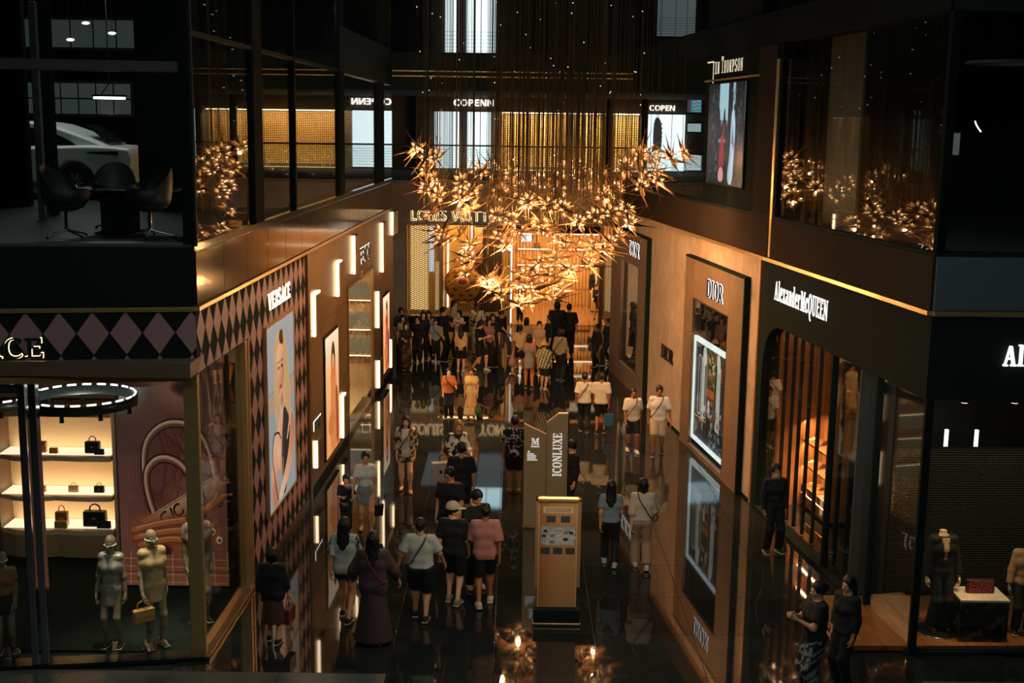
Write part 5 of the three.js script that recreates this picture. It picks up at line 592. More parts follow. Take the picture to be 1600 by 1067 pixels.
// ---------- figures: smooth bodies meshed from tapered limbs ----------
function isoMesh(bones, cell, K = 0.035, cuts = []) {
  const lo = [1e9, 1e9, 1e9], hi = [-1e9, -1e9, -1e9];
  for (const b of bones) { const r = Math.max(b.ra, b.rb) + cell * 2; for (let i = 0; i < 3; i++) { lo[i] = Math.min(lo[i], b.a[i] - r, b.b[i] - r); hi[i] = Math.max(hi[i], b.a[i] + r, b.b[i] + r); } }
  const n = hi.map((h, i) => Math.ceil((h - lo[i]) / cell) + 2), [nx, ny, nz] = n, f = new Float32Array(nx * ny * nz).fill(0.4);
  for (const b of bones) {
    const r = Math.max(b.ra, b.rb) + K + cell, s = b.s || [1, 1, 1], i0 = [], i1 = [];
    for (let i = 0; i < 3; i++) { i0[i] = Math.max(0, Math.floor((Math.min(b.a[i], b.b[i]) - r - lo[i]) / cell)); i1[i] = Math.min(n[i] - 1, Math.ceil((Math.max(b.a[i], b.b[i]) + r - lo[i]) / cell)); }
    const bax = (b.b[0] - b.a[0]) / s[0], bay = (b.b[1] - b.a[1]) / s[1], baz = (b.b[2] - b.a[2]) / s[2], bb = bax * bax + bay * bay + baz * baz || 1e-9, k = b.k ?? K;
    for (let z = i0[2]; z <= i1[2]; z++) for (let y = i0[1]; y <= i1[1]; y++) for (let x = i0[0]; x <= i1[0]; x++) {
      const X = lo[0] + x * cell, Y = lo[1] + y * cell, Z = lo[2] + z * cell, px = (X - b.a[0]) / s[0], py = (Y - b.a[1]) / s[1], pz = (Z - b.a[2]) / s[2];
      let h = (px * bax + py * bay + pz * baz) / bb; h = h < 0 ? 0 : h > 1 ? 1 : h; const dx = px - bax * h, dy = py - bay * h, dz = pz - baz * h;
      let d = Math.sqrt(dx * dx + dy * dy + dz * dz) - (b.ra + (b.rb - b.ra) * h);
      if (b.cut) d = Math.max(d, (X - b.cut[0]) * b.cut[3] + (Y - b.cut[1]) * b.cut[4] + (Z - b.cut[2]) * b.cut[5]);
      const q = (z * ny + y) * nx + x, e = f[q], w = Math.max(k - Math.abs(e - d), 0) / k; f[q] = b.sub ? Math.max(e, -d) : Math.min(e, d) - w * w * k * 0.25;
    }
  }
  for (const c of cuts) for (let z = 0, q = 0; z < nz; z++) for (let y = 0; y < ny; y++) for (let x = 0; x < nx; x++, q++) { const d = (lo[0] + x * cell - c[0]) * c[3] + (lo[1] + y * cell - c[1]) * c[4] + (lo[2] + z * cell - c[2]) * c[5]; if (d > f[q]) f[q] = d; }
  const vid = new Int32Array(nx * ny * nz).fill(-1), pos = [], idx = [], sy = nx, sz = nx * ny;
  for (let z = 0; z < nz - 1; z++) for (let y = 0; y < ny - 1; y++) for (let x = 0; x < nx - 1; x++) {
    const q = z * sz + y * sy + x; let m = 0; const g = [f[q], f[q + 1], f[q + sy], f[q + sy + 1], f[q + sz], f[q + sz + 1], f[q + sz + sy], f[q + sz + sy + 1]]; for (let i = 0; i < 8; i++) if (g[i] < 0) m |= 1 << i; if (m === 0 || m === 255) continue;
    let cx = 0, cy = 0, cz = 0, c = 0; for (let a = 0; a < 8; a++) for (let t = 0; t < 3; t++) { const b = a | (1 << t); if (b === a || ((m >> a) & 1) === ((m >> b) & 1)) continue; const k = g[a] / (g[a] - g[b]); cx += (a & 1) + (t === 0 ? k : 0); cy += ((a >> 1) & 1) + (t === 1 ? k : 0); cz += ((a >> 2) & 1) + (t === 2 ? k : 0); c++; }
    vid[q] = pos.length / 3; pos.push(lo[0] + (x + cx / c) * cell, lo[1] + (y + cy / c) * cell, lo[2] + (z + cz / c) * cell);
  }
  const quad = (a, b, c, d, fl) => { if (a < 0 || b < 0 || c < 0 || d < 0) return; fl ? idx.push(a, b, c, a, c, d) : idx.push(a, c, b, a, d, c); };
  for (let z = 1; z < nz - 1; z++) for (let y = 1; y < ny - 1; y++) for (let x = 1; x < nx - 1; x++) {
    const q = z * sz + y * sy + x, s = f[q] < 0;
    if (s !== f[q + 1] < 0) quad(vid[q - sy - sz], vid[q - sz], vid[q], vid[q - sy], s); if (s !== f[q + sy] < 0) quad(vid[q - 1 - sz], vid[q - 1], vid[q], vid[q - sz], s); if (s !== f[q + sz] < 0) quad(vid[q - 1 - sy], vid[q - sy], vid[q], vid[q - 1], s);
  }
  const geo = new THREE.BufferGeometry(); geo.setAttribute('position', new THREE.BufferAttribute(new Float32Array(pos), 3)); geo.setIndex(idx); geo.computeVertexNormals(); return geo;
}
const bone = (a, b, ra, rb = ra, s, o = {}) => ({ a, b, ra, rb, s, ...o });
// templates: head (neck joint at the origin, facing +z), hair, hand (wrist at the origin, pointing -y, left hand), shoe
const HEAD = isoMesh([bone([0, 0.122, -0.012], [0, 0.125, -0.005], 0.086, 0.086, [0.86, 1.16, 1.08]), bone([0, 0.06, 0.02], [0, 0.0, 0.052], 0.062, 0.034, [0.95, 1, 1]), bone([0.03, 0.06, 0.055], [-0.03, 0.06, 0.055], 0.03), bone([0, 0.088, 0.088], [0, 0.058, 0.107], 0.009, 0.016, null, { k: 0.012 }), bone([0, 0.03, 0.083], [0, 0.026, 0.083], 0.016, 0.016, [1.6, 0.7, 0.8], { k: 0.012 }), bone([0.03, 0.105, 0.075], [-0.03, 0.105, 0.075], 0.014, 0.014, null, { k: 0.02 }), bone([0.073, 0.09, -0.005], [0.075, 0.055, -0.002], 0.016, 0.011, [0.6, 1, 1], { k: 0.01 }), bone([-0.073, 0.09, -0.005], [-0.075, 0.055, -0.002], 0.016, 0.011, [0.6, 1, 1], { k: 0.01 }), bone([0, 0.05, -0.02], [0, -0.09, -0.03], 0.052, 0.06)], 0.0085, 0.03);
const EYES = merge([ball(0.009, 0.031, 0.083, 0.082, 1.5, 0.8, 0.7, 8), ball(0.009, -0.031, 0.083, 0.082, 1.5, 0.8, 0.7, 8), box(0.016, 0.048, 0.1, 0.106, 0.082, 0.092), box(-0.048, -0.016, 0.1, 0.106, 0.082, 0.092)]), LIPS = ball(0.02, 0, 0.024, 0.089, 1.1, 0.34, 0.5, 10);
const crown = (g) => bone([0, 0.126, -0.016], [0, 0.129, -0.012], 0.089 + g, 0.089 + g, [0.88, 1.15, 1.08]), faceCut = bone([0, 0.02, 0.12], [0, 0.085, 0.12], 0.078, 0.075, [1.05, 1, 1.05], { sub: true }), neckCut = bone([0, -0.01, 0.02], [0, 0.03, 0.03], 0.075, 0.075, null, { sub: true });
const HAIR = {
  short: isoMesh([crown(0.011), faceCut, neckCut], 0.0085, 0.02), bob: isoMesh([crown(0.014), bone([0.06, 0.1, -0.03], [0.062, 0, -0.02], 0.035, 0.03), bone([-0.06, 0.1, -0.03], [-0.062, 0, -0.02], 0.035, 0.03), bone([0, 0.1, -0.06], [0, 0, -0.06], 0.055, 0.045), faceCut], 0.01, 0.03),
  long: isoMesh([crown(0.015), bone([0.055, 0.1, -0.05], [0.07, -0.16, -0.085], 0.04, 0.034), bone([-0.055, 0.1, -0.05], [-0.07, -0.16, -0.085], 0.04, 0.034), bone([0, 0.1, -0.065], [0, -0.22, -0.115], 0.06, 0.05, [1.25, 1, 0.7]), faceCut], 0.011, 0.035),
  front: isoMesh([crown(0.015), bone([0.068, 0.1, 0], [0.085, -0.2, 0.075], 0.03, 0.026), bone([-0.068, 0.1, 0], [-0.085, -0.2, 0.075], 0.03, 0.026), bone([0, 0.1, -0.06], [0, -0.1, -0.1], 0.06, 0.05), faceCut], 0.011, 0.03), tied: isoMesh([crown(0.011), bone([0, 0.15, -0.12], [0, 0.13, -0.125], 0.035), faceCut, neckCut], 0.0095, 0.02),
  cap: isoMesh([bone([0, 0.14, -0.012], [0, 0.14, -0.012], 0.103, 0.103, [0.86, 1.0, 1.06], { cut: [0, 0.118, 0, 0, -1, 0] }), bone([0, 0.122, 0.1], [0, 0.118, 0.16], 0.07, 0.055, [1, 0.12, 0.9])], 0.0085, 0.02), hat: isoMesh([bone([0, 0.15, -0.012], [0, 0.15, -0.012], 0.105, 0.105, [0.9, 0.95, 1.04], { cut: [0, 0.118, 0, 0, -1, 0] }), bone([0, 0.115, -0.01], [0, 0.115, -0.01], 0.15, 0.15, [1, 0.11, 1.05])], 0.0095, 0.02),
};
for (const k of ['short', 'bob', 'long', 'front', 'tied']) { const g = HAIR[k], p = g.attributes.position, n = g.attributes.normal; for (let i = 0; i < p.count; i++) { const d = (vnoise(p.getX(i) * 90 + 50, p.getY(i) * 22 + p.getZ(i) * 40 + 50, 97) - 0.5) * (k === 'short' ? 0.016 : 0.014); p.setXYZ(i, p.getX(i) + n.getX(i) * d, p.getY(i) + n.getY(i) * d, p.getZ(i) + n.getZ(i) * d); } g.computeVertexNormals(); }
HAIR.cap.scale(1.07, 1.06, 1.06); HAIR.hat.scale(1.06, 1.04, 1.05);
const MASK = isoMesh([bone([0, 0.045, 0.045], [0, 0.02, 0.055], 0.068, 0.058, [0.9, 0.85, 1])], 0.01, 0.02, [[0, 0, 0.035, 0, 0, -1], [0, 0.075, 0, 0, 1, 0]]);
const HAND = (() => { const b = [bone([0, 0.01, 0], [0, -0.02, 0], 0.024, 0.024, [0.8, 1, 1])]; [[0.028, 0.9], [0.01, 1], [-0.009, 0.95], [-0.026, 0.78]].forEach(([z, s], i) => { b.push(bone([0, -0.01, z * 0.6], [-0.004, -0.085, z], 0.015, 0.0125)); let p = [-0.004, -0.085, z], a = 0.3 + 0.08 * i; for (const [l, r] of [[0.042 * s, 0.0095], [0.027 * s, 0.0085], [0.021 * s, 0.0075]]) { const q = [p[0] - l * Math.sin(a), p[1] - l * Math.cos(a), p[2]]; b.push(bone(p, q, r, r - 0.0008, null, { k: 0.006 })); p = q; a += 0.42; } }); b.push(bone([-0.004, -0.022, 0.018], [-0.018, -0.06, 0.045], 0.013, 0.011), bone([-0.018, -0.06, 0.045], [-0.03, -0.09, 0.048], 0.0105, 0.0085, null, { k: 0.008 })); return isoMesh(b, 0.0062, 0.014); })();
const SHOE = isoMesh([bone([0, 0.038, -0.045], [0, 0.026, 0.15], 0.043, 0.036, [0.98, 1, 1]), bone([0, 0.05, -0.035], [0, 0.09, -0.04], 0.04, 0.04), bone([0, 0.05, 0.0], [0, 0.04, 0.08], 0.042, 0.04)], 0.011, 0.03, [[0, 0.0, 0, 0, -1, 0], [0, 0.1, 0, 0, 1, 0]]);
const SOLE = rbox(-0.046, 0.046, 0, 0.02, -0.09, 0.19, 0.009);
const mats = new Map(), mcol = (c, r = 0.75) => { const k = c + '|' + r; if (!mats.has(k)) mats.set(k, mat(c, r)); return mats.get(k); };
const vcMat = mat(0xffffff, 0.75, 0, { vertexColors: true });
function dye(g, f) { const p = g.attributes.position, c = new Float32Array(p.count * 3), k = new THREE.Color(); for (let i = 0; i < p.count; i++) { k.set(f(p.getX(i), p.getY(i), p.getZ(i))); c.set([k.r, k.g, k.b], i * 3); } g.setAttribute('color', new THREE.BufferAttribute(c, 3)); return g; }
const print = (a, b, sc, th = 0.52) => (x, y, z) => vnoise(x * sc + 40, y * sc + z * sc * 0.7 + 40, 97) > th ? a : b;
const SKIN = { light: 0xe6b08a, tan: 0xcf976c, brown: 0xa06a44, dark: 0x4a2c1c };
function moved(g, m) { const o = g.clone(); o.applyMatrix4(m); if (m.determinant() < 0) { const ix = o.index.array; for (let i = 0; i < ix.length; i += 3) { const t = ix[i]; ix[i] = ix[i + 1]; ix[i + 1] = t; } } return o; }
function person(label, at, face, o = {}) {
  const { h: H = 1.68, sex = 'm', b = 1, stride = 0, skin = 'tan', name = 'person', category = 'person', cell = 0.02 } = o, u = H / 1.72, fem = sex === 'f', kid = H < 1.3;
  const t = thing(name, label, category, W0, at.x, at.y, at.z, undefined, face), L = 0.243 * H, st = stride * 0.34 * u, drop = 2 * L - Math.sqrt(4 * L * L - st * st) * 0.998, hipY = 0.525 * H - drop, Y = (k) => k * H - drop, lean = o.lean || 0, ln = (y) => lean * (y - hipY);
  const P = (x, y, z = 0) => [x * u, y, z * u + ln(y)], sw = (fem ? 0.93 : 1.04) * (0.85 + 0.15 * b), skinMat = mcol(typeof skin === 'number' ? skin : SKIN[skin], 0.55);
  const torso = [bone(P(-0.058, hipY), P(0.058, hipY), 0.103 * u * b, 0.103 * u * b, [1, 1, 0.95]), bone(P(-0.035, Y(0.615)), P(0.035, Y(0.615)), (fem ? 0.086 : 0.098) * u * b, (fem ? 0.086 : 0.098) * u * b, [1, 1, 0.92]), bone(P(-0.068, Y(0.725)), P(0.068, Y(0.725)), 0.115 * u * (0.5 + b / 2), 0.115 * u * (0.5 + b / 2), [1, 1, 0.86]), bone(P(0, hipY), P(0, Y(0.77)), 0.088 * u * b, 0.088 * u * b, [1.1, 1, 0.9]), bone(P(-0.125 * sw, Y(0.805), -0.012), P(0.125 * sw, Y(0.805), -0.012), 0.06 * u, 0.06 * u), bone(P(0, Y(0.8), -0.015), P(0, Y(0.845), -0.02), 0.075 * u, 0.06 * u)];
  if (fem && !kid) for (const s of [-1, 1]) torso.push(bone(P(s * 0.062, Y(0.725), 0.075), P(s * 0.062, Y(0.72), 0.08), 0.042 * u, 0.04 * u));
  const legs = [], feet = [];
  for (const s of [1, -1]) {
    const hip = [s * 0.09 * u, hipY - 0.02 * u, 0], zf = s * st + (o.stance || 0) * s, lift = zf < -0.05 ? -zf * 0.16 : 0, ank = [s * (0.098 + (o.spread || 0)) * u, 0.075 * u + lift, zf];
    const d = new V3(...ank).sub(new V3(...hip)), len = Math.min(d.length(), 2 * L * 0.999), mid = new V3(...hip).addScaledVector(d, 0.5), off = Math.sqrt(Math.max(0, L * L - len * len / 4)), kd = new V3(0, -d.z, d.y).normalize(); if (kd.z < 0) kd.negate(); const kn = mid.addScaledVector(kd, off).toArray();
    legs.push([hip, kn, ank]); feet.push([ank, lift, zf]);
  }
  const legBones = (g, c0, c1) => legs.flatMap(([h, k, a]) => [bone(h, k, (0.083 * b) * u + g, 0.056 * b * u + g), bone(k, a, 0.054 * b * u + g * 0.9, 0.036 * u + g * 0.7), bone([k[0], k[1] - 0.1 * u, k[2] - 0.012], [k[0], k[1] - 0.17 * u, k[2] - 0.014], 0.055 * b * u + g * 0.6, 0.045 * b * u + g * 0.6)]);
  const arms = [], up = 0.172 * H, fo = 0.15 * H;
  for (const s of [1, -1]) {
    const def = [-s * stride * 26, 9 + (b - 1) * 25, 14 + Math.max(0, -s * stride) * 18, 4], [fw, ab, el, inw] = (s > 0 ? o.la : o.ra) || def;
    const sh = P(s * (0.155 * sw + (b - 1) * 0.04), Y(0.803), -0.012), d1 = new V3(s * Math.sin(ab * D), -Math.cos(fw * D) * Math.cos(ab * D), Math.sin(fw * D) * Math.cos(ab * D)), e = new V3(...sh).addScaledVector(d1, up);
    const d2 = new V3(s * Math.sin(ab * D) * 0.6 - s * Math.sin(inw * D), -Math.cos((fw + el) * D), Math.sin((fw + el) * D)).normalize(), w = e.clone().addScaledVector(d2, fo); arms.push([sh, e.toArray(), w.toArray(), d1, d2, s]);
  }
  const ab2 = 0.85 + 0.15 * b, armBones = (g) => arms.flatMap(([s, e, w]) => [bone(s, e, 0.05 * u * ab2 + g, 0.04 * u * ab2 + g), bone(e, w, 0.04 * u * ab2 + g, 0.026 * u + g)]);
  const bodyParts = [isoMesh([...torso, ...legBones(0), ...armBones(0)], cell * 1.1, 0.04)];
  const hm = new THREE.Matrix4(), headY = Y(0.868), [yaw, nod, rollH] = o.head || [0, 0, 0];
  hm.compose(new V3(0, headY, -0.012 * u + ln(headY)), new THREE.Quaternion().setFromEuler(new THREE.Euler((nod || 0) * D, (yaw || 0) * D, (rollH || 0) * D, 'YXZ')), new V3(u, u, u).multiplyScalar(kid ? 1.22 : 1));
  if (o.headless) bodyParts.push(moved(isoMesh([bone([0, -0.08, -0.02], [0, 0.02, -0.015], 0.06, 0.05)], 0.01, 0.02, [[0, 0.03, 0, 0, 1, 0]]), hm)); else bodyParts.push(moved(HEAD, hm));
  for (const [, , w, , d2, s] of arms) { const y = d2.clone().negate(), x0 = new V3(s, 0, 0), z = x0.clone().cross(y).normalize(); if (s < 0) z.negate(); const x = y.clone().cross(z), m = new THREE.Matrix4().makeBasis(x.multiplyScalar(s < 0 ? -1 : 1), y, z).scale(new V3(u, u, u)).setPosition(...w); bodyParts.push(moved(HAND, m)); }
  part('body', merge(bodyParts.map((g) => { const c = g.clone(); c.setAttribute('uv', new THREE.BufferAttribute(new Float32Array(c.attributes.position.count * 2), 2)); return c; }).map((g) => g.toNonIndexed())), skinMat, t);
  const sub = (nm, g, m, lab) => { const q = part(nm, g, m, t, lab); q.applyMatrix4(hm); return q; };
  if (!o.headless) { if (o.faceless) { if (o.visor) sub('visor', new THREE.TorusGeometry(0.084, 0.012, 5, 20).scale(0.95, 1.1, 0.7).rotateX(Math.PI / 2).translate(0, 0.085, 0), o.visor); } else { sub('eyes', EYES, mcol(0x120c0a, 0.3)); if (o.mask) sub('face_mask', MASK, mcol(0xb9c4c8, 0.8)); else sub('lips', LIPS, mcol(0x8a3c34, 0.5)); } }
  if (o.glasses) sub('glasses', [new THREE.TorusGeometry(0.024, 0.004, 5, 14).translate(0.032, 0.083, 0.1), new THREE.TorusGeometry(0.024, 0.004, 5, 14).translate(-0.032, 0.083, 0.1), box(-0.012, 0.012, 0.083, 0.089, 0.1, 0.108), box(0.056, 0.06, 0.083, 0.089, 0.0, 0.1), box(-0.06, -0.056, 0.083, 0.089, 0.0, 0.1)], M.black);
  if (o.shades) sub('sunglasses', [ball(0.026, 0.031, 0.083, 0.092, 1, 0.75, 0.4, 10), ball(0.026, -0.031, 0.083, 0.092, 1, 0.75, 0.4, 10), box(-0.07, 0.07, 0.086, 0.092, 0.075, 0.09)], M.black);
  const [hs, hc] = o.hair || ['short', 0x0c0908]; if (hs && hs !== 'none' && !o.headless) { if (hs === 'cap' || hs === 'hat') { if (o.under) sub('hair', HAIR[o.under], mcol(0x0c0908, 0.6)); else sub('hair', HAIR.short, mcol(0x0c0908, 0.6)); sub(hs, HAIR[hs], mcol(hc, 0.8)); } else sub('hair', HAIR[hs], mcol(hc, 0.5)); }
  // clothes
  const cc = cell, T = o.top, Bm = o.bottom, paint = (nm, g, c, r) => { if (typeof c === 'function') part(nm, dye(g, c), vcMat, t); else part(nm, g, c.isMaterial ? c : mcol(c, r), t); };
  const grow = (bs, g) => bs.map((q) => ({ ...q, ra: q.ra + g, rb: q.rb + g }));
  if (Bm) {
    const g = (Bm.loose ?? 0.022) * u, waist = [0, Y(0.605), 0, 0, 1, 0];
    if (Bm.type === 'skirt' || Bm.type === 'gown') { const hem = Bm.len * H, r1 = (Bm.flare ?? 0.19) * u * b; paint('skirt', isoMesh([...grow(torso.slice(0, 2), 0.02 * u), bone(P(0, hipY + 0.02), [0, hem - 0.02, ln(hem)], 0.13 * u * b, r1, [1, 1, 0.85], { cut: [0, hem, 0, 0, -1, 0] })], cc, 0.04, [waist]), Bm.color, 0.75); }
    else { const fr = Bm.type === 'shorts' ? (Bm.len ?? 0.85) : 1, cb = []; for (const [h, k, a] of legs) { if (fr < 1) { const e = h.map((v, i) => v + (k[i] - v) * fr), n = new V3(k[0] - h[0], k[1] - h[1], k[2] - h[2]).normalize(); cb.push(bone(h, e, 0.088 * b * u + g, (0.06 + 0.007 * (Bm.wide ?? 0.5)) * b * u + g * 0.8, null, { cut: [...e, n.x, n.y, n.z] })); } else { cb.push(bone(h, k, 0.086 * b * u + g, 0.06 * b * u + g)); const n = new V3(a[0] - k[0], a[1] - k[1], a[2] - k[2]).normalize(), wl = (Bm.wide ?? 0.2) * 0.06 * u, e = a.map((v, i) => v + (k[i] - v) * 0.03); cb.push(bone(k, e, 0.058 * b * u + g + wl * 0.5, 0.045 * u + g + wl, null, { cut: [...e, n.x, n.y, n.z] })); } } paint(Bm.type === 'shorts' ? 'shorts' : 'trousers', isoMesh([...grow(torso.slice(0, 2), 0.014 * u), ...cb], cc, 0.03, [waist]), Bm.color, 0.8); }
  }
  if (T) {
    const g = (T.loose ?? 0.02) * u, hem = Y(T.hem ?? 0.5), fr = T.sleeve ?? 0.6, cb = [];
    for (const [s, e, w, d1, d2] of arms) { if (fr <= 0) continue; if (fr <= 1) { const q = s.map((v, i) => v + (e[i] - v) * fr); cb.push(bone(s, q, 0.056 * u * ab2 + g * 0.7, 0.054 * u * ab2 + g, null, { cut: [...q, d1.x, d1.y, d1.z] })); } else { const q = e.map((v, i) => v + (w[i] - v) * (fr - 1)); cb.push(bone(s, e, 0.055 * u * ab2 + g * 0.7, 0.046 * u * ab2 + g * 0.8), bone(e, q, 0.044 * u * ab2 + g * 0.8, 0.036 * u + g * 0.8, null, { cut: [...q, d2.x, d2.y, d2.z] })); } }
    const body = grow(torso.slice(0, 5).concat(torso.slice(6)), g); if (T.boxy) { const q = 0.088 * u * b + g * 0.8; body.push(bone(P(-0.062, Y(0.455)), P(-0.07, Y(0.7)), q, q, [1, 1, 0.95]), bone(P(0.062, Y(0.455)), P(0.07, Y(0.7)), q, q, [1, 1, 0.95])); };
    const cuts = [[0, hem, 0, 0, -1, 0]]; if (T.strapless) cuts.push([0, Y(0.765), 0, 0, 1, 0]); else cuts.push([0, Y(0.842), 0, 0, 1, 0.15]);
    paint(T.name || 'shirt', isoMesh([...body, ...cb], cc, 0.025, cuts), T.color, 0.8);
  }
  for (const [a, lift, zf] of feet) { const m = part(o.bare ? 'sandal' : 'shoe', SHOE, o.bare ? skinMat : mcol(o.shoes ?? 0x141414, 0.6), t), sgn = a[0] > 0 ? 1 : -1; m.position.set(a[0], lift * 0.8, a[2] - 0.01 * u); m.rotation.set(lift * 1.6, sgn * 0.12, 0); m.scale.setScalar(u * (fem ? 0.92 : 1)); part('sole', SOLE, mcol(o.sole ?? (o.bare ? 0x20140e : 0xbdb7ac), 0.7), m); }
  if (o.strap) { const s = o.strap.side || 1, k = u * (0.9 + 0.2 * (b - 0.5)), zz = (0.1 * b + 0.035 + (T?.loose ?? 0.02) + (fem ? 0.03 : 0)) * u; part('strap', tube([[-s * 0.1 * k, Y(0.845) + 0.01, -0.01], [-s * 0.05, Y(0.77), zz * 0.95 + ln(Y(0.77))], [0.03 * s, Y(0.7), zz + ln(Y(0.7))], [0.13 * s, Y(0.6), zz * 0.85 + ln(Y(0.6))], [s * 0.21 * k, Y(0.55), 0.02], [0.13 * s, Y(0.6), -zz * 0.9 + ln(Y(0.6))], [0.03 * s, Y(0.7), -zz - 0.005 + ln(Y(0.7))], [-s * 0.06, Y(0.785), -zz * 0.9 + ln(Y(0.785))]], 0.011, 40, 5, true), mcol(o.strap.color ?? 0x15110e, 0.6), t); if (o.strap.bag) part('hip_bag', rbox(s * 0.17 * k, s * 0.25 * k, Y(0.5), Y(0.58), -0.07, 0.09, 0.02), mcol(o.strap.bag, 0.6), t); }
  if (o.pack) part('backpack', [ball(0.16, 0, Y(0.7), -0.2 * u, 0.95, 1.35, 0.6, 14), ball(0.1, 0, Y(0.63), -0.27 * u, 1, 0.8, 0.5, 10)], mcol(o.pack, 0.7), t);
  if (o.base) { part('base', cyl(o.base, o.base + 0.01, 0.03, 0, -0.02, 0, 24), M.blackGloss, t); part('base_rim', new THREE.TorusGeometry(o.base + 0.005, 0.008, 5, 28).rotateX(Math.PI / 2).translate(0, -0.03, 0), M.chrome, t); } t.updateMatrixWorld(); return { t, hand: (s) => new V3(...arms[s > 0 ? 0 : 1][2]).addScaledVector(arms[s > 0 ? 0 : 1][4], 0.09 * u).applyMatrix4(t.matrixWorld), H, u };
}
// stands a person where the photograph shows feet (x, yFeet) and head top (yHead); or head top alone with a known height
function who(label, face, x, yHead, yFeet, o = {}) { let at, H; if (yFeet > yHead) { at = onLevel(x, yFeet, 0); H = onDepth(x, yHead, at.z).y; if (o.hair && (o.hair[0] === 'cap' || o.hair[0] === 'hat')) H -= 0.02; } else { H = -yFeet; at = onLevel(x, yHead, H); at.y = 0; } at.y = 0.001; return person(label, at, face, { cell: at.z < -31 ? 0.026 : 0.02, ...o, h: H }); }
const BLK = 0x101214, WHT = 0xd8d4cc, JEAN = 0x2c3a48, CRM = 0xd9c3a0;
SEED = 4242;
// near group, walking away or meeting
who('woman seen from behind in a pale vest over floral sleeves with denim shorts', 172, 540, 806, 968, { sex: 'f', stride: 0.55, top: { color: (x, y, z) => Math.abs(x) > 0.19 ? (vnoise(x * 60 + 9, y * 60 + z * 30 + 9, 97) > 0.5 ? '#1c2a38' : '#8e9aa4') : '#a9aca6', sleeve: 0.95, hem: 0.47, loose: 0.035, boxy: true }, bottom: { type: 'shorts', color: 0x2a4050, len: 0.5 }, hair: ['long', 0x0c0908], shoes: 0x1a1a1a, skin: 'tan', b: 1.08 });
who('person seen from behind in a long dusky mauve robe with a dark red scarf', 180, 584, 830, 1003, { sex: 'f', stride: 0.25, b: 1.15, top: { color: 0x4a3538, sleeve: 1.6, loose: 0.05, hem: 0.45, boxy: true }, bottom: { type: 'gown', len: 0.035, flare: 0.26, color: 0x43302f }, hair: ['long', 0x120d0d], shoes: 0x151515, la: [10, 28, 20, 0], ra: [10, 28, 20, 0], strap: { side: -1, color: 0x6e1f1f } });
who('broad person seen from behind in a white T-shirt with a thin black shoulder strap', 178, 657, 808, 967, { stride: 0.4, b: 1.22, top: { color: 0xb9b9b0, sleeve: 0.8, loose: 0.04, hem: 0.53, boxy: true }, bottom: { type: 'shorts', color: BLK, len: 1.0 - 0.02, wide: 1.2, loose: 0.04 }, shoes: 0x22201e, strap: { side: 1 }, la: [-5, 26, 18, 0], ra: [12, 26, 20, 0] });
who('man in a white baseball cap and black T-shirt looking right', 168, 708, 782, 942, { stride: 0.3, top: { color: BLK, sleeve: 0.85, loose: 0.035, hem: 0.48, boxy: true }, bottom: { type: 'shorts', color: BLK, len: 0.95, wide: 1, loose: 0.03 }, hair: ['cap', 0xc9b79c], head: [-75, 0, 0], shoes: 0x8a7b6c, skin: 'light', b: 1.05 });
who('man seen from behind in a salmon pink T-shirt and dark shorts', 184, 757, 785, 945, { stride: -0.45, top: { color: 0xb4786a, sleeve: 0.95, loose: 0.04, hem: 0.47, boxy: true }, bottom: { type: 'shorts', color: 0x14181a, len: 0.92, wide: 1, loose: 0.03 }, shoes: 0xd0c4b0, sole: 0xd8ceba, skin: 'brown', b: 1.05, la: [14, 14, 20, 0] });
who('young man with dark swept hair looking down, facing the salmon pink shirt', 20, 743, 764, -1.7, { top: { color: BLK, sleeve: 0.8, loose: 0.03 }, bottom: { type: 'trousers', color: BLK }, head: [25, 22, 0], ra: [40, 10, 75, 25], skin: 'light', bare: true });
who('man with glasses in a black polo shirt standing before a taller back', -20, 703, 730, -1.7, { top: { color: BLK, sleeve: 0.8, loose: 0.035, boxy: true }, bottom: { type: 'trousers', color: BLK }, glasses: true, head: [-15, 12, 0], skin: 'tan', la: [10, 14, 30, 0], b: 1.08 });
who('dark-haired man seen from behind in a plain black T-shirt', 185, 721, 690, -1.74, { top: { color: BLK, sleeve: 0.85, loose: 0.035, boxy: true }, bottom: { type: 'trousers', color: 0x16181a }, skin: 'tan', b: 1.1 });
const P9 = who('blonde woman in a black and white print shirt carrying a big white bag', 15, 716, 657, -1.68, { sex: 'f', top: { color: print('#e6dcc4', '#15130f', 24, 0.47), sleeve: 1.5, loose: 0.04, boxy: true }, bottom: { type: 'trousers', color: 0x1a1c1e }, hair: ['front', 0x9a6a3a], skin: 'light', la: [18, 14, 60, 10], ra: [12, 20, 60, 25] });
who('woman with long black hair in a floral kimono over a white top and shorts', 5, 634, 649, 768, { sex: 'f', stride: 0.35, top: { color: (x, y, z) => Math.abs(x) < 0.075 && z > 0 ? '#d3c8ba' : vnoise(x * 24 + 7, y * 24 + z * 11, 97) > 0.5 ? '#bba889' : '#3a2420', sleeve: 1.5, loose: 0.045, hem: 0.47, boxy: true }, bottom: { type: 'shorts', color: print('#c2ac92', '#403028', 24), len: 0.5 }, hair: ['front', 0x0c0908], skin: 'light', bare: true, strap: { side: -1, bag: 0x101010 } });
who('man seen from behind in a black shirt with pale swirling print and dark shorts', 182, 803, 649, 769, { stance: 0.02, top: { color: (x, y, z) => Math.abs(vnoise(x * 13 + 3, y * 13 + 50, 97) - 0.5) < 0.055 && z < 0.05 ? '#c9c4ba' : '#0f1112', sleeve: 0.9, loose: 0.04, hem: 0.47, boxy: true }, bottom: { type: 'shorts', color: BLK, len: 0.95, wide: 1, loose: 0.03 }, bare: true, skin: 'brown', b: 1.1 });
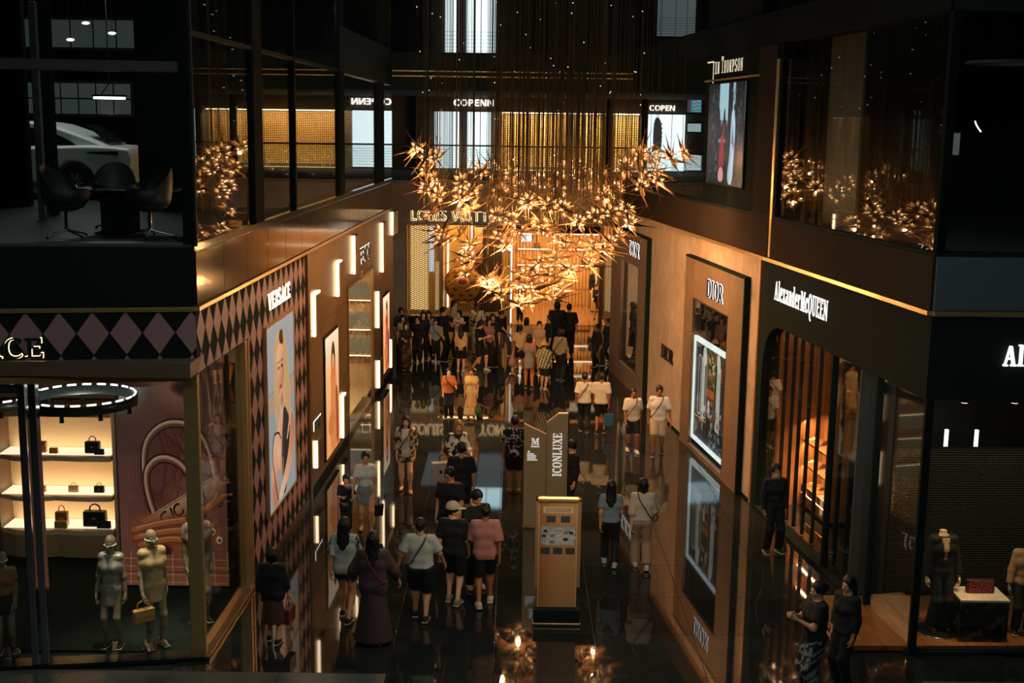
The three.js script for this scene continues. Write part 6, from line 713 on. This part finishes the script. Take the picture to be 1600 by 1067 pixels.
who('woman in an orange blouse and black trousers wearing a pale face mask', 4, 701, 574.6, 653, { sex: 'f', top: { color: 0xc87844, sleeve: 0.95, loose: 0.028, hem: 0.5, boxy: true }, bottom: { type: 'trousers', color: BLK }, mask: true, hair: ['tied', 0x0c0908], skin: 'light', la: [20, 14, 70, 0], strap: { side: 1 } });
const P13 = who('woman in a long cream dress with chest pockets holding a green bag', -4, 736, 574.6, 655, { sex: 'f', b: 1.08, top: { color: 0xd9bd88, sleeve: 0.35, loose: 0.025, hem: 0.56 }, bottom: { type: 'gown', len: 0.1, flare: 0.24, color: 0xcdb07c }, hair: ['tied', 0x0c0908], skin: 'tan', bare: true });
const P14 = who('smiling woman in a white cropped T-shirt and grey skirt leading a child', 12, 572, 705, 830, { sex: 'f', stride: 0.35, top: { color: WHT, sleeve: 0.7, loose: 0.022, hem: 0.575 }, bottom: { type: 'skirt', len: 0.36, flare: 0.19, color: 0x7d8586 }, hair: ['tied', 0x140c0a], skin: 'tan', ra: [15, 18, 22, 0], bare: true, b: 1.06 });
who('small child in a black patterned shirt walking beside the white-topped woman', 10, 541, 744, 829, { stride: 0.3, top: { color: print('#8a8a90', '#121416', 12, 0.62), sleeve: 0.9, loose: 0.03, hem: 0.48, boxy: true }, bottom: { type: 'trousers', color: BLK }, skin: 'light', la: [25, 20, 60, 25], ra: [30, 10, 70, 25] });
who('young man in a white T-shirt and black shorts with a black shoulder strap', 6, 987, 605.6, 706, { stride: 0.35, top: { color: 0xd0c6b6, sleeve: 0.85, loose: 0.03, boxy: true, hem: 0.49 }, bottom: { type: 'shorts', color: BLK, len: 0.9, wide: 1 }, strap: { side: -1 }, skin: 'brown', shoes: 0xd6d2ca });
who('man in a white polo shirt and beige shorts walking along the stone wall', -6, 1027, 601.7, 710, { stride: -0.4, top: { color: 0xdcd6ca, sleeve: 0.85, loose: 0.03, boxy: true, hem: 0.47 }, bottom: { type: 'shorts', color: 0xb7a384, len: 0.95, wide: 1.1, loose: 0.03 }, strap: { side: -1 }, skin: 'brown', shoes: 0x2a2624, b: 1.12, la: [8, 16, 14, 0] });
who('woman with long dark hair seen from behind in a pale blue T-shirt', 176, 952, 749, 882, { sex: 'f', stride: 0.5, top: { color: 0x7f8d99, sleeve: 0.7, loose: 0.03, boxy: true, hem: 0.52 }, bottom: { type: 'trousers', color: BLK }, hair: ['long', 0x0b0808], skin: 'tan', shoes: 0xc9c1b2, sole: 0xd8d0c2 });
who('woman seen from behind in a cream blouse and wide beige trousers with a brown strap', 178, 1001, 746, 887, { sex: 'f', stride: 0.35, top: { color: 0xcbb9a2, sleeve: 1.2, loose: 0.035, boxy: true, hem: 0.545 }, bottom: { type: 'trousers', color: 0xa8876c, wide: 0.4, loose: 0.022 }, hair: ['bob', 0x0b0808], skin: 'light', shoes: 0xd8d0c6, strap: { side: -1, color: 0x3a1d12 } });
who('man in dark clothes beside the bronze totem with his face turned left', -60, 893, 688, -1.58, { top: { color: 0x101418, sleeve: 1.8, loose: 0.03 }, bottom: { type: 'trousers', color: BLK }, skin: 'light', head: [-20, 8, 0] });
who('person seen from behind in a white T-shirt and black trousers, left of a walking pair', 176, 912, 581.5, 674, { stride: 0.3, top: { color: 0xd6ccbc, sleeve: 0.85, loose: 0.035, boxy: true, hem: 0.49 }, bottom: { type: 'trousers', color: BLK }, strap: { side: 1 }, skin: 'brown', shoes: 0x1a1816, b: 1.05 });
const P21 = who('person from behind in a white T-shirt with a blue bag, right of a pair', 172, 938, 581, 677, { stride: -0.3, top: { color: 0xcfc4b2, sleeve: 0.85, loose: 0.035, boxy: true, hem: 0.49 }, bottom: { type: 'shorts', color: BLK, len: 0.95 }, skin: 'brown', shoes: 0x1a1816 });
who('man in black clothes standing guard before the arched black shop window', 10, 1206, 725, 862, { top: { color: 0x0c0e10, sleeve: 1.9, loose: 0.025 }, bottom: { type: 'trousers', color: 0x0b0c0e }, skin: 'brown', mask: true, spread: 0.03 });
who('person in a black shirt with folded arms and pale patterned trousers at the lower right', -80, 1278, 908, -1.66, { sex: 'f', top: { color: 0x0c0e0f, sleeve: 0.7, loose: 0.045, boxy: true }, bottom: { type: 'trousers', color: print('#7c8688', '#141819', 30), loose: 0.04 }, la: [25, 8, 90, 45], ra: [30, 8, 90, 50], b: 1.15, hair: ['tied', 0x0b0808] });
who('dark figure with a bright square pendant behind the person with folded arms', -60, 1326, 900, -1.62, { sex: 'f', top: { color: 0x0c0e10, sleeve: 1.6, loose: 0.04, boxy: true }, bottom: { type: 'trousers', color: 0x0a0c0d }, hair: ['long', 0x0b0808] });
const P25 = who('dark figure in black passing the diamond wall with a dusky pink skirt', 175, 428, 855, 1003, { sex: 'f', stride: 0.3, b: 1.1, top: { color: 0x0b0d0e, sleeve: 1.6, loose: 0.045, boxy: true, hem: 0.46 }, bottom: { type: 'skirt', len: 0.22, color: 0x4a2826, flare: 0.2 }, hair: ['bob', 0x0b0808] });
// far crowd
who('man in sunglasses and a grey T-shirt standing against the grey stone', 20, 627, 480.5, -1.76, { top: { color: 0x2e3234, sleeve: 0.85, boxy: true }, bottom: { type: 'trousers', color: BLK }, shades: true, skin: 'light' });
who('woman with bare arms and a cream top at the left end of the crowd', 10, 629.5, 492, -1.6, { sex: 'f', top: { color: CRM, sleeve: 0, loose: 0.02 }, bottom: { type: 'trousers', color: 0x6c4a34 }, hair: ['front', 0x140c0a], skin: 'light' });
who('masked woman in a dark top and patterned trousers at the left of the crowd', 25, 634, 503.5, 577, { sex: 'f', top: { color: 0x2a1f1c, sleeve: 0.8, boxy: true }, bottom: { type: 'trousers', color: print('#5e4a38', '#201812', 24), wide: 0.8 }, mask: true, hair: ['front', 0x140c0a], skin: 'light', ra: [30, 6, 60, 0] });
who('tall man in plain black clothes facing the hall at the left of the crowd', -12, 652, 493.5, 566, { top: { color: 0x0d0f10, sleeve: 1.7 }, bottom: { type: 'trousers', color: 0x0c0d0e }, skin: 'light', b: 1.05, ra: [10, 22, 40, 0] });
who('woman in dark clothes just behind the tall man in black', 5, 661.5, 486, -1.62, { sex: 'f', top: { color: 0x141618, sleeve: 1.5 }, bottom: { type: 'trousers', color: BLK }, hair: ['front', 0x140c0a], skin: 'light' });
who('woman with dark hair in a light grey T-shirt near the golden lattice', -5, 670, 486, -1.58, { sex: 'f', top: { color: 0xa8a298, sleeve: 0.8, boxy: true }, bottom: { type: 'trousers', color: 0x2a2622 }, hair: ['front', 0x140c0a], skin: 'light', shoes: 0xd8d4cc });
who('youth in a pale blue T-shirt with a black bag in front of the lattice', 8, 680.5, 498, 566, { stride: 0.2, top: { color: 0x8fa3a6, sleeve: 0.8, boxy: true }, bottom: { type: 'trousers', color: BLK }, skin: 'light', strap: { side: 1, bag: 0x101010 }, shoes: 0xd8d4cc });
who('man in a black shirt stretching his arm to the right across the crowd', 70, 694, 479.5, -1.78, { top: { color: 0x0e1012, sleeve: 0.9, boxy: true }, bottom: { type: 'trousers', color: BLK }, la: [70, 5, 12, 0], skin: 'light' });
who('woman with very long dark hair turned sideways before the gold window', 70, 710, 469, -1.6, { sex: 'f', top: { color: 0xbfa888, sleeve: 1.2, boxy: true }, bottom: { type: 'trousers', color: 0x1c1a18 }, hair: ['long', 0x100a08], skin: 'light' });
who('woman in a white blouse raising both hands beneath the round bag', -40, 717, 484, -1.62, { sex: 'f', top: { color: 0xd8c8ae, sleeve: 0.9, boxy: true }, bottom: { type: 'trousers', color: 0x2a2622 }, la: [35, 8, 95, 20], ra: [35, 8, 95, 20], skin: 'light', hair: ['bob', 0x100a08] });
who('woman seen from behind in a cream T-shirt and dark knee-length shorts', 178, 720, 507, 581, { sex: 'f', top: { color: 0xdcb48c, sleeve: 0.85, boxy: true, hem: 0.46 }, bottom: { type: 'shorts', color: BLK, len: 0.98, wide: 1 }, hair: ['long', 0x0c0808], skin: 'light', shoes: 0xd8ccb8 });
who('woman in black looking at her phone and stepping left in mid crowd', 60, 749, 499, 579, { sex: 'f', stride: 0.6, top: { color: 0x0e1113, sleeve: 0.85, boxy: true, hem: 0.46 }, bottom: { type: 'shorts', color: 0x0d0f10, len: 0.9, wide: 1.2 }, hair: ['bob', 0x0c0808], skin: 'light', la: [25, 8, 85, 25], ra: [25, 8, 85, 25], head: [0, 25, 0], shoes: 0xd8ccb8 });
who('man in a black and white patterned shirt standing below the round bag', 5, 746, 472, -1.8, { top: { color: print('#d0bf9c', '#1a1712', 22, 0.48), sleeve: 0.95, boxy: true }, bottom: { type: 'trousers', color: 0xb8a27e }, hair: ['cap', 0x1a1614], skin: 'brown', b: 1.1 });
who('man with a dark backpack and grey jeans striding to the right', 75, 784, 482.5, 558, { stride: 0.75, top: { color: 0x12161a, sleeve: 0.85, boxy: true }, bottom: { type: 'trousers', color: 0x5c5a58 }, pack: 0x0f1214, skin: 'tan', shoes: 0xd8d0c4 });
const F15 = who('man seen from behind in a cream T-shirt carrying a pale pink bag', 184, 812, 507.5, 580, { stride: 0.35, top: { color: 0xd6b48c, sleeve: 0.85, boxy: true }, bottom: { type: 'shorts', color: 0x241812, len: 0.98, wide: 1 }, skin: 'brown', shoes: 0x201814, la: [6, 14, 8, 0] });
who('girl with black hair in a short grey dress with bare shoulders', 178, 826, 522, 607, { sex: 'f', stride: 0.25, top: { color: 0x8d8780, sleeve: 0, strapless: true, hem: 0.55 }, bottom: { type: 'skirt', len: 0.38, flare: 0.18, color: 0x8d8780 }, hair: ['bob', 0x0c0808], skin: 0xc87a50, shoes: 0x201814, ra: [5, 10, 20, 0], la: [50, 20, 20, -10] });
who('woman in a yellow hat and green striped shirt beside the girl in grey', 160, 849, 532, 609, { sex: 'f', stride: 0.3, b: 1.1, top: { color: (x, y, z) => Math.sin(x * 70 + y * 22) > 0.1 ? '#2f4644' : '#c9b98c', sleeve: 0.9, loose: 0.04, boxy: true, hem: 0.45 }, bottom: { type: 'shorts', color: 0x14181a, len: 0.95 }, hair: ['hat', 0xd9a85e], skin: 'tan', shoes: 0xc9a878 });
who('woman in a cream sleeveless top facing the hall before the shop doorway', 10, 843, 502, -1.62, { sex: 'f', top: { color: 0xc89a6a, sleeve: 0.2 }, bottom: { type: 'trousers', color: 0x2a1c14 }, hair: ['tied', 0x140c0a], skin: 'light' });
who('person in a pale shirt seen from behind next to the cream T-shirt', 170, 823, 496, -1.62, { sex: 'f', top: { color: 0xb59878, sleeve: 0.8 }, bottom: { type: 'trousers', color: 0x241c18 }, hair: ['bob', 0x0c0808], skin: 'tan' });
who('very tall figure in a long black coat at the shop doorway', 178, 871, 470, -1.9, { top: { color: 0x0a0c0d, sleeve: 1.8, loose: 0.05, boxy: true }, bottom: { type: 'gown', len: 0.12, flare: 0.24, color: 0x0a0b0c }, hair: ['bob', 0x0c0808] });
who('man in black seen from behind entering the lit shop', 178, 889.5, 474.5, -1.78, { top: { color: 0x0d0e10, sleeve: 1.0, loose: 0.045, boxy: true }, bottom: { type: 'trousers', color: 0x0c0c0e }, skin: 'tan', b: 1.1 });
who('dark-clothed person leaning left inside the middle of the crowd', -70, 858, 492, -1.66, { sex: 'f', top: { color: 0x12181a, sleeve: 1.4 }, bottom: { type: 'trousers', color: BLK }, hair: ['long', 0x0c0808] });
who('dark figure striding left at the right side of the doorway', -70, 948, 496, 570, { stride: 0.6, top: { color: 0x0f1113, sleeve: 0.9, boxy: true }, bottom: { type: 'trousers', color: 0x0d0e10 }, skin: 'brown' });
who('dark figure in a jacket walking just left of another at the doorway', -60, 931, 506, 572, { stride: 0.45, top: { color: 0x101214, sleeve: 1.7, boxy: true }, bottom: { type: 'trousers', color: 0x0c0d0f }, skin: 'brown' });
who('attendant in a black dress with folded arms at the far shop entrance', 5, 932, 443, 500, { sex: 'f', top: { color: 0x0c0c0e, sleeve: 1.7, hem: 0.55 }, bottom: { type: 'skirt', len: 0.3, flare: 0.17, color: 0x0b0b0d }, la: [25, 6, 90, 40], ra: [25, 6, 90, 40], hair: ['tied', 0x0c0808], skin: 'tan' });
who('person with dark trousers just inside the far shop doorway', 175, 812, 452, 503, { top: { color: 0xa88458, sleeve: 1.6 }, bottom: { type: 'trousers', color: 0x15100c }, skin: 'tan' });
who('person with a light hood and dark bag in front of the tall black coat', 160, 876, 513, -1.6, { sex: 'f', stride: 0.3, top: { color: 0x9a8468, sleeve: 1.4, boxy: true }, bottom: { type: 'trousers', color: 0x14120f }, hair: ['bob', 0x0c0808], strap: { side: 1, bag: 0x14100c } });
who('man in a dark T-shirt half hidden behind the walking backpack man', 10, 770, 490, -1.7, { top: { color: 0x15191c, sleeve: 0.9 }, bottom: { type: 'trousers', color: BLK }, skin: 'tan' });
who('woman with a pink top in the thick of the crowd under the bulbs', 30, 764, 497, -1.58, { sex: 'f', top: { color: 0xb77a6c, sleeve: 0.8 }, bottom: { type: 'trousers', color: 0x2a2220 }, hair: ['front', 0x140c0a], skin: 'light' });
// carried bags
function carrier(hand, w, h, d, m, label, turn = 0, soft = false) { const y = hand.y - h - 0.16, t = thing('shopping_bag', label, 'bag', W0, hand.x, Math.max(y, 0.02), hand.z, undefined, turn); if (soft) part('body', new THREE.LatheGeometry([[0, 0], [0.1, 0.01], [0.14, 0.1], [0.12, 0.22], [0.05, 0.3], [0.03, 0.36]].map((p) => new THREE.Vector2(p[0] * w / 0.28, p[1] * h / 0.36)), 14), m, t); else part('body', [plate([[-w / 2, 0], [w / 2, 0], [w / 2 + 0.02, h], [-w / 2 - 0.02, h]], -d / 2, d / 2, 0.008)], m, t); for (const s of [-1, 1]) part('handle', tube([[-w * 0.2, h, s * d * 0.3], [-w * 0.15, h + 0.13, s * 0.01], [w * 0.15, h + 0.13, s * 0.01], [w * 0.2, h, s * d * 0.3]], 0.006, 10, 5), mcol(0x2a2420, 0.7), t); return t; }
{ const b = carrier(P9.hand(-1).add(new V3(-0.2, 0.1, 0)), 0.46, 0.42, 0.16, mcol(0xcfc3b4, 0.6), 'big white carrier bag held by the blonde woman in the print shirt', 15); part('print_mark', [rbox(-0.1, -0.05, 0.2, 0.27, 0.08, 0.084, 0.002), rbox(0.08, 0.14, 0.16, 0.2, 0.08, 0.084, 0.002)], M.black, b); }
carrier(P13.hand(1), 0.22, 0.3, 0.09, mcol(0x3f5a2a, 0.7), 'green bag hanging from the hand of the woman in the cream dress', 10, true);
carrier(P14.hand(1), 0.24, 0.22, 0.1, mcol(0x141212, 0.5), 'black handbag hanging from the hand of the woman in the white cropped T-shirt', 20);
carrier(F15.hand(1), 0.24, 0.36, 0.1, mcol(0xc98f82, 0.5), 'pale pink plastic bag carried by the man in the cream T-shirt', 0, true);
carrier(P21.hand(-1), 0.2, 0.3, 0.1, mcol(0x2c5f86, 0.5), 'blue paper bag carried by the right one of the walking pair', 10);
carrier(P25.hand(-1), 0.26, 0.24, 0.1, mcol(0x6a302c, 0.5), 'dusky pink handbag carried by the dark figure near the diamond wall', 80);
// ---------- shop figures ----------
const MQ = { name: 'mannequin', category: 'mannequin', faceless: true, b: 0.92, hair: ['none'], skin: 0x8c7d66, sex: 'f', shoes: 0x2a2018 };
const sheen = mat([0.45, 0.43, 0.38], 0.4, 0.4), tanLeather = mat([0.5, 0.36, 0.19], 0.45), silver = mat([0.75, 0.75, 0.73], 0.25, 0.85);
{
  const put = (px, py, z, y, lab, face, o) => { const p = onDepth(px, py, z); return person(lab, new V3(p.x, y, z), face, { ...MQ, base: 0.17, h: p.y - y, ...o }); };
  put(171, 836, -16.95, 0.05, 'bald mannequin in a grey satin mini dress with a white visor', -2, { top: { color: sheen, sleeve: 0, hem: 0.55 }, bottom: { type: 'skirt', len: 0.38, flare: 0.18, color: sheen }, visor: M.white, la: [2, 10, 8, 0], ra: [2, 10, 8, 0] });
  const m2 = put(236, 827, -16.98, 0.05, 'bald mannequin turned right in a tan leather dress holding a bag', 38, { top: { color: tanLeather, sleeve: 0, hem: 0.52, loose: 0.03 }, bottom: { type: 'skirt', len: 0.4, flare: 0.18, color: tanLeather }, visor: M.white, ra: [8, 10, 20, 0], la: [-6, 8, 8, 0], shoes: 0xb79a7c });
  put(306, 787, -17.9, 0.05, 'mannequin in a pale printed dress half hidden by the gold corner post', 30, { top: { color: print('#b7a49a', '#7d6a6e', 16), sleeve: 0.5, hem: 0.55 }, bottom: { type: 'skirt', len: 0.4, flare: 0.18, color: print('#b7a49a', '#7d6a6e', 16) } });
  put(2, 862, -16.7, 0.05, 'mannequin with an orange top cut off by the left picture edge', 20, { top: { color: 0x9a6a3a, sleeve: 0.5 }, bottom: { type: 'skirt', len: 0.4, color: 0x2a2018 }, visor: M.white });
  const hnd = m2.hand(-1), t = thing('handbag', 'tan leather handbag hanging from the hand of the tan-dressed mannequin', 'bag', W0, hnd.x, hnd.y - 0.32, hnd.z, undefined, 38); part('body', rbox(-0.15, 0.15, 0, 0.2, -0.06, 0.06, 0.03, 3), mat([0.62, 0.33, 0.1], 0.45), t); part('flap', rbox(-0.145, 0.145, 0.09, 0.205, 0.05, 0.07, 0.01), mat([0.66, 0.36, 0.12], 0.4), t); part('handle', tube([[-0.09, 0.19, 0], [-0.07, 0.3, 0], [0.07, 0.3, 0], [0.09, 0.19, 0]], 0.009, 12, 6), mat([0.5, 0.26, 0.08], 0.45), t);
  const s = onLevel(1467, 990, 0.1), hs = onDepth(1472, 828, s.z - 0.1); person('headless mannequin in a black trouser suit over a pale shirt front', new V3(s.x, 0.14, s.z - 0.1), 8, { ...MQ, base: 0.3, b: 0.86, sex: 'm', headless: true, h: (hs.y - 0.14) / 0.885, top: { color: (x, y, z) => z > 0.07 && y > 1.08 && Math.abs(x) < (y - 1.08) * 0.16 ? '#b99a72' : '#08090a', sleeve: 1.95, hem: 0.45, loose: 0.03, boxy: true, name: 'jacket' }, bottom: { type: 'trousers', color: 0x08090a, wide: 0.5 }, shoes: 0x060606, sole: 0x060606, skin: 0xd8b48a, la: [2, 12, 10, 0], ra: [2, 12, 10, 0] });
  const e = onDepth(1607, 850, s.z - 0.05); person('pale-sleeved mannequin cut by the right edge beside the marble plinth', new V3(e.x, 0.11, s.z - 0.05), -10, { ...MQ, sex: 'm', headless: true, h: (e.y - 0.11) / 0.9, top: { color: 0x9c7a54, sleeve: 1.9, loose: 0.03 }, bottom: { type: 'trousers', color: 0x14110e }, la: [2, 12, 8, 0], ra: [2, 12, 8, 0] });
  for (const [x, col, l, f] of [[-19.8, 0x0b0c0e, 'mannequin in a long black dress in the far stone window', 70], [-18.9, silver, 'mannequin in a glittering silver dress, middle of the far stone window', 95], [-18.1, silver, 'mannequin in a silver gown nearest the edge of the far stone window', 110]]) { const p = RW.at(x, 0.615, x > -18.5 ? -0.28 : x > -19.3 ? -0.3 : -0.25); person(l, p, f, { ...MQ, h: 1.82, skin: 0x1a1816, cell: 0.024, base: 0.14, top: { color: col, sleeve: col === silver ? 0.6 : 0, hem: 0.55 }, bottom: { type: 'gown', len: col === silver ? 0.12 : 0.25, flare: col === silver ? 0.26 : 0.18, color: col } }); }
  const c = onDepth(931, 437, -50.4); person('mannequin in a black jacket over a white front inside the far shop', new V3(c.x, 0.02, -50.4), 0, { ...MQ, sex: 'm', h: 1.9, cell: 0.026, top: { color: (x, y, z) => z > 0.06 && Math.abs(x) < 0.04 ? '#d8d4cc' : '#0b0b0d', sleeve: 1.9, hem: 0.47 }, bottom: { type: 'trousers', color: 0xcfae7a }, skin: 0xd8b88c });
}
// ---------- signs standing on the floor ----------
{
  const a = onLevel(834, 825), t = thing('totem_sign', 'bronze slant-topped totem with a white letter mark beside the tall lettered totem', 'totem', W0, a.x, 0, a.z), w = 0.21, tm = mat([0.5, 0.33, 0.17], 0.45, 0.25), z = 0.06;
  part('blade', plate([[-w, 0.06], [w, 0.06], [w, 1.86], [-w, 2.06]], -z, z, 0.008), tm, t); part('plinth', rbox(-w - 0.01, w + 0.01, 0, 0.06, -z - 0.02, z + 0.02, 0.01), M.bronze, t); const wm = mat([0.85, 0.85, 0.82], 0.5); wm.emissive.setRGB(0.5, 0.5, 0.48); letters(t, 'M', 'serif_bold', 0.13, 0.15, 0.0, 1.66, z + 0.002, 0.006, wm, null); part('underline', box(-0.08, 0.08, 1.615, 1.635, z, z + 0.006), wm, t); part('arrow_mark', plate([[-0.15, 1.51], [-0.12, 1.55], [-0.09, 1.51]], z, z + 0.006), wm, t); [0.13, 0.17, 0.16, 0.19].forEach((q, i) => part('text_line', box(-0.15, -0.15 + q, 1.47 - i * 0.038, 1.49 - i * 0.038, z, z + 0.005), wm, t));
  const b = onLevel(868, 826), u = thing('totem_sign', 'taller bronze totem with white lettering running up its face', 'totem', W0, b.x, 0, b.z), w2 = 0.2; const b2 = onDepth(868, 645, b.z).y; part('blade', plate([[-w2, 0.06], [w2, 0.06], [w2, b2], [0.02, b2], [-w2, b2 - 0.18]], -z, z, 0.008), tm, u); part('edge', box(w2, w2 + 0.02, 0.06, b2, -z, z), M.black, u); part('plinth', rbox(-w2 - 0.01, w2 + 0.03, 0, 0.06, -z - 0.02, z + 0.02, 0.01), M.bronze, u);
  const l0 = onDepth(866, 743, b.z).y, l1 = onDepth(866, 676, b.z).y, g = new TextGeometry('ICONLUXE', { font: font.serif_bold, size: 0.17, depth: 0.008, curveSegments: 4 }); g.computeBoundingBox(); const bw = g.boundingBox.max.x - g.boundingBox.min.x; part('lettering', g.scale((l1 - l0) / bw, 1, 1).rotateZ(Math.PI / 2).translate(0.085, l0, z + 0.001), wm, u);
  const c = onLevel(869, 976), k = thing('directory_sign', 'gold-framed floor directory board with a map panel and small pictures', 'directory', W0, c.x, 0, c.z - 0.02), hw = 0.3;
  part('base', rbox(-0.36, 0.36, 0, 0.26, -0.12, 0.08, 0.015), M.black, k); part('base_trim', rbox(-0.37, 0.37, 0.02, 0.05, -0.13, 0.09, 0.005), M.gold, k); const kt = onDepth(870, 779, c.z).y; part('frame', [rbox(-hw - 0.05, -hw, 0.26 + 0.35, kt, -0.09, 0.03, 0.008), rbox(hw, hw + 0.05, 0.26 + 0.35, kt, -0.09, 0.03, 0.008), rbox(-hw - 0.05, hw + 0.05, kt - 0.05, kt, -0.09, 0.03, 0.008)], M.goldLit = mat([0.85, 0.55, 0.24], 0.3, 0.7), k); part('board', rbox(-hw, hw, 0.28, kt - 0.05, -0.06, 0.0, 0.006), mat([0.75, 0.48, 0.26], 0.32, 0.1), k);
  const bh = kt - 0.37, board = canvasTex(256, 640, (q) => { q.fillStyle = '#c58f5c'; q.fillRect(0, 0, 256, 640); const g2 = q.createLinearGradient(0, 0, 256, 0); g2.addColorStop(0, 'rgba(160,92,48,0.7)'); g2.addColorStop(0.6, 'rgba(205,160,112,0.3)'); q.fillStyle = g2; q.fillRect(0, 0, 256, 640); q.fillStyle = '#dcc29c'; q.fillRect(24, 24, 208, 40); q.fillStyle = '#8d6a48'; q.font = 'bold 32px serif'; q.textAlign = 'center'; q.fillText('ICONSIAM', 128, 56); q.fillStyle = '#a9aaa6'; q.fillRect(10, 142, 236, 118); q.strokeStyle = '#5d6468'; q.lineWidth = 2; q.strokeRect(10, 142, 236, 118); q.fillStyle = '#c4c4be'; q.beginPath(); q.moveTo(36, 260); q.quadraticCurveTo(60, 160, 130, 154); q.quadraticCurveTo(220, 160, 240, 260); q.fill(); for (let i = 0; i < 9; i++) { q.fillStyle = i % 2 ? '#7c8488' : '#d5d5ce'; q.fillRect(26 + (i * 47) % 190, 164 + (i * 29) % 76, 34, 18); } q.fillStyle = '#33383b'; for (const [x, y] of [[28, 166], [204, 176], [16, 196], [166, 218]]) q.fillRect(x, y, 28, 16); q.fillStyle = '#8a3a30'; q.fillRect(96, 170, 64, 4); q.fillRect(110, 188, 38, 3); });
  part('print', box(-hw + 0.015, hw - 0.015, 0.3, kt - 0.07, 0, 0.003), mat(0xffffff, 0.35, 0.1, { map: board }), k); for (const [x, y] of [[-0.11, 0.155], [0.11, 0.155], [-0.19, 0.46], [0, 0.46], [0.19, 0.46]]) part('picture', rbox(x - 0.07, x + 0.07, 0.3 + bh * (1 - y) - 0.05, 0.3 + bh * (1 - y) + 0.05, 0.003, 0.009, 0.002), M.darkGrey, k);
  pointLight([c.x + 0.4, 3.9, c.z + 1.6], [1, 0.76, 0.5], 12, 1.5);  // added unseen point light, no lamp there, brightens the directory board
}
renderer.render(scene, camera);
